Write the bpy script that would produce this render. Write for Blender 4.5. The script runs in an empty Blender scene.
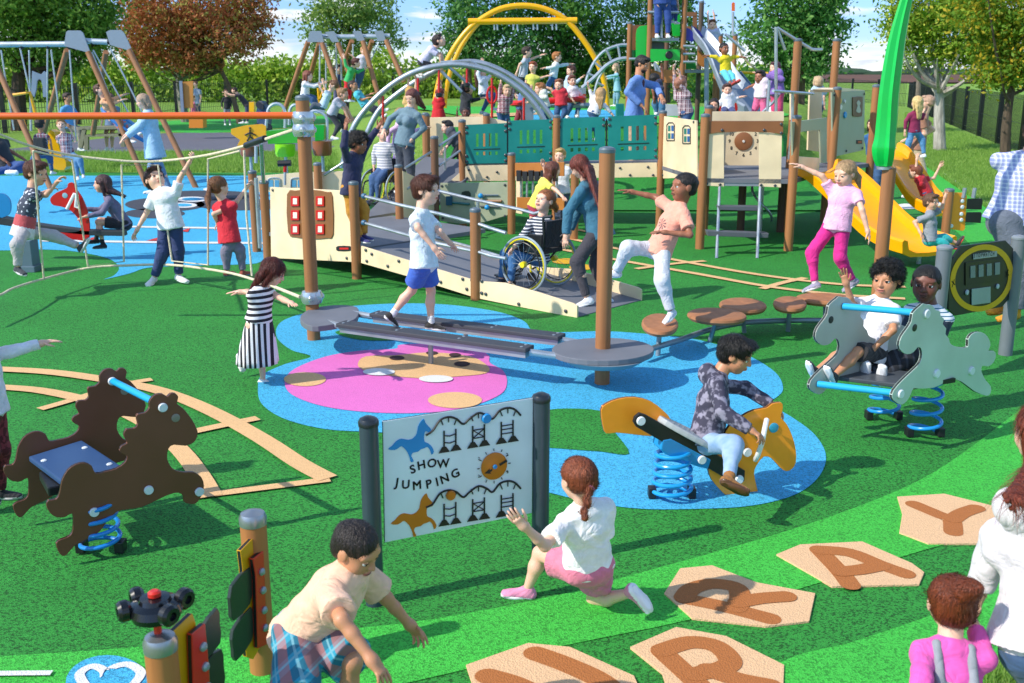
import bpy, bmesh, math, random
import numpy as np
from mathutils import Vector, Matrix
R_ = math.radians
sc = bpy.context.scene
COL = sc.collection
FPX, PITCH, CH = 1045.0, R_(14.4), 2.4
CAM = Vector((0, 0, CH))
FW = Vector((0, math.cos(PITCH), -math.sin(PITCH)))
UP = Vector((0, math.sin(PITCH), math.cos(PITCH)))
def ray(px, py):
    return (FW + Vector((1, 0, 0)) * ((px - 512) / FPX) + UP * ((341.5 - py) / FPX)).normalized()
def G(px, py, z=0.0):                       # where the line of sight meets the height z
    d = ray(px, py); t = (z - CH) / d.z
    return CAM + d * t
def V(px, py, Y):                           # where it meets the vertical plane at distance Y
    d = ray(px, py); return CAM + d * (Y / d.y)
def X_(px, Y): return V(px, 341, Y).x
class Plane:                                # vertical plane through a point, along a horizontal direction
    def __init__(s, p, d):
        s.p = Vector(p); s.d = Vector((d[0], d[1], 0)).normalized(); s.n = Vector((-s.d.y, s.d.x, 0))
        if s.n.y < 0: s.n = -s.n            # n points away from the camera side
    def pt(s, px, py, off=0.0):
        d = ray(px, py); t = (s.p - CAM).dot(s.n) / d.dot(s.n)
        return CAM + d * t + s.n * off
    def pts(s, L, off=0.0): return [s.pt(x, y, off) for x, y in L]
def zm(L, x0, y0, k): return [(x0 + x / k, y0 + y / k) for x, y in L]
def sm(x): x = max(0.0, min(1.0, x)); return x * x * (3 - 2 * x)
def hgt(x, y):                              # the grassy rise behind the play unit
    t = x / max(y, .1)
    return 1.3 * sm((y - 20.3) / 4.4) * sm((t + .17) / .09) * (1 - sm((t - .265) / .06)) * (1 - .75 * sm((y - 36) / 40))
# ---------- object helpers ----------
def prop(o, label=None, cat=None, group=None, kind=None):
    if label: o['label'] = label
    if cat: o['category'] = cat
    if group: o['group'] = group
    if kind: o['kind'] = kind
    return o
def thing(name, label, cat, loc=(0, 0, 0), group=None):
    o = bpy.data.objects.new(name, None); COL.objects.link(o); o.location = loc
    o.empty_display_size = .1
    return prop(o, label, cat, group)
def rootloc(p):
    v = Vector((0, 0, 0))
    while p is not None: v += p.location; p = p.parent
    return v
class MB:
    def __init__(s): s.v = []; s.f = []; s.m = []; s.mi = 0
    def add(s, vs, fs, mi=None):
        b = len(s.v); s.v += [tuple(v) for v in vs]
        s.f += [tuple(b + i for i in f) for f in fs]; s.m += [s.mi if mi is None else mi] * len(fs)
        return s
    def box(s, c, size, rz=0, rx=0, ry=0, mi=None):
        M = Matrix.Rotation(rz, 3, 'Z') @ Matrix.Rotation(ry, 3, 'Y') @ Matrix.Rotation(rx, 3, 'X')
        h = [a / 2 for a in size]; c = Vector(c)
        vs = [c + M @ Vector((i * h[0], j * h[1], k * h[2])) for i in (-1, 1) for j in (-1, 1) for k in (-1, 1)]
        return s.add(vs, [(0, 1, 3, 2), (4, 6, 7, 5), (0, 4, 5, 1), (2, 3, 7, 6), (0, 2, 6, 4), (1, 5, 7, 3)], mi)
    def ring(s, pts_rings, mi=None, cap=True):
        n = len(pts_rings[0]); vs = [p for r in pts_rings for p in r]; fs = []
        for i in range(len(pts_rings) - 1):
            for j in range(n):
                k = (j + 1) % n
                fs.append((i * n + j, i * n + k, (i + 1) * n + k, (i + 1) * n + j))
        if cap:
            fs.append(tuple(range(n))[::-1]); fs.append(tuple((len(pts_rings) - 1) * n + j for j in range(n)))
        return s.add(vs, fs, mi)
    def tube(s, path, r, n=10, mi=None, closed=False):
        P = [Vector(p) for p in path]; rs = r if isinstance(r, (list, tuple)) else [r] * len(P)
        L = len(P); rings = []; u = None
        for i, p in enumerate(P):
            if closed: t = P[(i + 1) % L] - P[i - 1]
            else: t = P[min(i + 1, L - 1)] - P[max(i - 1, 0)]
            t = t.normalized() if t.length > 1e-9 else Vector((0, 0, 1))
            if u is None: u = t.orthogonal().normalized()
            u = (u - t * u.dot(t)); u = u.normalized() if u.length > 1e-6 else t.orthogonal().normalized()
            w = t.cross(u)
            rings.append([p + (u * math.cos(a) + w * math.sin(a)) * rs[i] for a in [2 * math.pi * j / n for j in range(n)]])
        if closed: rings.append(rings[0])
        return s.ring(rings, mi, not closed)
    def cyl(s, a, b, r, n=16, r2=None, mi=None): return s.tube([a, b], [r, r if r2 is None else r2], n, mi)
    def lathe(s, prof, c, n=20, axis=None, mi=None):
        c = Vector(c); ax = Vector(axis or (0, 0, 1)).normalized(); u = ax.orthogonal().normalized(); w = ax.cross(u)
        return s.ring([[c + ax * z + (u * math.cos(a) + w * math.sin(a)) * max(r, 1e-4) for a in [2 * math.pi * j / n for j in range(n)]] for r, z in prof], mi)
    def ball(s, c, r, n=12, sc=(1, 1, 1), mi=None):
        c = Vector(c); m = n // 2
        return s.ring([[c + Vector((math.sin(t) * math.cos(a) * r * sc[0], math.sin(t) * math.sin(a) * r * sc[1], math.cos(t) * r * sc[2])) for a in [2 * math.pi * j / n for j in range(n)]] for t in [max(.02, min(math.pi - .02, math.pi * i / m)) for i in range(m + 1)]], mi)
    def prism(s, pts, off, mi=None):            # closed outline of 3-D points swept along off
        pts = [Vector(p) for p in pts]; off = Vector(off); n = len(pts)
        return s.add(pts + [p + off for p in pts], [tuple(range(n)), tuple(range(2 * n - 1, n - 1, -1))] + [(i, i + n, (i + 1) % n + n, (i + 1) % n) for i in range(n)], mi)
    def build(s, name, mats, parent=None, smooth=False, bevel=0, auto=True):
        me = bpy.data.meshes.new(name)
        off = rootloc(parent) if parent else Vector((0, 0, 0))
        me.from_pydata([(a - off.x, b - off.y, c - off.z) for a, b, c in s.v], [], s.f)
        for m in (mats if isinstance(mats, (list, tuple)) else [mats]): me.materials.append(m)
        me.polygons.foreach_set('material_index', s.m)
        bm = bmesh.new(); bm.from_mesh(me); bmesh.ops.recalc_face_normals(bm, faces=bm.faces)
        if bevel:
            es = [e for e in bm.edges if len(e.link_faces) == 2 and e.calc_face_angle(0) > .6]
            try: bmesh.ops.bevel(bm, geom=es, offset=bevel, segments=2, affect='EDGES', clamp_overlap=True, profile=.6)
            except Exception: pass
        bmesh.ops.triangulate(bm, faces=[f for f in bm.faces if len(f.verts) > 4])
        if (smooth or auto) and not bevel:
            for f in bm.faces: f.smooth = True
            for e in bm.edges:
                if len(e.link_faces) == 2 and e.calc_face_angle(0) > .55: e.smooth = False
        bm.to_mesh(me); bm.free()
        o = bpy.data.objects.new(name, me); COL.objects.link(o)
        if parent: o.parent = parent
        return o
def spline(P, n=8, closed=False):               # Catmull-Rom through the points
    P = [Vector(p) for p in P]; L = len(P); out = []
    rng = range(L if closed else L - 1)
    for i in rng:
        p0 = P[(i - 1) % L] if closed or i > 0 else P[0]; p1 = P[i]; p2 = P[(i + 1) % L]
        p3 = P[(i + 2) % L] if closed or i + 2 < L else P[L - 1]
        for k in range(n):
            t = k / n
            out.append(.5 * ((2 * p1) + (p2 - p0) * t + (2 * p0 - 5 * p1 + 4 * p2 - p3) * t * t + (3 * p1 - p0 - 3 * p2 + p3) * t ** 3))
    if not closed: out.append(P[-1])
    return out
def spl2(L, n=5, closed=True): return [(p.x, p.y) for p in spline([(a, b, 0) for a, b in L], n, closed)]
# ---------- materials ----------
MATS = {}
def lin(c):
    if isinstance(c, str):
        c = [int(c[i:i + 2], 16) / 255 for i in (0, 2, 4)]
        c = [x / 12.92 if x <= .04045 else ((x + .055) / 1.055) ** 2.4 for x in c]
    return (c[0], c[1], c[2], 1)
class NT:
    def __init__(s, name):
        s.m = bpy.data.materials.new(name); s.m.use_nodes = True; s.t = s.m.node_tree; s.b = s.t.nodes['Principled BSDF']; s._c = None
    def n(s, typ, **k):
        x = s.t.nodes.new(typ)
        for a, v in k.items():
            if a.startswith('_'): x.inputs[a[1:].replace('_', ' ')].default_value = v
            else: setattr(x, a, v)
        return x
    def l(s, a, b): s.t.links.new(a, b)
    def co(s, kind='Object', scale=None):
        if s._c is None: s._c = s.n('ShaderNodeTexCoord')
        o = s._c.outputs[kind]
        if scale:
            mp = s.n('ShaderNodeMapping'); mp.inputs['Scale'].default_value = scale; s.l(o, mp.inputs[0]); o = mp.outputs[0]
        return o
    def noise(s, sc_, det=3, rough=.5, scale=None, kind='Object'):
        x = s.n('ShaderNodeTexNoise'); x.inputs['Scale'].default_value = sc_; x.inputs['Detail'].default_value = det; x.inputs['Roughness'].default_value = rough
        s.l(s.co(kind, scale), x.inputs['Vector']); return x.outputs['Fac']
    def ramp(s, f, stops, interp='LINEAR'):
        x = s.n('ShaderNodeValToRGB'); x.color_ramp.interpolation = interp; e = x.color_ramp.elements
        while len(e) < len(stops): e.new(.5)
        for q, (p, c) in zip(e, stops): q.position = p; q.color = lin(c) if not isinstance(c, float) else (c, c, c, 1)
        s.l(f, x.inputs[0]); return x.outputs[0]
    def mix(s, f, a, b, mode='MIX'):
        x = s.n('ShaderNodeMix', data_type='RGBA', blend_type=mode)
        for sock, v in ((x.inputs[0], f), (x.inputs[6], a), (x.inputs[7], b)):
            if hasattr(v, 'is_linked'): s.l(v, sock)
            elif sock == x.inputs[0]: sock.default_value = v
            else: sock.default_value = lin(v)
        return x.outputs[2]
    def math(s, op, a, b=None):
        x = s.n('ShaderNodeMath', operation=op)
        for i, v in enumerate((a, b)):
            if v is None: continue
            if hasattr(v, 'is_linked'): s.l(v, x.inputs[i])
            else: x.inputs[i].default_value = v
        return x.outputs[0]
    def color(s, c):
        if hasattr(c, 'is_linked'): s.l(c, s.b.inputs['Base Color'])
        else: s.b.inputs['Base Color'].default_value = lin(c)
        return s
    def bump(s, f, st=.3, dist=.01):
        x = s.n('ShaderNodeBump'); x.inputs['Strength'].default_value = st; x.inputs['Distance'].default_value = dist
        s.l(f, x.inputs['Height']); s.l(x.outputs[0], s.b.inputs['Normal']); return s
    def set(s, **k):
        for a, v in k.items(): s.b.inputs[a.replace('_', ' ')].default_value = v
        return s
def memo(fn):
    def g(*a, **k):
        key = (fn.__name__,) + tuple(map(str, a)) + tuple(sorted((x, str(y)) for x, y in k.items()))
        if key not in MATS: MATS[key] = fn(*a, **k)
        return MATS[key]
    return g
def dk(c, f): c = lin(c); return (c[0] * f, c[1] * f, c[2] * f)
@memo
def panel(c, rough=.42):                        # coloured play panel with a faint grain
    t = NT('panel'); f = t.noise(3, 4); g = t.noise(90, 2)
    t.color(t.mix(t.ramp(f, [(.3, 0.0), (.7, 1.0)]), dk(c, .86), dk(c, 1.06)))
    t.l(t.ramp(f, [(.3, rough - .08), (.7, rough + .12)]), t.b.inputs['Roughness'])
    return t.bump(g, .08, .002).m
@memo
def post_mat(c='8A5A3C'):
    t = NT('brown_post'); f = t.noise(14, 4, .6, (1, 1, .06)); g = t.noise(3, 3)
    t.color(t.mix(t.ramp(f, [(.3, 0.0), (.7, 1.0)]), t.mix(g, dk(c, .62), dk(c, .9)), dk(c, 1.12)))
    return t.set(Roughness=.6).bump(f, .25, .004).m
@memo
def metal(c='B9BEC4', rough=.32, m=.85):
    t = NT('metal'); f = t.noise(6, 3)
    t.color(t.mix(f, dk(c, .75), dk(c, 1.05))).set(Metallic=m)
    t.l(t.ramp(f, [(.3, rough - .08), (.7, rough + .15)]), t.b.inputs['Roughness']); return t.m
@memo
def paint(c, rough=.28):
    t = NT('paint'); f = t.noise(18, 3)
    t.color(t.mix(f, dk(c, .9), dk(c, 1.05))).set(Roughness=rough); t.b.inputs['Coat Weight'].default_value = .15; return t.m
@memo
def rubber(c, fleck=.72, big=.1):               # bound rubber granules
    t = NT('rubber_surface'); v = t.n('ShaderNodeTexVoronoi'); v.inputs['Scale'].default_value = 125; t.l(t.co(), v.inputs['Vector'])
    vb = t.n('ShaderNodeSeparateColor'); t.l(v.outputs['Color'], vb.inputs[0])
    f = t.noise(150, 2, .6); b = t.noise(.8, 4, .6)
    a = t.ramp(vb.outputs[0], [(.0, dk(c, 1 - fleck)), (.28, dk(c, 1 - fleck * .8)), (.36, dk(c, 1.0)), (1, dk(c, 1 + fleck * .55))])
    a = t.mix(t.math('MULTIPLY', f, .5), a, dk(c, .55))
    a = t.mix(t.ramp(b, [(.3, 0.0), (.75, 1.0)]), a, t.mix(1.0, a, (1 - big, 1 - big, 1 - big), 'MULTIPLY'))
    s3 = t.noise(1.7, 4, .7)
    a = t.mix(t.ramp(s3, [(.3, .16), (.6, 0.0)]), a, dk(c, .6))
    t.color(a); t.set(Roughness=.8); t.b.inputs['Specular IOR Level'].default_value = .3
    return t.bump(v.outputs['Distance'], .5, .006).m
@memo
def cloth(c, rough=.85, amp=.12):
    t = NT('fabric'); f = t.noise(22, 3, .6); g = t.noise(9, 3, .65); w = t.noise(300, 2)
    t.color(t.mix(t.ramp(f, [(.3, 0.0), (.7, 1.0)]), dk(c, 1 - amp), dk(c, 1 + amp * .6)))
    t.set(Roughness=rough); t.b.inputs['Sheen Weight'].default_value = .12
    r = t.n('ShaderNodeTexNoise'); r.inputs['Scale'].default_value = 9; r.inputs['Detail'].default_value = 2; r.inputs['Distortion'].default_value = 1.4; t.l(t.co(), r.inputs['Vector'])
    rg = t.math('ABSOLUTE', t.math('SUBTRACT', r.outputs['Fac'], .5))
    return t.bump(t.math('ADD', t.math('ADD', t.math('MULTIPLY', g, .5), t.math('MULTIPLY', rg, 2.2)), t.math('MULTIPLY', w, .08)), .6, .016).m
def bands(t, axis, freq, duty, off=0.0, src=None):
    sp = t.n('ShaderNodeSeparateXYZ'); t.l(src or t.co(), sp.inputs[0])
    return t.math('LESS_THAN', t.math('FRACT', t.math('ADD', t.math('MULTIPLY', sp.outputs[axis], freq), off)), duty)
@memo
def plaid(c1, c2, c3, freq=14, white='E8E8E8', rot=(0, 0, 0)):
    t = NT('plaid_fabric'); v = t.co('Object', (1, 1, 1)); v.node.inputs['Rotation'].default_value = rot
    a = bands(t, 'Z', freq, .5, 0, v); b = bands(t, 'X', freq, .5, 0, v); l1 = bands(t, 'Z', freq, .1, .25, v); l2 = bands(t, 'X', freq, .1, .25, v)
    col = t.mix(a, c1, t.mix(.5, c2, c1)); col = t.mix(t.math('MULTIPLY', b, .55), col, c3); col = t.mix(t.math('MULTIPLY', t.math('MAXIMUM', l1, l2), .7), col, white)
    t.color(col); t.set(Roughness=.85); return t.bump(t.noise(12, 3), .5, .01).m
@memo
def stripes(c1, c2, freq=30, duty=.4, axis='Z'):
    t = NT('striped_fabric'); t.color(t.mix(bands(t, axis, freq, duty), c1, c2)); t.set(Roughness=.85)
    return t.bump(t.noise(12, 3), .5, .01).m
@memo
def blotch(c1, c2, sc_=14, th=.5, w=.02):
    t = NT('patterned_fabric'); t.color(t.mix(t.ramp(t.noise(sc_, 2, .5), [(th - w, 0.0), (th + w, 1.0)]), c1, c2)); t.set(Roughness=.85)
    return t.bump(t.noise(11, 3), .5, .012).m
@memo
def skin(c):
    t = NT('skin'); f = t.noise(14, 3); g = t.noise(160, 2)
    t.color(t.mix(f, dk(c, .88), t.mix(.25, dk(c, 1.05), 'E58A72'))); t.set(Roughness=.48)
    t.b.inputs['Subsurface Weight'].default_value = .12; t.b.inputs['Subsurface Radius'].default_value = (.012, .005, .003)
    return t.bump(g, .06, .002).m
@memo
def hairm(c, curly=False):
    t = NT('hair'); f = t.noise(26 if not curly else 60, 4, .7, (1, 1, .22) if not curly else None); g = t.noise(110, 3, .6, (1, 1, .1) if not curly else None)
    t.color(t.mix(t.ramp(g, [(.3, 0.0), (.72, 1.0)]), dk(c, .45), dk(c, 1.35))); t.set(Roughness=.5)
    return t.bump(t.math('ADD', f, g), .9, .012).m
@memo
def leafm(c1, c2, c3, trans=.42, sc_=1.6):
    t = NT('foliage'); f = t.noise(sc_, 3, .6); w = t.n('ShaderNodeTexWhiteNoise'); at = t.n('ShaderNodeNewGeometry')
    t.l(at.outputs['Random Per Island'], w.inputs['Vector'])
    a = t.mix(t.ramp(f, [(.32, 0.0), (.66, 1.0)]), c1, c2); a = t.mix(t.ramp(at.outputs['Random Per Island'], [(.55, 0.0), (1, 1.0)]), a, c3)
    t.color(a); t.set(Roughness=.6); t.b.inputs['Specular IOR Level'].default_value = .25
    tr = t.n('ShaderNodeBsdfTranslucent'); t.l(a, tr.inputs[0]); mx = t.n('ShaderNodeMixShader'); mx.inputs[0].default_value = trans
    t.l(t.b.outputs[0], mx.inputs[1]); t.l(tr.outputs[0], mx.inputs[2]); t.l(mx.outputs[0], t.t.nodes['Material Output'].inputs[0]); return t.m
@memo
def bark(c='6B5A48'):
    t = NT('bark'); f = t.noise(7, 5, .7, (1, 1, .25)); t.color(t.mix(t.ramp(f, [(.35, 0.0), (.65, 1.0)]), dk(c, .5), dk(c, 1.2))); t.set(Roughness=.9); return t.bump(f, .8, .04).m
POST = post_mat('A26C40'); CAPM = metal('6E7C86', .4, .3); STEEL = metal('BFC6CC', .3, .7); GALV = metal('A4AFB8', .42, .55)
CREAM = panel('F0D9B2'); SAGE = panel('A4AB92'); TEAL = panel('05807A'); BLACKP = panel('1C1D20'); BOLT = panel('3A4148', .35)
YEL = paint('F7B400'); GREY = panel('5F646C'); DECK = panel('6F727B', .6)
def bolts(mb, pts, n, r=.012, h=.008, mi=None):
    for p in pts: mb.lathe([(r, 0), (r, h * .5), (r * .6, h)], p, 10, n, mi)
    return mb
# ---------- signed-distance modelling: primitives blended on a grid, surfaced with surface nets ----------
A3 = lambda v: np.array((v[0], v[1], v[2]), dtype=np.float32)
def q_cone(a, b, ra, rb, k=.02, flat=False, op='+'):
    a, b = A3(a), A3(b); m = max(ra, rb)
    return dict(a=a, b=b, ra=ra, rb=rb, k=k, flat=flat, op=op, lo=np.minimum(a, b) - m, hi=np.maximum(a, b) + m, t='c')
def q_ell(c, r, M=None, k=.02, op='+'):         # M rows = local axes
    c = A3(c); M = np.eye(3, dtype=np.float32) if M is None else M; m = max(r)
    return dict(c=c, r=np.array(r, dtype=np.float32), M=M, k=k, op=op, lo=c - m, hi=c + m, t='e')
def q_econe(a, b, wa, da, wb, db, side, k=.02, flat=False, flata=False, op='+'):
    a, b = A3(a), A3(b); m = max(wa, wb, da, db); ba = b - a; ba /= max(np.linalg.norm(ba), 1e-6)
    s = A3(side); s = s - ba * s.dot(ba); s /= np.linalg.norm(s)
    return dict(a=a, b=b, wa=wa, wb=wb, da=da, db=db, s=s, k=k, flat=flat, flata=flata, op=op, lo=np.minimum(a, b) - m, hi=np.maximum(a, b) + m, t='x')
def q_dist(q, P):
    if q['t'] == 'c':
        ba = q['b'] - q['a']; L = float(ba.dot(ba)) + 1e-9; pa = P - q['a']; t = np.clip(pa @ ba / L, 0, 1)
        d = np.sqrt(((pa - t[..., None] * ba) ** 2).sum(-1)) - (q['ra'] + (q['rb'] - q['ra']) * t)
        if q['flat']: d = np.maximum(d, (P - q['b']) @ (ba / math.sqrt(L)))
        return d
    if q['t'] == 'e':
        l = (P - q['c']) @ q['M'].T; k0 = np.sqrt(((l / q['r']) ** 2).sum(-1)); k1 = np.sqrt(((l / q['r'] ** 2) ** 2).sum(-1)) + 1e-6
        return k0 * (k0 - 1) / k1
    ba = q['b'] - q['a']; L = float(ba.dot(ba)) + 1e-9; pa = P - q['a']; t = np.clip(pa @ ba / L, 0, 1)
    w = q['wa'] + (q['wb'] - q['wa']) * t; d_ = q['da'] + (q['db'] - q['da']) * t
    r = pa - t[..., None] * ba; s = r @ q['s']; o2 = np.maximum((r ** 2).sum(-1) - s * s, 0)
    k0 = np.sqrt((s / w) ** 2 + o2 / d_ ** 2); k1 = np.sqrt((s / w ** 2) ** 2 + o2 / d_ ** 4) + 1e-5
    d = np.where(k0 < .05, -np.minimum(w, d_), k0 * (k0 - 1) / k1)
    if q['flat']: d = np.maximum(d, (P - q['b']) @ (ba / math.sqrt(L)))
    if q['flata']: d = np.maximum(d, -(P - q['a']) @ (ba / math.sqrt(L)))
    return d
def nets(prims, h, warp=None, amp=0.0, freq=30.0):
    lo = np.min([q['lo'] for q in prims if q['op'] == '+'], 0) - 3 * h - amp; hi = np.max([q['hi'] for q in prims if q['op'] == '+'], 0) + 3 * h + amp
    n = np.ceil((hi - lo) / h).astype(int) + 1
    F = np.full(n, .5, dtype=np.float32)
    ax = [lo[i] + h * np.arange(n[i], dtype=np.float32) for i in range(3)]
    for q in prims:
        m = q['k'] + 2.5 * h + amp
        i0 = np.maximum(((q['lo'] - m - lo) / h).astype(int), 0); i1 = np.minimum(((q['hi'] + m - lo) / h).astype(int) + 2, n)
        if (i1 <= i0).any(): continue
        P = np.stack(np.meshgrid(*[ax[i][i0[i]:i1[i]] for i in range(3)], indexing='ij'), -1)
        d = q_dist(q, P); S = F[i0[0]:i1[0], i0[1]:i1[1], i0[2]:i1[2]]; k = q['k']
        if q['op'] == '+': hh = np.maximum(k - np.abs(S - d), 0) / k; S[...] = np.minimum(S, d) - hh * hh * k * .25
        else: hh = np.maximum(k - np.abs(S + d), 0) / k; S[...] = np.maximum(S, -d) + hh * hh * k * .25
    if amp:
        X, Y, Z = np.meshgrid(*ax, indexing='ij')
        F += amp * (np.sin(X * freq + 1.3 * np.sin(Z * freq * .7)) * np.sin(Z * freq * 1.1 + np.sin(Y * freq)) * np.sin(Y * freq * .9 + X * freq * .5)).astype(np.float32)
    if warp is not None: F = warp(F, ax)
    I = F < 0
    Cc = [F[a:n[0] - 1 + a, b:n[1] - 1 + b, c:n[2] - 1 + c] for a in (0, 1) for b in (0, 1) for c in (0, 1)]
    cnt = sum((c < 0).astype(np.int8) for c in Cc); act = (cnt > 0) & (cnt < 8)
    idx = np.argwhere(act); acc = np.zeros((len(idx), 3), np.float32); w = np.zeros(len(idx), np.float32)
    cv = np.stack([c[act] for c in Cc], 1); co = np.array([(a, b, c) for a in (0, 1) for b in (0, 1) for c in (0, 1)], np.float32)
    for i in range(8):
        for j in range(i + 1, 8):
            if np.abs(co[i] - co[j]).sum() != 1: continue
            a, b = cv[:, i], cv[:, j]; x = (a < 0) != (b < 0); t = np.where(x, a / np.where(x, a - b, 1), 0)
            acc += np.where(x[:, None], co[i] + t[:, None] * (co[j] - co[i]), 0); w += x
    vid = np.full(act.shape, -1, np.int64); vid[act] = np.arange(len(idx))
    vs = lo + (idx + acc / np.maximum(w, 1)[:, None]) * h; fs = []
    for d in range(3):
        s0 = [slice(1, -1)] * 3; s0[d] = slice(0, -1); s1 = list(s0); s1[d] = slice(1, None)
        A, B = I[tuple(s0)], I[tuple(s1)]; E = np.argwhere(A != B); up = A[A != B]
        off = np.array([1, 1, 1]); off[d] = 0; E = E + off; e1, e2 = (d + 1) % 3, (d + 2) % 3
        u = np.zeros(3, int); u[e1] = 1; v = np.zeros(3, int); v[e2] = 1
        g = lambda q: vid[q[:, 0], q[:, 1], q[:, 2]]
        f = np.stack([g(E - u - v), g(E - v), g(E), g(E - u)], 1); f[~up] = f[~up][:, ::-1]; fs.append(f)
    fs = np.concatenate(fs); fs = fs[(fs >= 0).all(1)]
    return vs.astype(np.float32), fs
class Bag:                                      # numpy meshes joined into one object
    def __init__(s): s.V = []; s.F = []; s.M = []; s.n = 0
    def add(s, v, f, mi=0):
        v = np.asarray(v, np.float32); s.V.append(v); s.F += [tuple(int(i) + s.n for i in q) for q in (f.tolist() if hasattr(f, 'tolist') else f)]
        s.M += (list(mi) if hasattr(mi, '__len__') else [mi] * len(f)); s.n += len(v)
    def mb(s, m): s.add(np.array(m.v), m.f, list(m.m))
    def build(s, name, mats, parent):
        v = np.concatenate(s.V); off = rootloc(parent); me = bpy.data.meshes.new(name)
        me.from_pydata((v - np.array(off)).tolist(), [], s.F)
        for m in (mats if isinstance(mats, (list, tuple)) else [mats]): me.materials.append(m)
        me.polygons.foreach_set('material_index', s.M); me.polygons.foreach_set('use_smooth', [True] * len(me.polygons))
        o = bpy.data.objects.new(name, me); COL.objects.link(o); o.parent = parent; return o
def reach(P, px, py, L, sg):                    # next joint: on the sight line of (px, py), L away from P, nearer (-1) or farther (+1)
    d = ray(px, py); t0 = (P - CAM).dot(d); Q = CAM + d * t0; perp = (Q - P).length
    if perp >= L: return P + (Q - P).normalized() * min(perp, L * 1.12)
    if sg == 0: return V(px, py, P.y) if (V(px, py, P.y) - P).length > .3 * L else Q
    return CAM + d * (t0 + sg * abs(math.sqrt(L * L - perp * perp)))
SK = dict(light='E3B295', fair='EBC0A6', tan='C68F68', brown='8D5B3E', dark='4B2C20')
def head_parts(C, S, yaw, pitch, roll, kind, h, adult):
    """skin primitives of a head of height S centred at C; returns (prims, frame)"""
    M = Matrix.Rotation(yaw, 3, 'Z') @ Matrix.Rotation(pitch, 3, 'X') @ Matrix.Rotation(roll, 3, 'Y')
    s_, f_, u_ = M @ Vector((1, 0, 0)), M @ Vector((0, -1, 0)), M @ Vector((0, 0, 1))
    fr = np.array([s_[:], f_[:], u_[:]], np.float32)
    W = lambda x, y, z: C + (s_ * x + f_ * y + u_ * z) * S
    e = lambda x, y, z, a, b, c, k=.03, op='+': q_ell(W(x, y, z), (a * S, b * S, c * S), fr, k * S, op)
    k = .06
    pr = [e(0, -.06, .13, .365, .44, .37), e(0, .1, -.12, .30, .30, .36, .12), e(0, .20, -.37, .15, .15, .11, .1),
          e(.15, .22, -.14, .13, .13, .14, .1), e(-.15, .22, -.14, .13, .13, .14, .1), e(.13, .30, .13, .13, .07, .06, .08), e(-.13, .30, .13, .13, .07, .06, .08),
          q_cone(W(0, .375, .06), W(0, .455, -.10), .028 * S, .05 * S, .05 * S), e(.045, .42, -.115, .035, .04, .03, .03), e(-.045, .42, -.115, .035, .04, .03, .03),
          e(.148, .44, .015, .085, .08, .052, .06, '-'), e(-.148, .44, .015, .085, .08, .052, .06, '-'),
          e(0, .385, -.225, .10, .05, .035, .03), e(0, .38, -.275, .085, .05, .035, .03),
          e(.365, -.03, -.01, .035, .095, .125, .03), e(-.365, -.03, -.01, .035, .095, .125, .03)]
    return pr, fr, W
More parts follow.
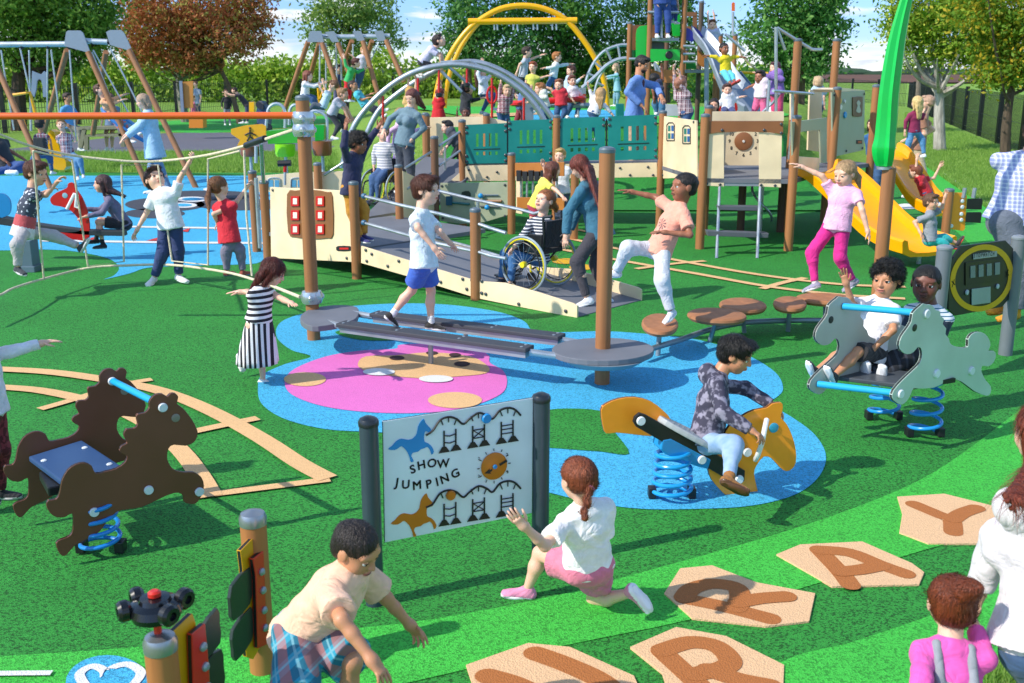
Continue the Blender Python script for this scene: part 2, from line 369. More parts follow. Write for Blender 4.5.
def hair_parts(style, W, fr, S, amp, fwd, tail=None):
    pr = []; e = lambda x, y, z, a, b, c, k=.05, op='+': q_ell(W(x, y, z), (a * S, b * S, c * S), fr, k * S, op)
    t = {'short': .035, 'fade': .012, 'buzz': .012, 'curly': .07, 'long': .04, 'tied': .025, 'crop': .05}.get(style, .03)
    pr.append(e(0, -.07, .14, .365 + t, .44 + t * .9, .37 + t))
    pr.append(e(0, -.2, -.06, .33 + t * .6, .27 + t, .27))
    if style in ('short', 'crop'): pr += [e(.05, .22, .40, .24, .2, .12), e(-.12, .2, .38, .2, .18, .1)]
    if style == 'fade': pr += [e(0, .08, .36, .30, .33, .17)]
    if style == 'curly':
        rr = random.Random(5)
        for i in range(46):
            a = rr.uniform(0, 6.28); z = rr.uniform(.12, 1); q = math.sqrt(1 - z * z * .9)
            pr.append(e(.37 * q * math.cos(a), .06 + .42 * q * math.sin(a), .1 + .42 * z, .085, .085, .085, .03))
    # open the face: hairline plane
    pr.append(e(0, .62, -.16, .42, .50, .50, .05, '-')); pr.append(e(0, .40, -.62, .6, .55, .52, .05, '-'))
    pr.append(e(.42, .18, -.22, .2, .24, .30, .03, '-')); pr.append(e(-.42, .18, -.22, .2, .24, .30, .03, '-'))
    if style != 'long': pr.append(e(0, -.25, -.62, .6, .6, .36, .03, '-'))
    if style == 'long':
        T = Vector(tail) if tail is not None else W(0, -.38, -1.15); sd = fr[0]
        pr.append(q_econe(W(0, -.27, .05), W(0, -.34, -.4), .40 * S, .22 * S, .38 * S, .17 * S, sd, .1 * S))
        pr.append(q_econe(W(0, -.34, -.4), T, .37 * S, .17 * S, .20 * S, .07 * S, sd, .08 * S))
        for x in (-.33, .33): pr.append(q_cone(W(x, .02, .12), W(x * .95, -.1, -.6), .1 * S, .075 * S, .08 * S))
        for i, x in enumerate((-.26, -.1, .12, .27)): pr.append(q_cone(W(x, -.42, -.3), T + Vector(sd.tolist()) * (x * .6 * S) + Vector((0, 0, -.06 * S * (i % 3))), .1 * S, .03 * S, .03 * S))
    if style == 'tied' and tail is not None:
        T = Vector(tail); A = W(0, -.48, .12); Bm = A * .45 + T * .55 + Vector(((W(0, -.7, 0) - W(0, 0, 0)) * .12)[:])
        pr += [e(0, -.48, .12, .1, .1, .1, .04), q_cone(A, Bm, .085 * S, .14 * S, .04 * S), q_cone(Bm, T, .14 * S, .045 * S, .04 * S)]
    if style == 'tied' and tail is None:        # a bun
        pr += [e(-.15, -.46, .46, .2, .19, .19, .02), e(-.06, -.5, .38, .13, .13, .13, .02), e(-.24, -.5, .5, .12, .12, .12, .02)]
    if style == 'braid':
        T = Vector(tail); A = W(0, -.46, -.1)
        for i in range(6):
            p = A.lerp(T, i / 5); pr.append(q_ell(p + Vector((fr[0] * (.03 * S * (-1) ** i)).tolist()), (.085 * S, .075 * S, .09 * S), fr, .02 * S))
    return pr
def eyes(W, S, fr, bag, skin_i, white_i, iris_i, lip_i, brow_i, smile=.3):
    R = [Vector(r.tolist()) for r in fr]
    for x in (-.145, .145):
        c = W(x, .305, .012); r = .078 * S; m = MB()
        for z0, z1, mi in ((0, .30, 4), (.30, .62, iris_i), (.62, 3.1, white_i)):
            m.lathe([(r * math.sin(t), r * math.cos(t)) for t in [z0 + (z1 - z0) * i / 5 for i in range(6)]], c, 14, R[1], mi)
        bag.mb(m); m = MB()
        # upper and lower lids: bands round the ball
        for (e0, e1) in ((.30, 1.6), (-1.6, -.42)):
            rows = []
            for j in range(5):
                el = e0 + (e1 - e0) * j / 4
                rows.append([c + (R[1] * math.cos(a) * math.cos(el) + R[0] * math.sin(a) * math.cos(el) + R[2] * math.sin(el)) * r * 1.09 for a in [-1.5 + 3 * i / 10 for i in range(11)]])
            vs = [p for q in rows for p in q]
            m.add(vs, [(j * 11 + i, j * 11 + i + 1, (j + 1) * 11 + i + 1, (j + 1) * 11 + i) for j in range(4) for i in range(10)], skin_i)
        a = [W(x * (.55 + .5 * i), .385 - .03 * abs(i - 1) - .035 * i + .012, .118 + .02 * math.sin(i * 1.3)) for i in (0, .5, 1, 1.5)]
        m.tube(a, [.008 * S, .016 * S, .014 * S, .006 * S], 6, brow_i)
        a = [c + (R[1] * math.cos(t) * math.cos(.3) + R[0] * math.sin(t) * math.cos(.3) + R[2] * math.sin(.3)) * r * 1.1 for t in [-1 + 2 * i / 6 for i in range(7)]]
        m.tube(a, .006 * S, 5, brow_i); bag.mb(m)
    m = MB()
    for dz, th, bow in ((-.232, .017, .6), (-.268, .021, -.2)):
        pts = [W(x, .428 - x * x * 3.4, dz + smile * x * x * 3 + (.012 * bow if abs(x) < .04 else 0)) for x in (-.105, -.07, -.03, 0, .03, .07, .105)]
        m.tube(pts, [th * .3 * S, th * .8 * S, th * S, th * .85 * S, th * S, th * .8 * S, th * .3 * S], 8, lip_i)
    pts = [W(x, .446 - x * x * 3.4, -.25 + smile * x * x * 3) for x in (-.09, -.05, 0, .05, .09)]
    m.tube(pts, [.003 * S, .006 * S, .007 * S, .006 * S, .003 * S], 5, 4); bag.mb(m)
def hand_geo(w, d, n, side, S, curl, bag, q):
    """palm primitives + five finger tubes; w wrist, d pointing direction, n palm normal, side +1 left / -1 right, S hand length"""
    d = d.normalized(); n = (n - d * n.dot(d)).normalized(); th = d.cross(n) * (-1 if side > 0 else 1)
    q.append(q_econe(w + d * .02 * S, w + d * .46 * S, .17 * S, .12 * S, .215 * S, .095 * S, th, .03))
    m = MB(); r0 = max(.052 * S, .0046)
    for i, (o, L) in enumerate(((.165, .40), (.055, .46), (-.055, .43), (-.16, .34))):
        b = w + d * (.40 - .03 * abs(i - 1)) * S + th * o * S; L *= S * 1.08; a = curl * (.5 + .25 * i) * .5 + .1; dd = (d + th * (o * .7)).normalized()
        p = [b, b + dd * .12 * S]; ang = 0
        for sgm, fr_ in ((.45, .9), (.32, 1.6), (.23, 2.2)):
            ang = a * fr_; p.append(p[-1] + (dd * math.cos(ang) + n * math.sin(ang)) * L * sgm)
        m.tube(p, [r0 * .9, r0 * 1.1, r0, r0 * .9, r0 * .6], 8, 0)
        e_ = p[-1]; m.ball(e_, r0 * .62, 6, mi=0)
    b = w + d * .12 * S + th * .13 * S; v = (th * .75 + d * .75 + n * (.2 + .4 * curl)).normalized(); v2 = (th * .25 + d + n * (.25 + .6 * curl)).normalized()
    p = [b, b + v * .24 * S, b + v * .24 * S + v2 * .19 * S, b + v * .24 * S + (v2 * .3 + v2) * .25 * S]
    m.tube(p, [r0 * 1.5, r0 * 1.25, r0 * 1.05, r0 * .6], 8, 0); m.ball(p[-1], r0 * .62, 6, mi=0); bag.mb(m)
def shoe_geo(ank, heel_dir, up, L, lift, nm, col, sole, root, vox):
    """one shoe: upper over a flat sole"""
    f = (heel_dir - up * heel_dir.dot(up)).normalized(); s = f.cross(up); b = ank - up * lift
    M = np.array([s[:], f[:], up[:]], np.float32); P = []
    hw = .17 * L
    P.append(q_econe(b - f * .12 * L + up * .12 * L, b + f * .62 * L + up * .085 * L, hw * .8, .12 * L, hw, .085 * L, s, .03))
    P.append(q_cone(b - f * .1 * L + up * .14 * L, b - f * .03 * L + up * .34 * L, .135 * L, .135 * L, .03, True))
    P.append(q_cone(b + f * .05 * L + up * .2 * L, b + f * .45 * L + up * .12 * L, .1 * L, .07 * L, .03))
    P.append(q_ell(b + up * (-.3 * L), (2 * L, 2 * L, .3 * L), M, .004, '-'))
    v, fc = nets(P, vox); bag = Bag(); z = (v - A3(b)) @ A3(up)
    mi = (z[fc].mean(1) < .085 * L).astype(int).tolist(); bag.add(v, fc, mi)
    m = MB(); m.prism([b + f * (math.cos(a) * .47 * L + .24 * L) + s * math.sin(a) * hw * (1.08 if math.cos(a) > 0 else .88) for a in [2 * math.pi * i / 22 for i in range(22)]], up * .085 * L, 1)
    if vox < .006:
        for i in range(4):
            y = .1 + .1 * i; m.tube([b + f * y * L + s * x * L + up * (.31 - .065 * i - abs(x) * .35) * L for x in (-.09, 0, .09)], .009 * L, 5, 1)
    bag.mb(m); return bag.build(nm, [col, sole], root)
def strands(ob, W, fr, S, style, tail, root, mat, seed=1, dens=1.0):
    me = ob.data; n = len(me.vertices); P = np.empty(n * 3, np.float32); me.vertices.foreach_get('co', P); P = P.reshape(-1, 3); N = np.empty(n * 3, np.float32); me.vertices.foreach_get('normal', N); N = N.reshape(-1, 3)
    r = np.random.default_rng(seed); k = int(min(3600, 2600 * dens)); i = r.integers(0, n, k); p, nn = P[i], N[i]; up = fr[2]; off = np.array(rootloc(root))
    crown = np.array(W(0, -.22, .52)) - off; c0 = np.array(W(0, -.06, .1)) - off
    if style in ('tied', 'braid') and tail is not None: d = (np.array(W(0, -.5, .1)) - off) - p; far = np.linalg.norm(d, axis=1) < .22 * S; d[far] = np.array(tail) - off - p[far]
    elif style == 'tied': d = (np.array(W(0, -.4, .4)) - off) - p
    elif style == 'long': d = -up[None] * .55 + (p - crown) * .5 / S; low = ((p - c0) @ up) < 0; d[low] = np.array([0, 0, -1.0]) * .9 + fr[1] * -.12
    elif style == 'curly': d = r.normal(size=(k, 3))
    else: d = (p - crown) + fr[1] * .12 * S
    d = d / (np.linalg.norm(d, axis=1)[:, None] + 1e-6) + r.normal(size=(k, 3)) * (.16 if style != 'curly' else .6); d -= nn * (d * nn).sum(1)[:, None]; d /= np.linalg.norm(d, axis=1)[:, None] + 1e-6
    L = S * {'fade': .06, 'buzz': .04, 'curly': .13, 'short': .2, 'crop': .24, 'long': .42, 'tied': .3, 'braid': .25}.get(style, .2) * r.uniform(.5, 1.2, k)
    Rr = .5 * S; w = np.cross(d, nn) * (.0065 * S); V_, F_ = [], []; lift = {'curly': .05, 'short': .018, 'crop': .03, 'buzz': .002, 'fade': .006}.get(style, .008) * S
    rows = []
    for j, t in enumerate((0, .33, .66, 1)):
        c = p + d * (L * t)[:, None] + nn * (lift * math.sin(t * 2.6) * r.uniform(.3, 1.4, k) + .002 - (L * t) ** 2 / (2 * Rr) * (.85 if style != 'curly' else -.2))[:, None]; f = (1 - t * .8); rows += [c - w * f, c + w * f]
    V_ = np.stack(rows, 1).reshape(-1, 3); b = np.arange(k)[:, None] * 8
    F_ = np.concatenate([b + np.array([[2 * j, 2 * j + 1, 2 * j + 3, 2 * j + 2]]) for j in range(3)])
    m2 = bpy.data.meshes.new('hair'); A = np.concatenate([P, V_]); f0 = [tuple(q.vertices) for q in me.polygons]; m2.from_pydata(A.tolist(), [], f0 + [tuple(x + n) for x in F_.tolist()] if False else f0 + [tuple(int(y) + n for y in x) for x in F_]); m2.materials.append(mat)
    m2.polygons.foreach_set('use_smooth', [True] * len(m2.polygons)); ob.data = m2; bpy.data.meshes.remove(me)
HID = [0]
def fold(u, a):
    if not a: return None
    def fn(F, ax):                              # creases: ridged, slanting ripples
        X, Y, Z = np.meshgrid(*ax, indexing='ij'); r = np.sin((X * .6 + Z * 1.0 + Y * .5) * 34 / u + 2.2 * np.sin(X * 13 / u + Z * 7 / u) + 1.6 * np.sin(Y * 17 / u - Z * 9 / u)); m = .5 + .5 * np.sin(X * 9 / u + 3 * np.sin(Z * 5 / u + 1) + Y * 6)
        return F + (a * (1 - np.abs(r)) * m - a * .35).astype(np.float32)
    return fn
def person(label, Y, h, pel, neck, head, yaw, LA, RA, LL, RL, adult=False, fem=False, group=None, hyaw=None, hy=None, hp=0, hr=0, skin_='light', hair=('short', '3A2416'),
           top=None, bot=None, shoes=('E8E8E8', 'F4F4F4'), curl=(.5, .5), toes=(None, None), iris='3B2414', smile=.35, palms=(None, None), wide=1.0, extra=None, tail=None, socks=None, hs=1.0):
    """A posed figure. Joints are given where they are seen; bone lengths put them in depth."""
    global LAST
    vox = max(.0045, min(.013, Y / FPX * 1.05)); hv = max(.0028, min(.008, Y / FPX * .6)); near = Y < 8.5
    Pl = V(pel[0], pel[1], Y); Nk = reach(Pl, neck[0], neck[1], .295 * h, neck[2] if len(neck) > 2 else 0)
    HS = h * (.138 if adult else .190) * hs; f = Vector((math.sin(yaw), -math.cos(yaw), 0)); l = Vector((math.cos(yaw), math.sin(yaw), 0))
    up = (Nk - Pl).normalized(); l = (l - up * l.dot(up)).normalized(); f = up.cross(l) * -1; f = l.cross(up)
    if f.dot(Vector((math.sin(yaw), -math.cos(yaw), 0))) < 0: f = -f
    hyaw = yaw if hyaw is None else hyaw; hl = Vector((math.cos(hyaw), math.sin(hyaw), 0)); hf = Vector((math.sin(hyaw), -math.cos(hyaw), 0))
    HC = reach(Nk, head[0], head[1], .035 * h + .5 * HS, head[2] if len(head) > 2 else 0)
    if (HC - Nk).length < .4 * HS: HC = Nk + (HC - Nk).normalized() * .5 * HS
    hy = yaw if hy is None else hy
    u = h * wide; sw = (.108 if adult else .096) * (.93 if fem else 1) * u; hw = .044 * u
    sh = {1: Nk + l * sw - up * .045 * h, -1: Nk - l * sw - up * .045 * h}; hip = {1: Pl + hl * hw, -1: Pl - hl * hw}
    J = {}
    for sd, A in ((1, LA), (-1, RA)):
        e = reach(sh[sd], A[0][0], A[0][1], .165 * h, A[0][2]); w = reach(e, A[1][0], A[1][1], .145 * h, A[1][2]); J['e', sd] = e; J['w', sd] = w
    for sd, A in ((1, LL), (-1, RL)):
        kn = reach(hip[sd], A[0][0], A[0][1], .235 * h, A[0][2]); a = reach(kn, A[1][0], A[1][1], .225 * h, A[1][2]); J['k', sd] = kn; J['a', sd] = a
    base = Vector((Pl.x, Pl.y, min(J['a', 1].z, J['a', -1].z) - .04 * h))
    root = thing('person', label, 'person', base, group); bagb = Bag(); q = []
    tf = 1.0 * wide
    # ----- body -----
    ws = Pl + up * .10 * h; chest = Pl + up * .20 * h
    def torso(o, hem=None, k=.03):
        r = [q_econe(Pl - up * .0 * h, ws, (.080 if not fem else .088) * u + o, .062 * u + o, .074 * u * (.92 if fem else 1) + o, .055 * u + o, l, k),
             q_econe(ws, chest, .074 * u * (.92 if fem else 1) + o, .055 * u + o, .088 * u + o, .062 * u + o, l, k),
             q_econe(chest, Nk - up * .035 * h, .088 * u + o, .06 * u + o, .075 * u + o, .038 * u + o, l, k)]
        r += [q_cone(Nk - up * .01 * h, sh[i], .026 * u + o, .026 * u + o, k) for i in (1, -1)]
        if fem and adult:
            for s_ in (-1, 1): r.append(q_ell(chest + f * .055 * u + l * .04 * u * s_ + up * .0 * h, (.042 * u + o,) * 3, None, .03))
        return r
    q += torso(0)
    q.append(q_cone(Nk - up * .04 * h, HC - Vector((0, 0, 0)) - (HC - Nk).normalized() * .3 * HS, .034 * h, .027 * h if not adult else .03 * h, .02))
    for sd in (1, -1):
        e, w = J['e', sd], J['w', sd]
        q += [q_cone(sh[sd], e, .027 * u, .021 * u, .02), q_cone(e, e.lerp(w, .35), .0215 * u, .0205 * u, .015), q_cone(e.lerp(w, .35), w, .0205 * u, .0145 * u, .01)]
        dd = (w - e).normalized(); pn = palms[0 if sd > 0 else 1]
        n = Vector(pn) if pn else (Vector((0, 0, -1)) if abs(dd.z) < .75 else (l * -sd))
        hd = toes and dd
        hand_geo(w, dd, n, sd, .10 * h, curl[0 if sd > 0 else 1], bagb, q)
        kn, a = J['k', sd], J['a', sd]
        q += [q_cone(hip[sd], hip[sd].lerp(kn, .4), .050 * u, .043 * u, .03), q_cone(hip[sd].lerp(kn, .4), kn, .043 * u, .031 * u, .02)]
        cb = hf * -1; shd = (a - kn).normalized(); cb = (cb - shd * cb.dot(shd)); cb = cb.normalized() if cb.length > .2 else Vector((0, 0, 0))
        q += [q_cone(kn, kn.lerp(a, .35) + cb * .006 * h, .030 * u, .031 * u, .015), q_cone(kn.lerp(a, .35) + cb * .006 * h, a, .031 * u, .0175 * u, .02)]
    q += [q_cone(hip[1], hip[-1], .050 * u, .050 * u, .03), q_ell(Pl - hf * .022 * u, (.072 * u, .056 * u, .056 * u), np.array([hl[:], hf[:], (0, 0, 1)], np.float32), .03)]
    v, fc = nets(q, vox); bagb.add(v, fc, 0)
    hq, fr, W = head_parts(HC, HS, hy, R_(hp), R_(hr), 0, h, adult)
    hq.append(q_cone(W(0, -.1, -.2), Nk, .2 * HS if not adult else .23 * HS, .21 * HS if not adult else .26 * HS, .08 * HS))
    v, fc = nets(hq, hv); bagb.add(v, fc, 0)
    if Y < 30: eyes(W, HS, fr, bagb, 0, 1, 2, 3, 5, smile)
    sk = SK[skin_]
    bagb.build('body', [skin(sk), MAT_EYE, paint(iris, .15), skin(dk(sk, .72) if skin_ in ('dark', 'brown') else 'C87468'), MAT_BLK, hairm(dk(hair[1], .8))], root)
    # ----- hair -----
    if hair[0]:
        st = hair[0]; fwd = Vector(fr[1].tolist())
        T = None
        if tail is not None: T = reach(W(0, -.4, 0), tail[0], tail[1], tail[3] if len(tail) > 3 else .9 * HS, tail[2])
        elif st in ('tied',) and len(hair) > 2 and hair[2] == 'pony': T = W(0, -.62, -.62)
        elif st == 'braid': T = W(0, -.5, -.8)
        hp_ = hair_parts(st, W, fr, HS, 0, fwd, T)
        v, fc = nets(hp_, hv, None, .022 * HS if st == 'curly' else .012 * HS, 6.0 / HS * (3 if st == 'curly' else 1.6))
        b = Bag(); b.add(v, fc); ho = b.build('hair', hairm(hair[1], st == 'curly'), root)
        if Y < 13: strands(ho, W, fr, HS, st, T, root, hairm(hair[1], st == 'curly'), abs(int(pel[0])), 1 if Y < 9 else .6)
        if st in ('tied', 'braid') and near and T is not None:
            m = MB(); c = W(0, -.5, .1 if st == 'tied' else -.12); m.lathe([(.07 * HS, -.02 * HS), (.1 * HS, 0), (.07 * HS, .02 * HS)], c, 10, (T - c)[:]); m.build('hair_band', cloth('D070B0'), root)
    # ----- clothes -----
    top = top or dict(c='FFFFFF'); tc = top['c']; tm = tc if not isinstance(tc, str) else cloth(tc); o = top.get('o', .012) * (1 if not adult else 1.2)
    hem = top.get('hem', .02); tq = torso(o, k=.035)
    hd_ = (Pl - ws).normalized(); fl = top.get('flare', 0)
    tq.append(q_econe(ws, Pl - up * hem * h, .078 * u + o, .059 * u + o, .101 * u + o + fl, .078 * u + o + fl * .8, l, .03, True))
    slv = top.get('sleeve', .55)
    for sd in (1, -1):
        e, w = J['e', sd], J['w', sd]; oo = o * .9
        if slv <= 0: continue
        if slv <= 1: tq.append(q_cone(sh[sd], sh[sd].lerp(e, slv), .027 * u + oo, .025 * u + oo * 1.5 + .002, .02, True))
        else:
            tq += [q_cone(sh[sd], e, .026 * u + oo, .022 * u + oo, .02), q_cone(e, e.lerp(w, slv - 1), .024 * u + oo, .018 * u + oo * .9, .015, True)]
    if top.get('hood'): tq += [q_ell(Nk - f * .05 * u + up * .005 * h, (.075 * u, .05 * u, .055 * u), np.array([l[:], f[:], up[:]], np.float32), .02)]
    if top.get('collar'): tq.append(q_cone(Nk - up * .03 * h, Nk + (HC - Nk).normalized() * .022 * h, .042 * h, .036 * h, .01, True))
    amp = .0028 * min(1.3, u) if Y < 16 else .002
    v, fc = nets(tq, vox, fold(u, .0045 if Y < 13 else .0), amp, 46 / u)
    if v.shape[0]:
        b = Bag(); b.add(v, fc); ob = b.build(top.get('n', 'shirt'), tm, root)
        if top.get('c2'):                       # second colour below/above a line along the spine
            z = (v - A3(Pl)) @ A3(up) / h; me = ob.data; me.materials.append(top['c2'] if not isinstance(top['c2'], str) else cloth(top['c2']))
            lo_, hi_ = top['z2']; zz = z[fc].mean(1); me.polygons.foreach_set('material_index', ((zz > lo_) & (zz < hi_)).astype(int).tolist())
            if top.get('c3'):
                me.materials.append(cloth(top['c3'])); lo_, hi_ = top['z3']
                mi = ((zz > top['z2'][0]) & (zz < top['z2'][1])).astype(int); mi[(zz > lo_) & (zz < hi_)] = 2; me.polygons.foreach_set('material_index', mi.tolist())
    bot = bot or dict(c='3A4C6B'); bc = bot['c']; bm_ = bc if not isinstance(bc, str) else cloth(bc); o = bot.get('o', .008); ln = bot.get('len', 1.9)
    if bot.get('skirt'):
        L = bot['skirt'] * h; m = MB(); rows = []; dn = Vector((0, 0, -1)); dn = (dn * .8 - up * .2).normalized(); nf = 44
        kneed = (J['k', 1] + J['k', -1]) / 2 - Pl
        for i in range(9):
            t = i / 8; c = Pl + up * .09 * h * (1 - t) + dn * L * t + Vector((kneed.x, kneed.y, 0)) * t * .5; ra = (.082 + (.045 + bot.get('fl', .03)) * t ** .7) * u; rb = (.062 + (.05 + bot.get('fl', .03)) * t ** .7) * u
            rows.append([c + (hl * math.cos(a) * ra + hf * math.sin(a) * rb) * (1 + .045 * t * math.cos(a * 11) + .03 * t * math.sin(a * 5 + 1)) for a in [2 * math.pi * j / nf for j in range(nf)]])
        m.ring(rows, cap=False); ob = m.build(bot.get('n', 'skirt'), bm_, root, smooth=True); sl = ob.modifiers.new('thick', 'SOLIDIFY'); sl.thickness = .004
    else:
        bq = [q_cone(hip[1], hip[-1], .050 * u + o, .050 * u + o, .03), q_econe(Pl - up * .01 * h, Pl + up * .055 * h, .082 * u + o * .6, .062 * u + o * .6, .078 * u + o * .6, .06 * u + o * .6, l, .02, True),
              q_ell(Pl - hf * .022 * u, (.073 * u + o, .058 * u + o, .058 * u + o), np.array([hl[:], hf[:], (0, 0, 1)], np.float32), .03)]
        for sd in (1, -1):
            kn, a = J['k', sd], J['a', sd]; w_ = bot.get('w', 0)
            if ln <= 1: bq.append(q_cone(hip[sd], hip[sd].lerp(kn, ln), .052 * u + o, .046 * u + o + w_ * u, .025, True))
            else: bq += [q_cone(hip[sd], kn, .052 * u + o, .034 * u + o + w_ * u * .6, .025), q_cone(kn, kn.lerp(a, ln - 1), .034 * u + o + w_ * u * .6, .023 * u + o + w_ * u, .02, True)]
        for sd in (1, -1):
            if ln > 1: bq.append(q_cone(J['k', sd], J['k', sd].lerp(J['a', sd], .25), .037 * u + o + w_ * u * .6, .036 * u + o + w_ * u * .6, .03)); bq.append(q_cone(J['k', sd], J['k', sd].lerp(hip[sd], .25), .037 * u + o + w_ * u * .6, .039 * u + o, .03))
        v, fc = nets(bq, vox, fold(u, .0035 if Y < 13 else .0), amp, 40 / u); b = Bag(); b.add(v, fc); b.build(bot.get('n', 'trousers' if ln > 1 else 'shorts'), bm_, root)
    # ----- shoes -----
    for i, sd in enumerate((1, -1)):
        if shoes is None: continue
        kn, a = J['k', sd], J['a', sd]; shn = (a - kn).normalized(); tp = toes[i]
        if tp: td = (V(tp[0], tp[1], a.y + (tp[2] if len(tp) > 2 else 0)) - a).normalized()
        else: td = hf.copy()
        upv = -shn; td2 = td - upv * td.dot(upv) * .75; td2.normalize()
        upf = (upv - td2 * upv.dot(td2)).normalized()
        if td2.length < .3: td2 = hf
        if not tp and shn.z < -.75: upf = Vector((0, 0, 1)); td2 = Vector((hf.x, hf.y, 0)).normalized()
        cs = shoes if isinstance(shoes[0], str) else shoes[i]
        shoe_geo(a, td2, upf, .155 * h, .038 * h, 'shoe', cloth(cs[0]), paint(cs[1], .55), root, min(vox, .009))
        if len(cs) > 2:
            b = Bag(); v, fc = nets([q_cone(a + shn * .01, a.lerp(kn, .3), .027 * u, .03 * u, .01, True)], min(vox, .008)); b.add(v, fc); b.build('boot_cuff', cloth(cs[0]), root)
        if socks and near or socks:
            b = Bag(); v, fc = nets([q_cone(a.lerp(kn, .22), a - shn * -.01, .024 * u, .0235 * u, .01, True)], min(vox, .009)); b.add(v, fc); b.build('sock', cloth(socks), root)
    if Y < 13: print('FEET', label[:40], round(J['a', 1].z - .038 * h, 2), round(J['a', -1].z - .038 * h, 2))
    LAST = dict(root=root, J=J, Nk=Nk, Pl=Pl, up=up, f=f, l=l, HC=HC, HS=HS, W=W, fr=fr, h=h, sh=sh, hip=hip, u=u)
    return root
def printed(c, c2, g, R, kind, du=0.0):
    """shirt cloth with a printed motif on the chest"""
    m = cloth(c).copy(); nt = m.node_tree; t = NT.__new__(NT); t.m = m; t.t = nt; t.b = nt.nodes['Principled BSDF']; t._c = None
    cen = g['Pl'] + g['up'] * .17 * g['h'] + g['f'] * .06 * g['u'] + g['l'] * du - g['root'].location
    def dotv(v):
        s = t.n('ShaderNodeVectorMath', operation='SUBTRACT'); t.l(t.co(), s.inputs[0]); s.inputs[1].default_value = cen[:]
        d = t.n('ShaderNodeVectorMath', operation='DOT_PRODUCT'); t.l(s.outputs[0], d.inputs[0]); d.inputs[1].default_value = v[:]; return d.outputs['Value']
    a, b, f = dotv(g['l']), dotv(g['up']), dotv(g['f']); M = t.math; r = M('SQRT', M('ADD', M('MULTIPLY', a, a), M('MULTIPLY', b, b)))
    if kind == 'ring': k = M('LESS_THAN', M('ABSOLUTE', M('SUBTRACT', r, R * .75)), R * .16)
    else:
        k = M('MULTIPLY', M('GREATER_THAN', M('ABSOLUTE', M('SINE', M('MULTIPLY', M('ARCTAN2', b, a), 4.5))), .72), M('LESS_THAN', r, R))
        k = M('MAXIMUM', k, M('MULTIPLY', M('LESS_THAN', M('ABSOLUTE', a), .006), M('LESS_THAN', M('ABSOLUTE', M('ADD', b, R * .9)), R * .9)))
    k = M('MULTIPLY', k, M('GREATER_THAN', f, -.035)); src = t.b.inputs['Base Color'].links[0].from_socket; t.color(t.mix(k, src, c2)); return m
MAT_EYE = paint('E9E6E2', .2); MAT_BLK = paint('0A0808', .3)
# ================= camera, sky, sun =================
cam = bpy.data.objects.new('camera', bpy.data.cameras.new('camera')); COL.objects.link(cam); sc.camera = cam
cam.location = CAM; cam.rotation_euler = (R_(90) - PITCH, 0, 0); cam.data.sensor_width = 36; cam.data.lens = FPX / 1024 * 36; cam.data.clip_end = 6000; cam.data.clip_start = .05; cam.data.dof.use_dof = True; cam.data.dof.focus_distance = 7.2; cam.data.dof.aperture_fstop = 5.0
sc.view_settings.view_transform = 'Standard'; sc.view_settings.look = 'None'; sc.view_settings.exposure = 0
SUN_D = Vector((-.91, -.42, .0)).normalized(); SUN_EL = R_(40)
sd_ = Vector((SUN_D.x * math.cos(SUN_EL), SUN_D.y * math.cos(SUN_EL), math.sin(SUN_EL)))
sun = bpy.data.objects.new('sun', bpy.data.lights.new('sun', 'SUN')); COL.objects.link(sun); sun.data.energy = 5.0; sun.data.angle = R_(.6); sun.data.color = (1, .93, .81)
sun.rotation_euler = sd_.to_track_quat('Z', 'Y').to_euler(); sun.location = (-8, -4, 12)
w = bpy.data.worlds.new('World'); sc.world = w; w.use_nodes = True; wt = w.node_tree; bg = wt.nodes['Background']
sk = wt.nodes.new('ShaderNodeTexSky'); sk.sky_type = 'NISHITA'; sk.sun_disc = False; sk.sun_elevation = SUN_EL; sk.sun_rotation = math.atan2(SUN_D.x, SUN_D.y); sk.air_density = 1.1; sk.dust_density = .3; sk.ozone_density = 2.5
tc = wt.nodes.new('ShaderNodeTexCoord'); sx = wt.nodes.new('ShaderNodeSeparateXYZ'); wt.links.new(tc.outputs['Generated'], sx.inputs[0])
def wm(op, a, b=None, c=None):
    n = wt.nodes.new('ShaderNodeMath'); n.operation = op
    for i, v in enumerate((a, b, c)):
        if v is None: continue
        if hasattr(v, 'is_linked'): wt.links.new(v, n.inputs[i])
        else: n.inputs[i].default_value = v
    return n.outputs[0]
zz = wm('MAXIMUM', sx.outputs[2], 0.0); dv = wm('ADD', zz, .16); cb = wt.nodes.new('ShaderNodeCombineXYZ')
wt.links.new(wm('DIVIDE', sx.outputs[0], dv), cb.inputs[0]); wt.links.new(wm('DIVIDE', sx.outputs[1], dv), cb.inputs[1])
def wnoise(scale, det, off=0):
    mp = wt.nodes.new('ShaderNodeMapping'); mp.inputs['Location'].default_value = (off, off * .7, 0); wt.links.new(cb.outputs[0], mp.inputs[0])
    n = wt.nodes.new('ShaderNodeTexNoise'); n.inputs['Scale'].default_value = scale; n.inputs['Detail'].default_value = det; n.inputs['Roughness'].default_value = .55; wt.links.new(mp.outputs[0], n.inputs['Vector']); return n.outputs['Fac']
def wramp(f, st):
    n = wt.nodes.new('ShaderNodeValToRGB'); e = n.color_ramp.elements
    while len(e) < len(st): e.new(.5)
    for q, (p, c) in zip(e, st): q.position = p; q.color = c if isinstance(c, tuple) else (c, c, c, 1)
    wt.links.new(f, n.inputs[0]); return n.outputs[0]
f1 = wnoise(2.1, 9, 3.3); low = wramp(zz, [(.0, .13), (.018, .09), (.04, .03), (.2, .05), (1, 0.0)])
cl = wramp(wm('ADD', f1, low), [(.56, 0.0), (.66, 1.0)]); shade = wramp(wnoise(4.2, 6, 1.1), [(.35, (5.2, 5.7, 6.6, 1)), (.65, (8.6, 8.7, 8.8, 1))])
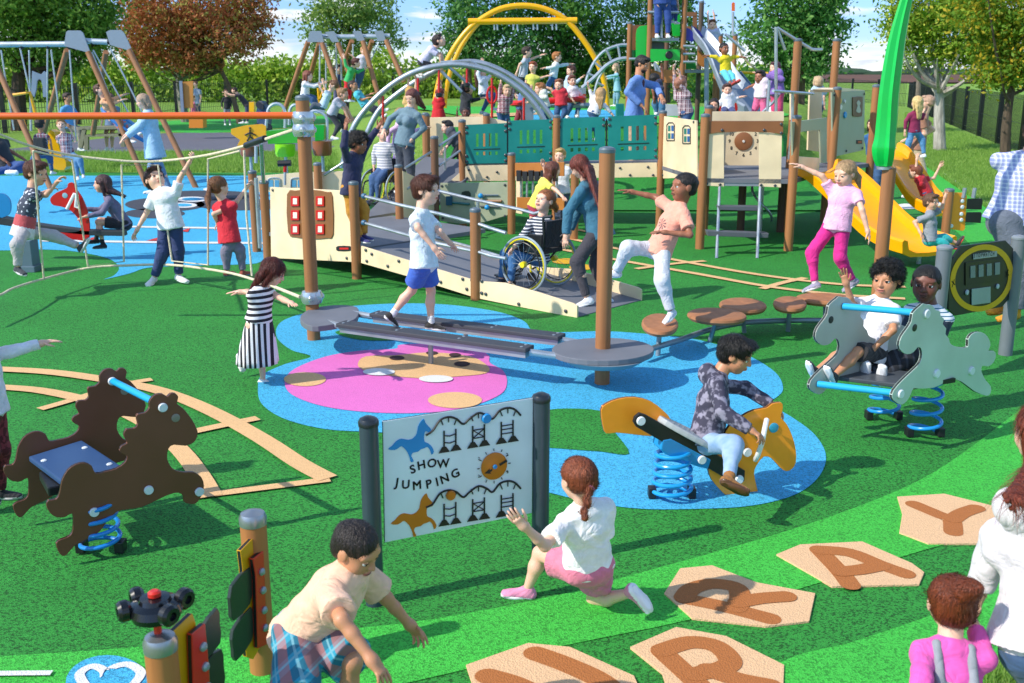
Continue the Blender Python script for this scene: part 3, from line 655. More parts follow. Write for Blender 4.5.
hs = wt.nodes.new('ShaderNodeHueSaturation'); hs.inputs['Saturation'].default_value = 1.12; hs.inputs['Value'].default_value = 1.65; wt.links.new(sk.outputs[0], hs.inputs['Color'])
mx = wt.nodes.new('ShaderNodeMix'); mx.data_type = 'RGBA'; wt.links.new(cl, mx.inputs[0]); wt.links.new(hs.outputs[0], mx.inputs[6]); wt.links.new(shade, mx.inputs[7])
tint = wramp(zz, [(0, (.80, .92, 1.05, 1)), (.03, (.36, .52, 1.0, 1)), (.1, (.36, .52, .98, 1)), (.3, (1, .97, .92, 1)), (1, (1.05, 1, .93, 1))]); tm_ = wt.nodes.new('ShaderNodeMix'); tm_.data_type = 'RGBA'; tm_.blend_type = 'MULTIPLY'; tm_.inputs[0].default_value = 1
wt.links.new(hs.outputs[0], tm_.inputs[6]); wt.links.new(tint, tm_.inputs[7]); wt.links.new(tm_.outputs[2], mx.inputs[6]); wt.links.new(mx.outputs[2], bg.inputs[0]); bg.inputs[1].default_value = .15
# ================= ground =================
def grassm(c1, c2, c3):
    t = NT('lawn'); f = t.noise(.35, 5, .65); g = t.noise(9, 4, .75, (1, 1, 1)); f2 = t.noise(45, 3, .7)
    a = t.mix(t.ramp(f, [(.3, 0.0), (.7, 1.0)]), c1, c2); a = t.mix(t.ramp(g, [(.4, 0.0), (.7, 1.0)]), a, c3); a = t.mix(t.ramp(f2, [(.35, .6), (.6, 0.0)]), a, dk(c1, .45))
    t.color(a).set(Roughness=.9); t.b.inputs['Specular IOR Level'].default_value = .15
    return t.bump(t.math('ADD', g, f2), .9, .05).m
LAWN = grassm('6E9A36', '8CB648', 'A8CA62')
def axis(parts):
    out = []
    for a, b, s in parts:
        n = max(1, int(round((b - a) / s))); out += [a + (b - a) * i / n for i in range(n)]
    return out + [parts[-1][1]]
xs = axis([(-900, -300, 200), (-300, -60, 40), (-60, -24, 6), (-24, 24, .6), (24, 60, 6), (60, 300, 40), (300, 900, 200)])
ys = axis([(-60, 0, 20), (0, 16, 4), (16, 46, .6), (46, 100, 3), (100, 300, 25), (300, 3000, 300)])
gm = MB(); gm.add([(x, y, hgt(x, y) if y > 1 else 0) for y in ys for x in xs], [(j * len(xs) + i, j * len(xs) + i + 1, (j + 1) * len(xs) + i + 1, (j + 1) * len(xs) + i) for j in range(len(ys) - 1) for i in range(len(xs) - 1)])
prop(gm.build('ground', LAWN, smooth=True), kind='structure')
def sheet(name, L, z, mat, smooth=0, kind='structure', world=False, edge=.006, parent=None):
    if smooth: L = spl2(L, smooth)
    P = [Vector((p[0], p[1], z)) for p in L] if world else [G(x, y, 0) for x, y in L]
    m = MB(); P = [Vector((p.x, p.y, z)) for p in P]
    from mathutils.geometry import tessellate_polygon
    tri = tessellate_polygon([P]); m.add(P, [t for t in tri]); o = m.build(name, mat, parent, auto=False)
    for p in o.data.polygons:
        p.use_smooth = False
    if len(o.data.polygons) and o.data.polygons[0].normal.z < 0: o.data.flip_normals()
    if kind: o['kind'] = kind
    return o
def ell_px(cx, cy, rx, ry, n=28, rot=0): return [(cx + rx * math.cos(a) * math.cos(rot) - ry * math.sin(a) * math.sin(rot), cy + rx * math.cos(a) * math.sin(rot) + ry * math.sin(a) * math.cos(rot)) for a in [2 * math.pi * i / n for i in range(n)]]
def band(L, w):                                 # a painted line of constant real width
    P = [G(x, y) for x, y in L]; a, b = [], []
    for i, p in enumerate(P):
        t = (P[min(i + 1, len(P) - 1)] - P[max(i - 1, 0)]); n = Vector((-t.y, t.x, 0)).normalized() * w / 2; a.append(p + n); b.append(p - n)
    return [(p.x, p.y) for p in a + b[::-1]]
RG = rubber('339238', .75, .2); RL = rubber('46C046', .5); RB = rubber('4CBAE8', .45, .14); RGREY = rubber('4C4F5A', .35)
PINK = rubber('F07CCC', .1, .1); BEI = rubber('F3C48C', .12, .12); WHT = rubber('EDEDED', .08, .05); DKS = rubber('4A3434', .2); RED = rubber('D8403C', .2); YLS = rubber('EDB52C', .2)
play = [(-260, 172), (345, 173), (420, 177), (790, 177), (860, 166), (899, 150), (949, 178), (992, 207), (1050, 250), (1250, 400), (1250, 560), (1060, 628), (992, 668), (975, 800), (900, 1300), (100, 1300), (-500, 800)]
sheet('play_area', play, .004, RG)
# light green bands
e1 = [(-60, 664), (0, 658), (120, 650), (215, 640), (365, 629), (460, 616), (560, 596), (640, 574), (720, 552), (800, 528), (870, 503), (920, 481), (960, 456), (1000, 426), (1045, 390), (1100, 345)]
e2 = [(1160, 440), (1060, 498), (985, 535), (925, 551), (820, 584), (690, 621), (560, 648), (440, 677), (330, 700), (200, 715), (-60, 730)]
sheet('play_area_light_band', spl2(e1, 4, False) + spl2(e2, 4, False), .008, RL)
e3 = [(640, 702), (740, 680), (800, 656), (850, 644), (930, 617), (985, 592), (1060, 556), (1200, 520)]
sheet('play_area_outer_band', spl2(e3, 4, False) + [(1100, 604), (990, 666), (972, 800), (640, 900)], .008, RL)
sheet('play_area_edge_band', [(885, 158), (899, 150.5), (949, 178.5), (992, 207.5), (1050, 250.5), (1100, 290), (1060, 320), (1024, 300), (990, 264), (950, 226), (915, 196)], .008, RL)
sheet('kerb_strip', band([(896, 148), (949, 177.5), (992, 206.5), (1050, 249.5), (1150, 325)], .07), .02, panel('D8D6D0', .8), world=True)
# blue surfacing
sheet('blue_surface_far', spl2([(-150, 176), (-150, 250), (0, 251), (40, 250), (75, 252), (108, 259), (119, 268), (114, 276), (104, 280), (130, 274), (150, 268), (200, 266), (240, 265), (262, 262), (290, 244), (325, 208), (343, 186), (347, 176)], 4, False), .008, RB)
for L in (ell_px(165, 205, 40, 7), ell_px(205, 196, 55, 5), ell_px(155, 214, 30, 5), ell_px(240, 205, 45, 6)): sheet('grey_surface_patch', L, .012, RGREY)
for L in (ell_px(192, 200, 16, 2.6), ell_px(183, 206, 14, 2.6), ell_px(215, 190, 12, 2)): sheet('swirl_marking', L, .016, WHT)
for L in (ell_px(192, 200, 10, 1.5), ell_px(183, 206, 9, 1.5)): sheet('swirl_marking', L, .020, RB)
sheet('line_marking', band([(128, 227.5), (250, 229.5), (330, 231)], .17), .016, WHT, world=True); sheet('line_marking', band([(42, 241.5), (180, 243.5), (330, 244.5)], .17), .016, WHT, world=True)
for L in ([(88, 240), (98, 237), (96, 242)], [(146, 242), (160, 238), (166, 241.5)], [(180, 232), (190, 229), (188, 233)]): sheet('red_marking', L, .018, RED)
BM = [(258, 388), (262, 376), (285, 365), (311, 357.5), (292, 351), (278, 340), (277, 328), (288, 319), (318, 311), (360, 306), (410, 304), (455, 306), (500, 313), (524, 322), (534, 332), (560, 333), (605, 332), (650, 335), (700, 341), (745, 355), (775, 373), (783, 390), (774, 400), (766, 404), (790, 417), (815, 436), (826, 458), (817, 480), (792, 497), (750, 507), (700, 510), (640, 510), (590, 503), (550, 494), (500, 480), (470, 462), (455, 447), (420, 436), (370, 433), (325, 430), (285, 420), (262, 405)]
sheet('blue_surface_middle', BM, .008, RB, 5)
sheet('green_island', [(500, 430), (540, 413), (575, 410), (604, 414), (612, 430), (629, 455), (600, 453), (560, 450), (520, 446)], .012, RG, 4)
sheet('green_island', [(335, 333), (370, 329), (410, 331), (418, 336), (400, 341), (360, 341)], .012, RG, 4)
sheet('pink_surface', [(285, 382), (295, 370), (325, 358), (360, 352), (395, 350), (400, 346), (430, 345), (470, 349), (488, 356), (490, 364), (503, 372), (507, 384), (500, 396), (470, 408), (430, 414), (375, 414), (325, 408), (292, 396)], .012, PINK, 5)
for L in (ell_px(305, 381, 21, 7), [(358, 365), (366, 358), (395, 357), (430, 354), (470, 358), (488, 368), (486, 375), (460, 378), (420, 380), (380, 376), (362, 371)], ell_px(455, 402, 27, 8)): sheet('beige_marking', spl2(L, 3), .016, BEI)
for L in (ell_px(379, 374, 16, 3.6), ell_px(436, 381, 17, 3.6)): sheet('white_marking', L, .020, WHT)
for L in (ell_px(397, 360, 7.5, 2.3), ell_px(462, 366, 8, 2.6), ell_px(455, 357, 6, 2), ell_px(432, 355, 6, 1.8)): sheet('dark_marking', L, .020, DKS)
# railway-track markings
for L, w_ in (([(-60, 369), (0, 371), (60, 375), (130, 386), (170, 396), (215, 415), (262, 441), (300, 466), (328, 481)], .135), ([(-60, 387), (0, 389), (50, 394), (110, 409), (150, 428), (180, 452), (200, 478), (212, 499)], .125),
              ([(40, 411), (68, 403), (120, 387), (152, 381)], .09), ([(160, 441), (210, 430), (258, 420)], .1), ([(196, 498.5), (330, 481.5)], .08)):
    sheet('track_marking', band(spl2(L, 4, False), w_), .012 + w_ * .05, BEI, world=True)
for L, w_ in (([(540, 233), (600, 246), (675, 261), (760, 276), (840, 285.5), (905, 288)], .11), ([(540, 246), (590, 256), (640, 265), (700, 275.5), (770, 288), (840, 296), (905, 300)], .11), ([(636, 270), (672, 265), (705, 262)], .1), ([(762, 290), (782, 284), (805, 279)], .1), ([(525, 236), (560, 229), (590, 233)], .1)):
    sheet('track_marking', band(spl2(L, 4, False), w_), .012 + w_ * .05, BEI, world=True)
for cx, cy, mt in ((650, 193, WHT), (628, 199, WHT), (648, 201, WHT), (640, 196, PINK), (582, 268, YLS), (565, 262, YLS), (605, 272, YLS), (935, 206, WHT), (908, 207, WHT)):
    sheet('flower_marking', ell_px(cx, cy, 13, 2.8), .012 + (.004 if mt == PINK else 0) + (cx % 3) * .001, mt)
# bottom-left roundel and painted line
sheet('roundel_marking', ell_px(108, 686, 42, 28), .014, RB)
sheet('roundel_marking', band(spl2([(86, 690), (80, 678), (92, 670), (104, 674), (106, 682), (112, 672), (128, 668), (141, 676), (134, 688), (120, 700)], 6, False), .04), .018, WHT, world=True)
sheet('line_marking', band([(-40, 680), (0, 677), (52, 676.5)], .035), .018, WHT, world=True)
# asphalt paths
ASP = rubber('70707C', .3)
sheet('asphalt_path', spl2([(-100, 168), (60, 157), (150, 152), (240, 151), (330, 152), (370, 148), (330, 139), (240, 133), (150, 134), (90, 140), (0, 150), (-100, 158)], 4), .006, ASP)
sheet('asphalt_path', [(520, 191), (690, 192), (870, 186), (870, 180), (600, 181), (520, 183)], .010, ASP)
sheet('green_surface', spl2([(150, 130), (200, 133), (260, 130), (330, 122), (345, 116), (250, 118), (160, 122)], 4), .008, RL)
def drape(name, L, dz, mat):
    P = []
    for x, y in L:
        d = ray(x, y); p = CAM.copy(); t = 14
        while t < 120:
            p = CAM + d * t
            if p.z < hgt(p.x, p.y): break
            t += .1
        P.append(p)
    bm = bmesh.new(); vs = [bm.verts.new((p.x, p.y, 0)) for p in P]; bm.faces.new(vs); bmesh.ops.triangulate(bm, faces=bm.faces)
    for _ in range(4):
        es = [e for e in bm.edges if e.calc_length() > 1.2]
        if es: bmesh.ops.subdivide_edges(bm, edges=es, cuts=1); bmesh.ops.triangulate(bm, faces=bm.faces)
    for v in bm.verts: v.co.z = hgt(v.co.x, v.co.y) + dz
    me = bpy.data.meshes.new(name); bmesh.ops.recalc_face_normals(bm, faces=bm.faces); bm.to_mesh(me); bm.free(); me.materials.append(mat)
    o = bpy.data.objects.new(name, me); COL.objects.link(o); o['kind'] = 'structure'
    if sum(p.normal.z for p in me.polygons) < 0: me.flip_normals()
drape('far_play_area', [(372, 122), (400, 112), (470, 107.5), (620, 107), (770, 108), (790, 116), (760, 124), (500, 126)], .03, RL)
drape('play_area_bank', [(425, 212), (432, 170), (440, 128), (780, 128), (800, 170), (856, 205), (856, 212)], .03, RG)
drape('far_blue_surface', [(520, 122), (545, 112), (620, 111.5), (640, 119), (600, 124)], .05, RB)
drape('far_path', [(455, 119), (470, 116.2), (520, 115), (548, 114), (548, 116), (500, 119)], .06, BEI)
# ploughed field on the horizon, distant tree line
t = NT('ploughed_field'); t.color(t.mix(t.ramp(t.noise(.09, 5, .6, (1, .2, 1)), [(.35, 0.0), (.65, 1.0)]), '4A2A16', '6E4424')); t.set(Roughness=.95)
sheet('ploughed_field', [(735, 83.5), (1300, 84.5), (1300, 74.2), (735, 74.0)], .35, t.m)
# ================= vegetation =================
rng = np.random.default_rng(7)
def leaves(C, sizes, aspect=.6, jit=.9):
    """one quad per centre, random orientation"""
    n = len(C); a = rng.normal(size=(n, 3)); a /= np.linalg.norm(a, axis=1)[:, None]; b = rng.normal(size=(n, 3)); b[:, 2] += .4; b -= a * (a * b).sum(1)[:, None]; b /= np.linalg.norm(b, axis=1)[:, None]
    a = a * sizes[:, None]; b = b * sizes[:, None] * aspect
    V_ = np.stack([C - a, C + b * .8, C + a, C - b * .8], 1).reshape(-1, 3); F_ = np.arange(4 * n).reshape(n, 4); return V_, F_
def npmesh(name, V_, F_, mat, parent):
    me = bpy.data.meshes.new(name); off = np.array(rootloc(parent)) if parent else 0; V_ = (V_ - off).astype(np.float32)
    me.vertices.add(len(V_)); me.vertices.foreach_set('co', V_.ravel()); k = F_.shape[1]; me.loops.add(F_.size); me.loops.foreach_set('vertex_index', F_.ravel().astype(np.int32))
    me.polygons.add(len(F_)); me.polygons.foreach_set('loop_start', np.arange(0, F_.size, k, dtype=np.int32)); me.update(calc_edges=True); me.validate(); me.materials.append(mat)
    o = bpy.data.objects.new(name, me); COL.objects.link(o); o.parent = parent; return o
def clumps(blobs, Y, per, leaf, depth=.85, clump=.55, cs=None):
    """leaf centres gathered in small clumps through the blobs (blob = px centre, px radii)"""
    out = []; k = Y / FPX
    for (cx, cy, rx, ry) in blobs:
        c = np.array(V(cx, cy, Y)); R3 = np.array([rx * k, rx * k * depth, ry * k]); nc = max(6, int(per * rx * ry / 300))
        d = rng.normal(size=(nc, 3)); d /= np.linalg.norm(d, axis=1)[:, None]; r = rng.uniform(.25, 1.0, nc) ** .45 * rng.uniform(.85, 1.12, nc)
        P = c + d * r[:, None] * R3; m = 26; cr = clump * (cs or 1)
        Q = P[:, None, :] + rng.normal(size=(nc, m, 3)) * np.array([cr, cr, cr * .55]) * rng.uniform(.5, 1.2, (nc, 1, 1)); out.append(Q.reshape(-1, 3))
    C = np.concatenate(out); return leaves(C, leaf * rng.uniform(.6, 1.3, len(C)))
def tree(label, Y, base, blobs, mat, tr='6B5A48', per=16, leaf=.19, trunk=.35, fork=None, group='trees beyond the playground fence', clump=.5, name='leafy_tree'):
    b = V(base[0], base[1], Y); b.z = hgt(b.x, b.y) - .1; root = thing(name, label, 'tree', b, group)
    m = MB(); c0 = blobs[0]; top = V(base[0] * .55 + c0[0] * .45, fork or c0[1] + c0[3] * .55, Y); rr = random.Random(int(base[0]))
    m.tube(spline([b - Vector((0, 0, .3)), b.lerp(top, .5) + Vector((rr.uniform(-.2, .2), 0, 0)), top], 5), [trunk * (1.25 - .5 * i / 10) for i in range(11)], 10)
    for bl in blobs:
        for j in range(3):
            e = V(bl[0] + rr.uniform(-.55, .55) * bl[2], bl[1] + rr.uniform(-.5, .4) * bl[3], Y + rr.uniform(-1.5, 1.5)); s0 = top.lerp(b, rr.uniform(0, .18)); mid = s0.lerp(e, .5) + Vector((0, 0, -.25 * abs(e.x - s0.x)))
            m.tube(spline([s0, mid, e], 5), [trunk * .5 * (1 - .85 * i / 10) for i in range(11)], 6)
    m.build('trunk', bark(tr), root, smooth=True); v, f = clumps(blobs, Y, per * 2.4, leaf * .58, clump=clump * .72); npmesh('crown', v, f, mat, root); return root
G1 = leafm('46702E', '6E9C40', 'A4C45A'); G2 = leafm('386A3A', '568E48', '88B45E'); G3 = leafm('52801F', '92B438', 'CCD052', .35); GR = leafm('9A5E40', 'DC8A5E', 'B0B860', .4); GY = leafm('648C24', '9CBC3C', 'C4D460', .4); GD = leafm('2E5E28', '4C8038', '78A84A')  # leaf colours lightened, painting haze into the distant trees' foliage
tree('tall dark green tree over the far left swing set', 46, (17, 122), [(20, -22, 78, 50), (70, 10, 50, 36), (5, 30, 42, 38), (60, 52, 28, 22), (88, 38, 24, 26)], G1, '4A3C30', trunk=.3, fork=62)
tree('broad tree turning orange and red behind the left swings', 52, (240, 108), [(188, -10, 74, 40), (158, 30, 44, 32), (222, 36, 48, 28), (250, 14, 26, 24), (190, 60, 34, 12), (140, 52, 22, 16)], GR, '7A6252', trunk=.12, fork=62)
tree('grey forked tree standing inside the orange crown', 54, (186, 112), [(170, 40, 40, 26), (205, 30, 40, 26)], leafm('5A5A20', '86702C', 'B07A34'), '8E8880', per=9, trunk=.2, fork=78)
tree('mid green tree above the wooden framed swings', 58, (345, 112), [(352, -8, 44, 36), (322, 20, 20, 20), (368, 26, 32, 22), (345, 46, 22, 11), (395, 42, 9, 6), (312, 42, 10, 6)], leafm('5C8444', '88AA58', 'B4C870'), '5E5244', trunk=.12)
tree('large dark green tree behind the yellow arch', 48, (470, 112), [(484, -2, 40, 40), (460, 40, 18, 26), (500, 48, 40, 24)], G2, trunk=.13)
tree('dense dark green tree behind the arch and the hanging frame', 50, (560, 112), [(565, 6, 50, 44), (590, 50, 40, 30), (545, 64, 44, 16)], GD, trunk=.13)
tree('dark green tree rising behind the tall slide tower', 52, (668, 114), [(655, -6, 42, 40), (680, 42, 32, 30), (632, 50, 24, 22), (640, 78, 30, 12)], G2, trunk=.13)
tree('tall green tree standing alone between slide and field', 44, (800, 112), [(800, -10, 44, 36), (778, 36, 36, 26), (816, 30, 28, 26), (800, 64, 34, 16), (766, 80, 24, 12)], leafm('3E7034', '609C4A', '92C066'), trunk=.15)
tree('green tree with pale forked trunk beside the black fence', 34, (945, 112), [(932, 0, 38, 30), (962, 28, 46, 28), (910, 36, 20, 14), (896, 22, 13, 12), (990, 48, 32, 22), (945, 56, 22, 8)], G3, 'B4AFA8', per=20, leaf=.13, trunk=.17, fork=88, clump=.4)
tree('dark yellowing tree at the right behind the black fence', 30, (1012, 112), [(1010, 0, 60, 38), (1030, 45, 50, 34), (1000, 70, 34, 16)], leafm('507820', '84A838', 'D4B434'), '5A4C3E', per=20, leaf=.12, trunk=.13, fork=90, clump=.4)
tree('small bare stemmed tree behind the pale trunk', 60, (919, 84), [(918, 55, 22, 13), (908, 60, 12, 8)], G3, '7A7066', trunk=.14, per=9)
# long hedge, far tree line
root = thing('hedge', 'long bright yellow green hedge behind the far fence', 'hedge', (-20, 92, 0)); Cs = []
for i in range(1150):
    px = rng.uniform(-80, 760); top = 62 + 4 * math.sin(px * .03) + 3 * math.sin(px * .11) + (4 if px > 430 else 0) + rng.uniform(-2, 3); py = top + (102 - top) * rng.uniform(0, 1) ** 1.1
    c = np.array(V(px, py, 92 + rng.uniform(-1.2, 1.6))); Cs.append(c + rng.normal(size=(26, 3)) * np.array([.5, .4, .42]))
C = np.concatenate(Cs); v, f = leaves(C, .26 * rng.uniform(.6, 1.3, len(C))); npmesh('foliage', v, f, GY, root)
root = thing('shrub', 'dark green shrub under the lone tall tree', 'shrub', V(765, 100, 60)); v, f = clumps([(745, 88, 42, 14), (700, 92, 30, 12), (800, 92, 30, 9)], 60, 14, .2); npmesh('foliage', v, f, GD, root)
m = MB(); rr = random.Random(3); x = -900
while x < 1300:
    w_ = rr.uniform(20, 70); m.ball((x, 1600, 0), 1, 10, (w_, 10, rr.uniform(5, 11))); x += w_ * 1.1
prop(m.build('distant_wood', leafm('2C3E2C', '38503A', '445C44', .0, .02), smooth=True), kind='stuff')
# grass blades
def blades(name, label, poly_fn, n, hgt_, seed=1):
    r = np.random.default_rng(seed); P = poly_fn(r, n); n = len(P); a = r.uniform(0, 6.28, n); w_ = hgt_ * .09; H = hgt_ * r.uniform(.5, 1.2, n)
    dx = np.stack([np.cos(a) * w_, np.sin(a) * w_, np.zeros(n)], 1); tip = P + np.stack([r.normal(0, .35, n) * H, r.normal(0, .35, n) * H, H], 1)
    V_ = np.stack([P - dx, P + dx, tip], 1).reshape(-1, 3); o = npmesh(name, V_, np.arange(3 * n).reshape(n, 3), leafm('6E983A', '8CB450', 'B0D070', .5), None); prop(o, label, 'grass', kind='stuff')
def in_px(x0, x1, y0, y1):
    def fn(r, n):
        out = []
        for _ in range(n):
            px, t_ = r.uniform(x0, x1), r.uniform(0, 1); Y0, Y1 = G(500, y1).y, G(500, y0).y; Yq = Y0 + (Y1 - Y0) * t_; out.append((X_(px, Yq), Yq, 0))
        return np.array(out)
    return fn
def wedge(r, n):                                # lawn between kerb and fence on the right
    A, B, Cc, D = [np.array(G(*p)) for p in ((902, 150), (1150, 322), (1150, 200), (905, 112))]
    u, v = r.uniform(0, 1, n) ** 1.0, r.uniform(0, 1, n) ** 1.6; P = ((A * (1 - u[:, None]) + B * u[:, None]) * (1 - v[:, None]) + (D * (1 - u[:, None]) + Cc * u[:, None]) * v[:, None]); P[:, 2] = 0; return P
blades('grass', 'short sunlit grass beside the black fence', wedge, 60000, .09, 2)
blades('grass', 'strip of long grass behind the blue surface', in_px(-40, 345, 153, 172.5), 30000, .14, 3)
def corner(r, n):
    A, B, Cc, D = [np.array(G(*p)) for p in ((985, 676), (1100, 606), (1180, 760), (985, 800))]; u, v = r.uniform(0, 1, n), r.uniform(0, 1, n)
    P = ((A * (1 - u[:, None]) + B * u[:, None]) * (1 - v[:, None]) + (D * (1 - u[:, None]) + Cc * u[:, None]) * v[:, None]); P[:, 2] = 0; return P
blades('grass', 'tuft of near grass by the white blouse', corner, 9000, .07, 4)
# ================= fences =================
def fence(label, pts, H, gap, wire, post_gap, pw=.16, dark='08090A'):
    root = thing('mesh_fence', label, 'fence', pts[0]); m = MB(); M_ = panel(dark)
    for a, b in zip(pts, pts[1:]):
        L = (b - a).length; n = int(L / gap); d = (b - a).normalized()
        for i in range(n):
            p = a + d * (i * gap); z = hgt(p.x, p.y); m.box((p.x, p.y, z + H / 2), (wire, wire, H))
        for zf in (.12, .5, .93): m.tube([a + Vector((0, 0, H * zf + hgt(a.x, a.y))), b + Vector((0, 0, H * zf + hgt(b.x, b.y)))], wire * .8, 4)
        k = max(1, int(round(L / post_gap)))
        for i in range(k): p = a + (b - a) * (i / k); q = MB(); z = hgt(p.x, p.y); q.box((p.x, p.y - .04, z + H / 2 + .05), (pw, pw, H + .1)); q.build('fence_post', M_, root)
    m.build('mesh_panel', M_, root)
fence('black bar fence running away along the right lawn', [G(1100, 196), G(1020, 153), G(907, 107)], 1.75, .15, .011, 4.6, .13)
fence('black bar fence along the foot of the yellow green hedge', [G(-60, 142), G(6, 133), G(177, 113), G(302, 103), G(760, 103), G(829, 100), G(907, 107)], 1.85, .3, .02, 7.5)
# ================= near equipment =================
def grow(P, c, k): return [c + (p - c) * k for p in P]
def plate(name, mat, parent, P, th, n, bevel=.004, edge=None):
    """flat board: outline P (3-D), thickness th along n; edge = second material for the rim"""
    m = MB(); P = [Vector(p) for p in P]; k = len(P)
    m.prism(P, Vector(n) * th, 0)
    if edge is not None:
        for i in range(k): m.m[2 + i] = 1
        return m.build(name, [mat, edge], parent, bevel=bevel)
    return m.build(name, mat, parent, bevel=bevel)
def coil(c, r0, r1, H, turns, rt, mat, root, label=None):
    pts = []; n = int(turns * 22)
    for i in range(n + 1):
        t = i / n; a = 2 * math.pi * turns * t; r = r0 + (r1 - r0) * t
        zt = t if 0.06 < t < .94 else t
        pts.append((c[0] + r * math.cos(a), c[1] + r * math.sin(a), c[2] + rt + (H - 2 * rt) * zt))
    m = MB(); m.tube(pts, rt, 10); o = m.build('spring', mat, root, smooth=True)
    for q in (-1, 1): m = MB(); m.box((c[0] + q * r0, c[1], c[2] + .03), (.045, .07, .06)); m.build('spring_clamp', BLACKP, root, bevel=.006)
    return o
# --- brown double horse ---
def gy(row): return G(512, row).y
BRH = panel('754530', .5); BRE = panel('2A1810', .4)
pl = Plane(G(102, 556) + Vector((0, -.05, 0)), (.84, .54))
hz = [(430, 195), (443, 184), (462, 182), (476, 190), (485, 181), (500, 181), (508, 192), (504, 210), (520, 222), (545, 252), (562, 285), (562, 302), (552, 320), (528, 330), (495, 327), (480, 338), (476, 365), (486, 388), (500, 400), (525, 405), (552, 405), (574, 420), (581, 445), (573, 474), (556, 495), (535, 494), (523, 488), (522, 474), (508, 463), (478, 470), (440, 488), (400, 505), (360, 511), (332, 518), (305, 545), (285, 573), (250, 594), (215, 612), (190, 640), (177, 643), (166, 630), (160, 608), (172, 597), (192, 590), (205, 578), (208, 555), (206, 522), (185, 533), (160, 533), (142, 520), (132, 500), (138, 485), (160, 482), (170, 462), (176, 430), (192, 400), (215, 383), (240, 378), (262, 388), (272, 408), (300, 403), (330, 395), (355, 378), (362, 360), (348, 352), (340, 343), (347, 330), (362, 322), (355, 308), (352, 296), (360, 282), (382, 280), (392, 268), (388, 250), (392, 240), (412, 236), (425, 222), (424, 208)]
hz = zm(spl2(hz, 2), 0, 330, 2.846)
F_ = pl.pts(hz); hd1 = pl.pt(163, 407); T_ = G(109, 379, hd1.z) - hd1; T_ *= .93
root = thing('spring_horse_rocker', 'dark brown double horse rocker on a single blue spring', 'spring rocker', G(102, 556))
B_ = [p + T_ for p in F_]
nn = pl.n
for P in (F_, B_): plate('horse_panel', BRH, root, P, .022, nn, .003, BRE)
for P, off in ((F_, -nn * .002), (B_, -nn * .002)):
    pass
def disc(name, c, n, r, th, mat, parent, seg=20):
    m = MB(); m.lathe([(r, 0), (r, th * .6), (r * .85, th)], c, seg, n); return m.build(name, mat, parent, smooth=True)
WC = panel('DDE4EA', .35)
for x, y in zm([(463, 220), (423, 455), (567, 460), (268, 518)], 0, 330, 2.846):
    disc('bolt_cap', pl.pt(x, y), -nn, .024, .014, WC, root)
for x, y in zm([(463, 220)], 0, 330, 2.846): disc('bolt_cap', pl.pt(x, y) + T_, -nn, .024, .014, WC, root)
e_ = zm([(500, 250)], 0, 330, 2.846)[0]
for q in (Vector((0, 0, 0)), T_): disc('eye_spot', pl.pt(*e_) + q, -nn, .022, .004, panel('8C8276'), root)
m = MB(); m.cyl(hd1 + nn * .02 - Vector((0, 0, 0)), hd1 + T_ * 1.0, .019, 14); m.build('handle_bar', paint('1FA8E0'), root, smooth=True)
fb = pl.pt(*zm([(567, 460)], 0, 330, 2.846)[0]); m = MB(); m.cyl(fb + nn * .02, fb + T_, .014, 10); m.build('foot_bar', STEEL, root, smooth=True)
a, b = pl.pt(*zm([(200, 440)], 0, 330, 2.846)[0]), pl.pt(*zm([(360, 378)], 0, 330, 2.846)[0])
zs = .40; a.z = zs - .02; b.z = zs + .02; a += nn * .02; b += nn * .02
m = MB(); m.prism([a, b, b + T_ * .93, a + T_ * .93], (0, 0, .03)); m.build('seat', panel('2C4C78', .5), root, bevel=.008)
bolts(MB(), [a.lerp(b, u_) + T_ * v_ + Vector((0, 0, .03)) for u_ in (.12, .88) for v_ in (.2, .72)], (0, 0, 1), .016, .008).build('bolt_cap', WC, root)
c_ = G(102, 553); sc_c = (a + b) / 2 + T_ * .45
m = MB(); m.box((sc_c.x, sc_c.y, zs - .05), (.34, .26, .05), rz=math.atan2(pl.d.y, pl.d.x)); m.build('seat_bracket', BLACKP, root, bevel=.01)
coil((c_.x, c_.y, .012), .10, .085, zs - .09, 4.4, .0115, paint('1E86D8'), root)
# --- show jumping board ---
def glyphs(name, items, pl, mat, parent, off, th=.0015):
    """items: (char, px, py, height px, angle, bold) placed on the plane, facing the viewer"""
    bag = Bag()
    for ch, px, py, hp, ang, bold in items:
        cu = bpy.data.curves.new('t', 'FONT'); cu.body = ch; cu.size = 1; cu.align_x = 'CENTER'; cu.align_y = 'CENTER'; cu.bevel_depth = bold * .9; cu.bevel_resolution = 0; cu.resolution_u = 3
        ob = bpy.data.objects.new('t', cu); me = bpy.data.meshes.new_from_object(ob); bpy.data.objects.remove(ob); bpy.data.curves.remove(cu)
        c = pl.pt(px, py, off); hh = (pl.pt(px, py - hp / 2) - pl.pt(px, py + hp / 2)).length / .72; ca, sa = math.cos(ang), math.sin(ang)
        d = pl.d if pl.d.x > 0 else -pl.d; vs = [c + d * ((v.co.x * ca - v.co.y * sa) * hh) + Vector((0, 0, 1)) * ((v.co.x * sa + v.co.y * ca) * hh) for v in me.vertices]
        if len(me.vertices): bag.add([tuple(v) for v in vs], [tuple(p.vertices) for p in me.polygons])
        bpy.data.meshes.remove(me)
    return bag.build(name, mat, parent)
pa, pb = G(375, 604), G(540, 566)
pl = Plane(pa, pb - pa); root = thing('activity_board', 'white show jumping play board between two dark grey posts', 'play board', (pa + pb) / 2)
DP = paint('37444F', .35)
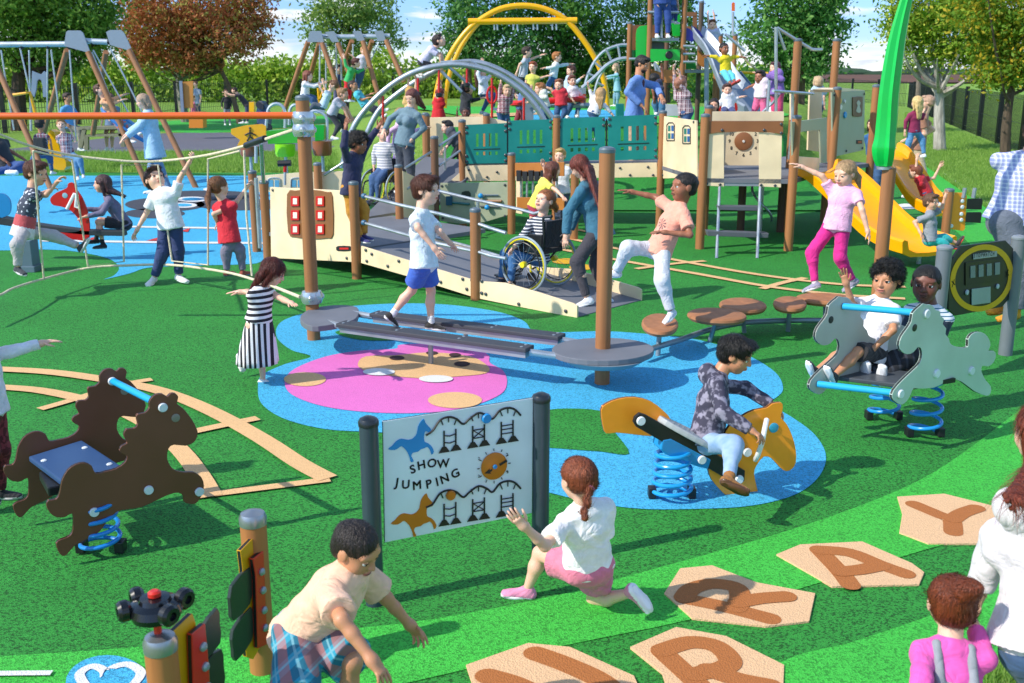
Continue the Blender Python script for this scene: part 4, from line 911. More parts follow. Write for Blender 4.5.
for p, tp in ((pa, 422), (pb, 399)):
    z = pl.pt(374 if p is pa else 540, tp).z; m = MB(); m.cyl((p.x, p.y, -.05), (p.x, p.y, z), .043, 26); po = m.build('post', DP, root, smooth=True)
    m = MB(); m.lathe([(.046, -.012), (.047, .006), (.04, .02), (.02, .03), (.001, .032)], (p.x, p.y, z), 26); m.build('post_cap', paint('20262C', .3), po, smooth=True)
n_ = pl.n
brd = [pl.pt(383, 421.5), pl.pt(533, 398), pl.pt(532, 513), pl.pt(385, 542.5)]
bd = plate('board', panel('DCE9F2', .35), root, brd, .014, n_, .002, BLACKP)
K = 4.268; Z4 = lambda L: zm(L, 340, 380, K)
def decal(name, L, mat, off=-.0035, sp=2, par=None): 
    L = spl2(Z4(L), sp) if sp else Z4(L)
    return plate(name, mat, par or bd, pl.pts(L, off), .003, n_, 0)
BLK = panel('1A1614', .5); BLU = panel('1E8AD0'); ORG = panel('C8740C')
h_ = [(365, 165), (372, 182), (388, 200), (396, 212), (385, 222), (372, 218), (366, 235), (368, 262), (385, 270), (400, 285), (408, 305), (398, 318), (392, 300), (380, 285), (368, 290), (352, 295), (340, 305), (318, 310), (312, 325), (322, 345), (310, 350), (298, 335), (292, 318), (282, 300), (262, 282), (248, 290), (232, 298), (205, 295), (222, 280), (240, 260), (262, 250), (290, 255), (320, 248), (335, 228), (340, 200), (350, 180)]
h_ = [(x - 8 if x > 300 else x, y) for x, y in h_]
decal('blue_horse', h_, BLU); decal('orange_horse', [(x + 11, y + 318) for x, y in h_], ORG)
def deco_line(L, w, par, nm, off=-.004):
    P = [pl.pt(*q, off) for q in spl2(Z4(L), 5, False)]; m = MB(); m.tube(P, w, 6); return m.build(nm, BLK, par, smooth=True)
for dy in (0, 312):
    pth = [(366, 235 + dy * .985), (395, 215 + dy), (425, 172 + dy), (462, 157 + dy), (495, 165 + dy), (525, 187 + dy), (552, 165 + dy), (590, 140 + dy), (625, 150 + dy), (650, 165 + dy), (680, 130 + dy), (715, 118 + dy), (745, 125 + dy), (770, 150 + dy)]
    deco_line(pth, .0052, bd, 'slider_track')
    m = MB()
    for cx, cy in ((462, 157), (590, 140), (715, 119)):
        for k in (-1, 0, 1):
            a, b = (cx + k * 32, cy + dy + abs(k) * 12 + 2), (cx + k * 24, cy + dy + abs(k) * 12 + 22); m.tube([pl.pt(*Z4([a])[0], -.004), pl.pt(*Z4([b])[0], -.004)], .003, 5)
    m.build('slider_marks', BLK, bd)
    for i, (cx, cy) in enumerate(((468, 260), (590, 240), (712, 222))):
        m = MB(); cy += dy; p = lambda x, y: pl.pt(*Z4([(cx + x, cy + y - x * .16)])[0], -.004)
        for s_ in (-1, 1):
            m.tube([p(s_ * 25, -48), p(s_ * 25, 22)], .004, 6); q = [p(s_ * 25 - 24, 44), p(s_ * 25 + 24, 44), p(s_ * 25 + 8, 20), p(s_ * 25 - 8, 20)]; m.prism(q, -n_ * .003)
        rows = ((-25, 8), (-5, 18))
        for y in ((-28, 2) if i == 0 else (-30, 5) if i == 1 else (-30, -14, 4)): m.tube([p(-25, y), p(0, y + (6 if i == 0 else 0)), p(25, y)], .003, 5)
        if i == 1: m.tube([p(-25, -30), p(25, 5)], .0025, 5); m.tube([p(25, -30), p(-25, 5)], .0025, 5)
        m.build('jump_drawing', BLK, bd)
for (x, y, mt) in ((622, 162, BLU), (470, 490, ORG)): disc('slider_bead', pl.pt(*Z4([(x, y)])[0], -.003), -n_, .024, .016, mt, bd)
cd = pl.pt(*Z4([(656, 366)])[0], -.002); disc('dial', cd, -n_, .068, .010, ORG, bd, 32); disc('dial_hub', cd - n_ * .01, -n_, .011, .008, BLU, bd)
m = MB()
for a in range(12): t_ = a * math.pi / 6; u_ = pl.d * math.cos(t_) + Vector((0, 0, math.sin(t_))); m.tube([cd + u_ * .076 - n_ * .002, cd + u_ * .088 - n_ * .002], .0025, 4)
m.prism([pl.pt(*Z4([q])[0], -.0145) for q in ((612, 395), (634, 374), (632, 382), (643, 376), (645, 383), (636, 390), (640, 396))], n_ * .002)
m.prism([pl.pt(*Z4([q])[0], -.0145) for q in ((674, 354), (706, 335), (709, 344), (678, 363))], n_ * .002); m.build('dial_marks', BLK, bd)
it = []
for ch, x, y, a in (('S', 310, 382, .25), ('H', 347, 364, .12), ('O', 392, 356, .1), ('W', 440, 358, -.02)): it.append((ch, 340 + x / K, 380 + y / K, 8.6, a, .028))
for ch, x, y, a in (('J', 243, 438, -.2), ('U', 280, 447, -.08), ('M', 328, 450, .02), ('P', 378, 445, .12), ('I', 414, 436, .2), ('N', 446, 422, .26), ('G', 492, 400, .35)): it.append((ch, 340 + x / K, 380 + y / K, 8.6, a, .028))
glyphs('lettering', it, pl, BLK, bd, -.0025)
glyphs('dial_numerals', [(c, 340 + x / K, 380 + y / K, 3, 0, .01) for c, x, y in (('2', 592, 335), ('2', 712, 318), ('2', 592, 410), ('2', 714, 392))], pl, BLK, bd, -.0025)
# --- yellow spring rocker ---
base = G(675, 500); pl = Plane(base, (.95, .25)); n_ = pl.n; K5 = 3.104; Z5 = lambda L, s=3: (spl2(zm(L, 590, 310, K5), s) if s else zm(L, 590, 310, K5))
YP = paint('FF9E28', .35); YE = panel('6A4312')
root = thing('spring_bike_rocker', 'yellow spring rocker with white handlebar ridden by the boy in a hooded top', 'spring rocker', base)
sd = .0
plate('body_panel', YP, root, pl.pts(Z5([(545, 300), (560, 288), (588, 284), (594, 296), (592, 312), (588, 330), (605, 350), (622, 385), (634, 430), (634, 470), (622, 490), (604, 497), (586, 486), (560, 458), (535, 452), (512, 480), (505, 505), (513, 545), (522, 590), (516, 625), (500, 636), (470, 642), (450, 625), (436, 590), (405, 560), (375, 525), (364, 495), (372, 470), (395, 440), (410, 390), (430, 355), (470, 325), (505, 308)], 2), -.02), .024, n_, .003, YE)
plate('tail_panel', YP, root, pl.pts(Z5([(44, 320), (60, 300), (100, 284), (150, 279), (200, 292), (240, 322), (262, 350), (240, 368), (218, 372), (214, 392), (200, 401), (150, 396), (90, 390), (60, 393), (50, 370)], 2), .05), .024, n_, .003, YE)
plate('side_bar', BLACKP, root, pl.pts(Z5([(130, 325), (145, 312), (165, 318), (470, 490), (468, 522), (445, 536), (425, 522), (135, 355), (126, 340)], 1), -.048), .024, n_, .004)
for x, y in ((147, 335), (450, 515), (475, 432)): disc('bolt_cap', pl.pt(*zm([(x, y)], 590, 310, K5)[0], -.052), -n_, .026, .014, WC, root)
zc = pl.pt(*zm([(300, 395)], 590, 310, K5)[0])
sl = pl.pts(zm([(200, 352), (225, 335), (300, 385), (395, 435), (392, 455), (350, 440), (270, 405), (210, 372)], 590, 310, K5))
A_, B_2 = pl.pt(*zm([(215, 348)], 590, 310, K5)[0]), pl.pt(*zm([(395, 438)], 590, 310, K5)[0]); ax_ = (B_2 - A_); L_ = ax_.length; ax_.normalize(); upn = n_.cross(ax_); upn = upn if upn.z > 0 else -upn
P = []
for i in range(26):
    a = 2 * math.pi * i / 26; P.append(A_ + ax_ * (L_ * .5 + math.cos(a) * L_ * .53) + n_ * (math.sin(a) * (.13 + .03 * math.cos(a))))
ss = plate('seat', panel('AEB4B8', .5), root, P, .035, upn, .01)
m = MB()
for i in range(18): m.lathe([(.009, 0), (.006, .003)], A_ + ax_ * (.05 + .035 * (i % 6)) + n_ * (-.06 + .06 * (i // 6)) + upn * .0345, 8, upn)
m.build('seat_studs', panel('8C949A'), ss)
mp = pl.pt(*zm([(290, 430)], 590, 310, K5)[0]); m = MB(); m.prism(pl.pts(zm([(215, 395), (240, 390), (365, 455), (355, 485), (325, 478), (225, 440), (210, 425)], 590, 310, K5), -.05), n_ * .13); m.build('spring_bracket', paint('1E8ED0'), root, bevel=.008)
disc('bolt_cap', pl.pt(*zm([(335, 455)], 590, 310, K5)[0], -.052), -n_, .026, .014, WC, root)
cs_ = G(672, 500); coil((cs_.x, cs_.y + .02, .012), .115, .095, mp.z - .0, 5.2, .0125, paint('1C9AE0'), root)
for s_ in (-1, 1):
    o_ = n_ * (.13 * s_); p = pl.pts(zm([(500, 455), (494, 430), (500, 390), (515, 350), (535, 332)], 590, 310, K5)); m = MB(); m.tube(spline([q + o_ * (.4 + .6 * math.sin(i / 4 * math.pi)) for i, q in enumerate(p)], 5), .015, 10); m.build('handlebar', paint('F0F0F0'), root, smooth=True)
m = MB(); q = pl.pt(*zm([(478, 612)], 590, 310, K5)[0]); m.cyl(q - n_ * .16, q + n_ * .16, .026, 14); m.build('foot_rest', paint('ECECEC'), root, smooth=True)
q = pl.pt(*zm([(565, 362)], 590, 310, K5)[0], -.02); disc('eye_spot', q, -n_, .03, .006, paint('36A0C8'), root)
# --- grey twin horse rocker ---
K6 = 2.933; Z6 = lambda L, s=2: (spl2(zm(L, 784, 220, K6), s) if s else zm(L, 784, 220, K6))
b1, b2 = G(883, 420), G(924, 437); cm = (b1 + b2) / 2
hs_ = [(400, 252), (408, 245), (420, 248), (430, 248), (440, 256), (446, 264), (458, 268), (460, 282), (470, 290), (466, 305), (476, 318), (474, 334), (484, 348), (488, 362), (500, 370), (520, 374), (540, 372), (541, 350), (552, 334), (570, 328), (590, 334), (602, 350), (606, 368), (600, 384), (616, 384), (622, 396), (616, 416), (600, 430), (582, 428), (580, 445), (592, 470), (607, 488), (606, 508), (594, 516), (560, 503), (535, 484), (505, 468), (470, 478), (440, 492), (400, 495), (380, 494), (372, 512), (360, 532), (344, 542), (328, 534), (318, 522), (322, 500), (350, 468), (382, 438), (400, 418), (406, 395), (402, 376), (392, 374), (380, 388), (362, 394), (346, 386), (338, 368), (345, 342), (362, 318), (374, 298), (378, 275), (388, 262)]
pl = Plane(Vector((cm.x + .12, cm.y - .32, 0)), (.82, .57)); n_ = pl.n; GH = panel('B9CCC0', .45); GE = panel('2C3330')
F_ = pl.pts(Z6(hs_)); hd = pl.pt(784 + 417 / K6, 220 + 275 / K6); hb = G(784 + 172 / K6, 220 + 253 / K6, hd.z); T_ = hb - hd
if T_.length > .85: T_ *= .85 / T_.length
root = thing('spring_horse_rocker', 'grey twin horse rocker on two blue springs with two boys aboard', 'spring rocker', cm)
plate('horse_panel', GH, root, F_, .022, n_, .003, GE); plate('horse_panel', panel('B8BAB2', .45), root, [p + T_ for p in F_], .022, n_, .003, GE)
for x, y in ((417, 275), (446, 450), (548, 442), (340, 510)): disc('bolt_cap', pl.pt(784 + x / K6, 220 + y / K6), -n_, .03, .016, WC, root)
for q in (Vector((0, 0, 0)), T_): disc('eye_spot', pl.pt(784 + 383 / K6, 220 + 316 / K6) + q, -n_, .024, .004, panel('28302E'), root)
CY = paint('2FB4E8')
for (x, y) in ((417, 275), (340, 510)): q = pl.pt(784 + x / K6, 220 + y / K6); m = MB(); m.cyl(q + n_ * .01, q + T_, .022, 14); m.build('handle_bar' if y < 300 else 'foot_bar', CY, root, smooth=True)
qa, qb = pl.pt(784 + 405 / K6, 220 + 400 / K6, .03), pl.pt(784 + 505 / K6, 220 + 420 / K6, .03); qa.z = qb.z = .42; GSEAT = dict(a=qa, b=qb, T=T_, d=pl.d, n=n_)
m = MB(); m.prism([qa, qb, qb + T_ * .95, qa + T_ * .95], (0, 0, .03)); m.build('seat', panel('4A4F56'), root, bevel=.008)
sp0, sp1 = (qa + qb) / 2 + T_ * .2, (qa + qb) / 2 + T_ * .75
for b_ in (b1, b2): coil((b_.x, b_.y, .01), .105, .085, .42, 4.0, .013, paint('1E90DC'), root)
m = MB(); m.box(((b1.x + b2.x) / 2, (b1.y + b2.y) / 2, .435), (.14, (b1 - b2).length + .3, .03), rz=math.atan2(b1.y - b2.y, b1.x - b2.x) - math.pi / 2); m.build('spring_plate', BLACKP, root)
# --- round timing panel ---
a = G(945, 246, 1.1); b = G(1005, 355); b2_ = b.copy(); a.z = 0; pl = Plane(b, b - a); n_ = pl.n if pl.n.y > 0 else -pl.n
root = thing('game_panel', 'black stopwatch game board with a yellow ring between two grey posts', 'game board', (a + b) / 2); GP = paint('6E757C', .4)
for p, px, tp in ((a, 945, 248), (b, 1006, 238)):
    z = V(px, tp, p.y).z; m = MB(); m.cyl((p.x, p.y, -.05), (p.x, p.y, z), .058, 26); po = m.build('post', GP, root, smooth=True); m = MB(); m.lathe([(.062, -.01), (.063, .006), (.05, .02), (.001, .03)], (p.x, p.y, z), 26); m.build('post_cap', paint('7E868C', .3), po, smooth=True)
oc = [(484, 130), (520, 76), (650, 60), (673, 84), (668, 222), (640, 255), (502, 281), (483, 262)]
pp = [pl.pt(784 + x / K6, 220 + y / K6) for x, y in oc]
vd = (CAM - b).normalized(); fs_ = -n_ if n_.dot(vd) < 0 else n_; off = .02
bd = plate('board', panel('17181A', .4), root, pp, .02, -fs_, .003)
def pz(x, y, o=.003): p = pl.pt(784 + x / K6, 220 + y / K6); return p + fs_ * o
def ringp(cx, cy, rx, ry, r2, nm, mat, o=.003):
    m = MB(); n = 44; A = [pz(cx + rx * math.cos(t), cy + ry * math.sin(t) - rx * math.cos(t) * .13, o) for t in [2 * math.pi * i / n for i in range(n)]]; B = [pz(cx + rx * r2 * math.cos(t), cy + ry * r2 * math.sin(t) - rx * r2 * math.cos(t) * .13, o) for t in [2 * math.pi * i / n for i in range(n)]]
    m.add(A + B, [(i, (i + 1) % n, n + (i + 1) % n, n + i) for i in range(n)]); return m.build(nm, mat, bd, auto=False)
ringp(579, 170, 93, 98, .84, 'yellow_ring', paint('D9A514'))
def quad(nm, mat, x0, y0, x1, y1, o, th=.004, par=None): P = [pz(x, y - (x - 580) * .13, o) for x, y in ((x0, y0), (x1, y0), (x1, y1), (x0, y1))]; return plate(nm, mat, par or bd, P, th, fs_, .0008)
quad('screen_surround', panel('0E0F10'), 530, 118, 640, 185, .004)
for i in range(4): quad('score_display', panel('6F7E88', .25), 543 + i * 24, 130, 557 + i * 24, 165, .009)
quad('screen', panel('8FA2A6', .2), 548, 198, 603, 245, .005)
for x, y in ((534, 206), (624, 200)): disc('button', pz(x, y - (x - 580) * .13, .003), fs_, .022, .012, panel('AEBBC2'), bd)
quad('name_plate', panel('9AA0A2'), 553, 96, 622, 112, .004)
glyphs('lettering', [(c, 784 + (559 + i * 7.0) / K6, 220 + (105.5 - i * .75) / K6, 3.6, .03, .02) for i, c in enumerate('STOPWATCH')], Plane(pz(580, 150, .009), pl.d), panel('0E0F10'), bd, 0)
glyphs('running_figure', [('X', 784 + x / K6, 220 + y / K6, 6, .3, .03) for x, y in ((497, 186), (655, 158))], Plane(pz(580, 150, .004), pl.d), panel('0E0F10'), bd, 0)
# --- starting gates (bottom left) ---
GRN = panel('2E3A34', .4); RDP = paint('D02A1C', .35); YGP = panel('D9A012', .35); K7 = 3.531; WP = post_mat('B0723E')
def gate(label, base, tp, w, yel, red, flaps, bl, joy=False, dirn=(.35, .94)):
    root = thing('starting_gate_post', label, 'activity post', base); z = V(base[3], tp, base.y).z if False else tp
    m = MB(); m.cyl((base.x, base.y, -.03), (base.x, base.y, z), w, 28); po = m.build('post', WP, root, smooth=True)
    m = MB(); m.lathe([(w * 1.04, -.03), (w * 1.06, 0), (w * .9, .018), (w * .3, .03), (.001, .031)], (base.x, base.y, z), 28); m.build('post_cap', metal('A8ADB2', .3, .8), po, smooth=True)
    pl = Plane(base + Vector((0, -w * 1.35, 0)), dirn); n_ = pl.n; f = -n_ if n_.dot(CAM - base) < 0 else n_; Zz = lambda L: zm(L, 0, 490, K7)
    q = plate('yellow_panel', YGP, root, pl.pts(Zz(yel)), .02, -f, .003, BLACKP)
    plate('red_bar', RDP, root, [p + f * .004 for p in pl.pts(Zz(red))], .022, f, .004, BLACKP)
    for L in flaps: plate('flap', GRN, root, [p - f * .01 for p in pl.pts(spl2(Zz(L), 2))], .016, f, .003)
    for x, y in bl: p = pl.pt(*Zz([(x, y)])[0]) + f * .026; m = MB(); m.lathe([(.016, 0), (.016, .006), (.009, .013), (.001, .014)], p, 12, f); m.build('bolt_cap', GALV, root, smooth=True)
    return root, pl, f
b_ = G(263, 671); zt = V(263, 517, b_.y).z
gate('brown post with yellow and red gate boards left of the crouching boy', b_, zt, .052, [(915, 148), (940, 178), (938, 520), (895, 598), (872, 590), (862, 500), (858, 280), (850, 215)], [(874, 240), (912, 210), (926, 540), (892, 556), (884, 300)], [[(815, 340), (880, 272), (888, 330), (880, 400), (822, 462), (812, 420)], [(820, 495), (882, 412), (890, 460), (886, 530), (830, 604), (820, 560)]], [(903, 285), (908, 350), (912, 420), (916, 482)])
b_ = G(160, 640, zt); b_.z = 0; d_ = b_.y
r_, pl, f = gate('brown post carrying a black wheeled toy on a red stalk', b_, zt - .004, .05, [(612, 500), (680, 436), (692, 470), (700, 760), (640, 900), (615, 860)], [(654, 505), (702, 466), (716, 620), (724, 800), (672, 880), (660, 700)], [[(706, 500), (764, 416), (772, 470), (774, 540), (716, 600), (706, 560)], [(720, 612), (778, 560), (786, 620), (788, 700), (728, 780), (720, 700)]], [(692, 548), (700, 618), (708, 690)])
c = Vector((b_.x - .004, b_.y, zt)); m = MB(); m.cyl(c, c + Vector((0, 0, .16)), .0125, 16); m.build('red_stalk', RDP, r_, smooth=True)
tc = c + Vector((0, 0, .115)); m = MB(); m.lathe([(.03, -.035), (.075, -.03), (.082, -.01), (.075, .012), (.05, .02), (.045, .032), (.02, .034)], tc, 30)
for s_ in (-1, 1): m.lathe([(.06, -.012), (.062, 0), (.05, .01)], tc + Vector((0, 0, -.008 + .012 * s_)), 26)
m.build('toy_body', paint('131418', .18), r_, smooth=True)
for x_, y_ in ((-.075, .05), (.075, .045), (-.085, -.035), (.06, -.06)):
    m = MB(); cw = tc + Vector((x_, y_, .004)); ax_ = Vector((math.copysign(.8, x_), -.5, .0)).normalized(); m.lathe([(.012, -.018), (.026, -.02), (.034, -.01), (.034, .01), (.026, .02), (.014, .019), (.013, .008), (.001, .008)], cw, 22, ax_); wh = m.build('toy_wheel', paint('17181C', .25), r_, smooth=True)
m = MB(); m.lathe([(.014, 0), (.02, .004), (.02, .016), (.012, .022)], tc + Vector((0, 0, .033)), 18); m.build('red_knob', RDP, r_, smooth=True)
# --- letter tiles ---
TB = rubber('F2C698', .07, .1); TL = rubber('BC743E', .07, .1)
def tile(label, out, strokes, w):
    P = [G(x, y) for x, y in out]; c = sum(P, Vector()) / len(P); root = thing('letter_tile', label, 'floor tile', c, 'letter tiles set in the light green surface')
    plate('tile_base', TB, root, [Vector((p.x, p.y, .004)) for p in P], .012, (0, 0, 1), .002)
    m = MB()
    for k, st in enumerate(strokes):
        L = [Vector((p.x, p.y, 0)) for p in [G(x, y) for x, y in spl2(st, 6, False)]]; A, B = [], []
        for i, p in enumerate(L):
            t_ = (L[min(i + 1, len(L) - 1)] - L[max(i - 1, 0)]).normalized(); n = Vector((-t_.y, t_.x, 0)) * w / 2; A.append(p + n); B.append(p - n)
        z = .0175 + .0012 * k
        e0 = (L[-1] - L[-2]).normalized(); e1 = (L[0] - L[1]).normalized()
        cap = lambda c_, d_: [c_ + (Matrix.Rotation(a_, 3, 'Z') @ d_) * w / 2 for a_ in [math.pi / 2 - math.pi * j / 8 for j in range(1, 8)]]
        loop = A + cap(L[-1], e0) + B[::-1] + cap(L[0], e1); v_ = [Vector((p.x, p.y, z)) for p in loop]
        from mathutils.geometry import tessellate_polygon
        m.add(v_, [t_ for t_ in tessellate_polygon([v_])])
    o = m.build('letter', TL, root, auto=False)
    for p in o.data.polygons:
        pass
    return root
tile('beige floor tile with the letter Y beside the white blouse', [(897, 499), (944, 496), (1000, 510), (985, 546), (928, 546), (899, 535), (902, 516)], [[(914, 507), (940, 518), (951, 522), (953, 535)], [(953, 522), (962, 516), (976, 511)]], .1)
tile('beige floor tile with the letter A behind the toddler', [(776, 557), (800, 547), (862, 544), (912, 566), (924, 575), (919, 587), (832, 589)], [[(819, 553), (840, 575), (850, 588)], [(819, 553), (850, 556), (880, 568), (905, 577)], [(840, 575), (860, 573), (880, 569)]], .1)
tile('beige floor tile with the letter R and the shadow of the kneeling girl', [(664, 596), (680, 571), (712, 568), (756, 585), (815, 596), (809, 624), (766, 629), (692, 621)], [[(685, 602), (720, 609), (770, 622)], [(684, 601), (692, 592), (712, 587), (736, 591), (740, 604), (736, 611)], [(738, 606), (760, 602), (786, 600)]], .1)
tile('beige floor tile with the letter R at the bottom middle of the ground', [(630, 650), (676, 630), (726, 639), (784, 668), (782, 720), (676, 720), (662, 676)], [[(662, 655), (700, 690), (720, 712)], [(662, 654), (690, 646), (716, 650), (730, 664), (722, 672), (695, 678)], [(708, 674), (740, 684), (770, 690)]], .1)
tile('beige floor tile with a long bowed letter at the bottom edge', [(466, 668), (528, 646), (570, 650), (634, 679), (660, 740), (490, 740)], [[(536, 657), (566, 668), (600, 684), (625, 705)], [(488, 680), (520, 690), (560, 712)]], .11)
# ================= balance trail =================
def post_part(root, base, ztop, r=.055, mat=None, cap=True, name='post', z0=-.05):
    m = MB(); m.cyl((base[0], base[1], z0), (base[0], base[1], ztop), r, 20); po = m.build(name, mat or POST, root, smooth=True)
    if cap: m = MB(); m.lathe([(r * 1.04, -.02), (r * 1.07, .004), (r * .9, .018), (r * .4, .027), (.001, .028)], (base[0], base[1], ztop), 20); m.build('post_cap', CAPM, po, smooth=True)
    return po
def collar(root, c, r=.055, nm='collar'):
    m = MB(); m.lathe([(r, -.06), (r * 1.45, -.055), (r * 1.65, -.02), (r * 1.65, .02), (r * 1.45, .055), (r, .06)], c, 22)
    for a in (0, 2.1, 4.2): m.ball((c[0] + r * 1.5 * math.cos(a + .6), c[1] + r * 1.5 * math.sin(a + .6), c[2]), r * .55, 10)
    return m.build(nm, metal('C9D0D6', .22, .75), root, smooth=True)
root = thing('balance_trail', 'balance trail of twin planks and round steps between tall brown posts', 'balance trail', G(314, 341))
pA, pB, pC = G(314, 340), G(602, 384), G(874, 340)
post_part(root, pA, V(302, 98, pA.y).z, .06); post_part(root, pB, V(606, 150, pB.y).z, .06)
post_part(root, pC, V(883, 168, pC.y).z, .06, cap=False)
for py in (130, 118): collar(root, (pA.x, pA.y, V(303, py, pA.y).z), .06)
collar(root, (pA.x, pA.y, V(311, 297, pA.y).z), .06); collar(root, (pB.x, pB.y, V(602, 361, pB.y).z), .06)
zp = .30
def flat_at(px, py, z=zp): return G(px, py, z)
# decks
L = spl2([(300, 318), (310, 309), (335, 305), (357, 307), (356, 318), (340, 323), (312, 326)], 4); m = MB(); m.prism([flat_at(*q) for q in L], (0, 0, -.05)); m.build('step_plate', DECK, root, bevel=.006)
L = ell_px(603, 349, 51, 11.5, 30); m = MB(); m.prism([flat_at(*q) for q in L], (0, 0, -.045)); m.build('step_plate', DECK, root, bevel=.006)
m = MB(); c = flat_at(603, 349); m.lathe([(.36, -.045), (.28, -.1), (.1, -.13)], c, 28); m.build('plate_skirt', metal('9AA6B0', .5, .4), root, smooth=True)
m = MB(); c = flat_at(330, 314); m.lathe([(.2, -.05), (.16, -.09), (.06, -.11)], c, 24); m.build('plate_skirt', metal('9AA6B0', .5, .4), root, smooth=True)
for a, b, ta, tb in (((341, 325.5), (530, 351), (326, 322), (556, 356)), ((374, 315.5), (562, 339), (350, 313), (580, 343))):
    A, B = flat_at(*a), flat_at(*b); d = (B - A).normalized(); s_ = Vector((-d.y, d.x, 0)) * .075
    m = MB(); m.prism([A - s_, B - s_, B + s_, A + s_], (0, 0, .035)); pk = m.build('plank', panel('3E4149', .6), root, bevel=.008)
    m = MB(); bolts(m, [A + (B - A) * t + s_ * .5 * sg + Vector((0, 0, .035)) for t in (.03, .33, .66, .97) for sg in (-1, 1)], (0, 0, 1), .014, .006); m.build('plank_bolts', GALV, pk)
    m = MB(); m.box(tuple((A + B) / 2 + Vector((0, 0, -.025))), ((B - A).length * .98, .09, .05), rz=math.atan2(d.y, d.x)); m.build('plank_beam', GALV, root)
    for e, q in ((A, ta), (B, tb)): Q = flat_at(*q, zp - .03); m = MB(); m.tube([Q, e + Vector((0, 0, -.01))], .028, 12); m.build('connector', STEEL, root, smooth=True)
for x, y in ((431, 365), (466, 352)): g = G(x, y); m = MB(); m.cyl(g, (g.x, g.y, zp - .02), .022, 12); m.build('support', GALV, root, smooth=True)
# round steps on a curved rail
rail = [G(*q, .10) for q in spl2([(640, 353), (654, 348), (680, 340), (702, 332), (725, 326), (752, 322), (790, 320.5), (825, 320.5), (860, 322)], 5, False)]
m = MB(); m.tube(rail, .026, 12); m.build('rail', metal('8FA0AC', .4, .5), root, smooth=True)
PODB = post_mat('A87048')
for (x, y, rx, ry, sx, sy) in ((660, 322, 18.5, 9.5, 657, 346), (717, 313.5, 30, 6.5, 705, 330), (743, 303.5, 24, 6.5, 748, 322), (790, 302, 17, 6.5, 789, 321), (826, 297, 30, 4.5, 826, 321)):
    L = ell_px(x, y, rx, ry, 26, .05); P = [G(*q, .30) for q in L]; cc = sum(P, Vector()) / len(P); m = MB()
    m.ring([[cc + (p - cc) * k + Vector((0, 0, z)) for p in P] for k, z in ((.6, -.07), (.93, -.055), (1, -.03), (.98, -.01), (.9, 0), (.3, -.012), (.02, -.014))]); m.build('round_step', PODB, root, smooth=True)
    s = G(sx, sy, .1); m = MB(); m.cyl((cc.x * .5 + s.x * .5, s.y * .6 + cc.y * .4, 0), (cc.x, cc.y, .25), .022, 12); m.build('stem', metal('8FA0AC', .4, .5), root, smooth=True)
# green leaf blade on the last post
m = MB(); Yp = pC.y; prof = [(884, 166, 8, 6), (883.5, 158, 10.5, 9), (883.5, 148, 11.5, 11), (885, 138, 10.5, 9), (887, 120, 10.5, 7), (889, 95, 10, 6), (893, 65, 9.5, 5), (898, 35, 8.2, 4), (905, 5, 6.4, 3), (914, -25, 4.6, 2), (930, -60, 2, 1)]
rings = []
for x, y, w_, d_ in prof:
    c = V(x, y, Yp); k = Yp / FPX; rings.append([c + Vector((w_ * k * ux, d_ * k * uy, 0)) for ux, uy in ((-1, 0), (-.75, -.55), (-.18, -.75), (.02, -1.35), (.2, -.72), (.8, -.5), (1, 0), (.7, .7), (0, .95), (-.7, .7))])
sp = []
for j in range(10): sp.append(spline([r[j] for r in rings], 4))
m.ring([[sp[j][i] for j in range(10)] for i in range(len(sp[0]))]); m.build('leaf_blade', paint('08B846', .3), root, smooth=True)
m = MB(); m.lathe([(.062, -.012), (.064, .012)], (V(884, 168, Yp)[:]), 20); m.build('collar_ring', STEEL, root)
# --- orange rail and meander rope ---
Yr = pA.y; a = V(297, 115.5, Yr); b = V(-120, 116.5, Yr); root = thing('rope_traverse', 'beige meander rope hung below an orange rail left of the tall post', 'rope bridge', G(160, 341))
m = MB(); m.cyl(a, b, .031, 14); m.build('orange_rail', paint('E5641C', .35), root, smooth=True)
m = MB(); m.cyl(a, V(302, 118, Yr), .034, 12); m.build('rail_joint', STEEL, root, smooth=True)
def ropeY(px): return float(np.interp(px, [-40, 0, 40, 80, 160, 225, 303], [9.6, 10.3, 11.3, 12, 12.1, 11.2, Yr]))
ROPE = cloth('D9CDB0', .9); 
m = MB(); m.tube([V(261, 143, Yr + 1.5), V(263.5, 182, Yr + 1.9)], .022, 8); m.tube([V(256, 178, Yr + 1.8), V(260, 248, Yr + 1.8)], .022, 8); m.build('steel_upright', STEEL, root, smooth=True)
def rope(L, nm, r=.011, n=5): m = MB(); m.tube([V(x, y, ropeY(x)) for x, y in spl2(L, n, False)] if n else [V(x, y, ropeY(x)) for x, y in L], r, 8); m.build(nm, ROPE, root, smooth=True)
rope([(-40, 118), (0, 134.6), (31, 146), (70, 155), (125, 161), (160, 161), (205, 155.5), (246, 145.5), (264, 139.5)], 'hand_rope', .014)
rope([(266, 139), (299, 128)], 'steel_chain', .016, 0)
m = MB(); m.tube([V(246, 145.5, ropeY(246)), V(265, 138.5, ropeY(264))], .032, 12); m.build('black_grip', BLACKP, root, smooth=True)
rope([(-30, 305), (0, 295), (14, 288), (45, 278.5), (88, 268), (125, 265.5), (172, 265), (225, 272), (255, 280), (275, 287)], 'foot_rope', .014); rope([(275, 287), (300, 297)], 'steel_chain', .016, 0)
for L in ([(33, 151), (72, 159.5), (88, 266), (124, 261.5), (121.5, 165), (158, 165), (172, 261), (208, 265), (208, 159), (240, 151)], [(244, 150), (246.5, 215), (252, 276)], [(33, 151), (44, 280)]): rope(L, 'drop_rope', .0115, 0)
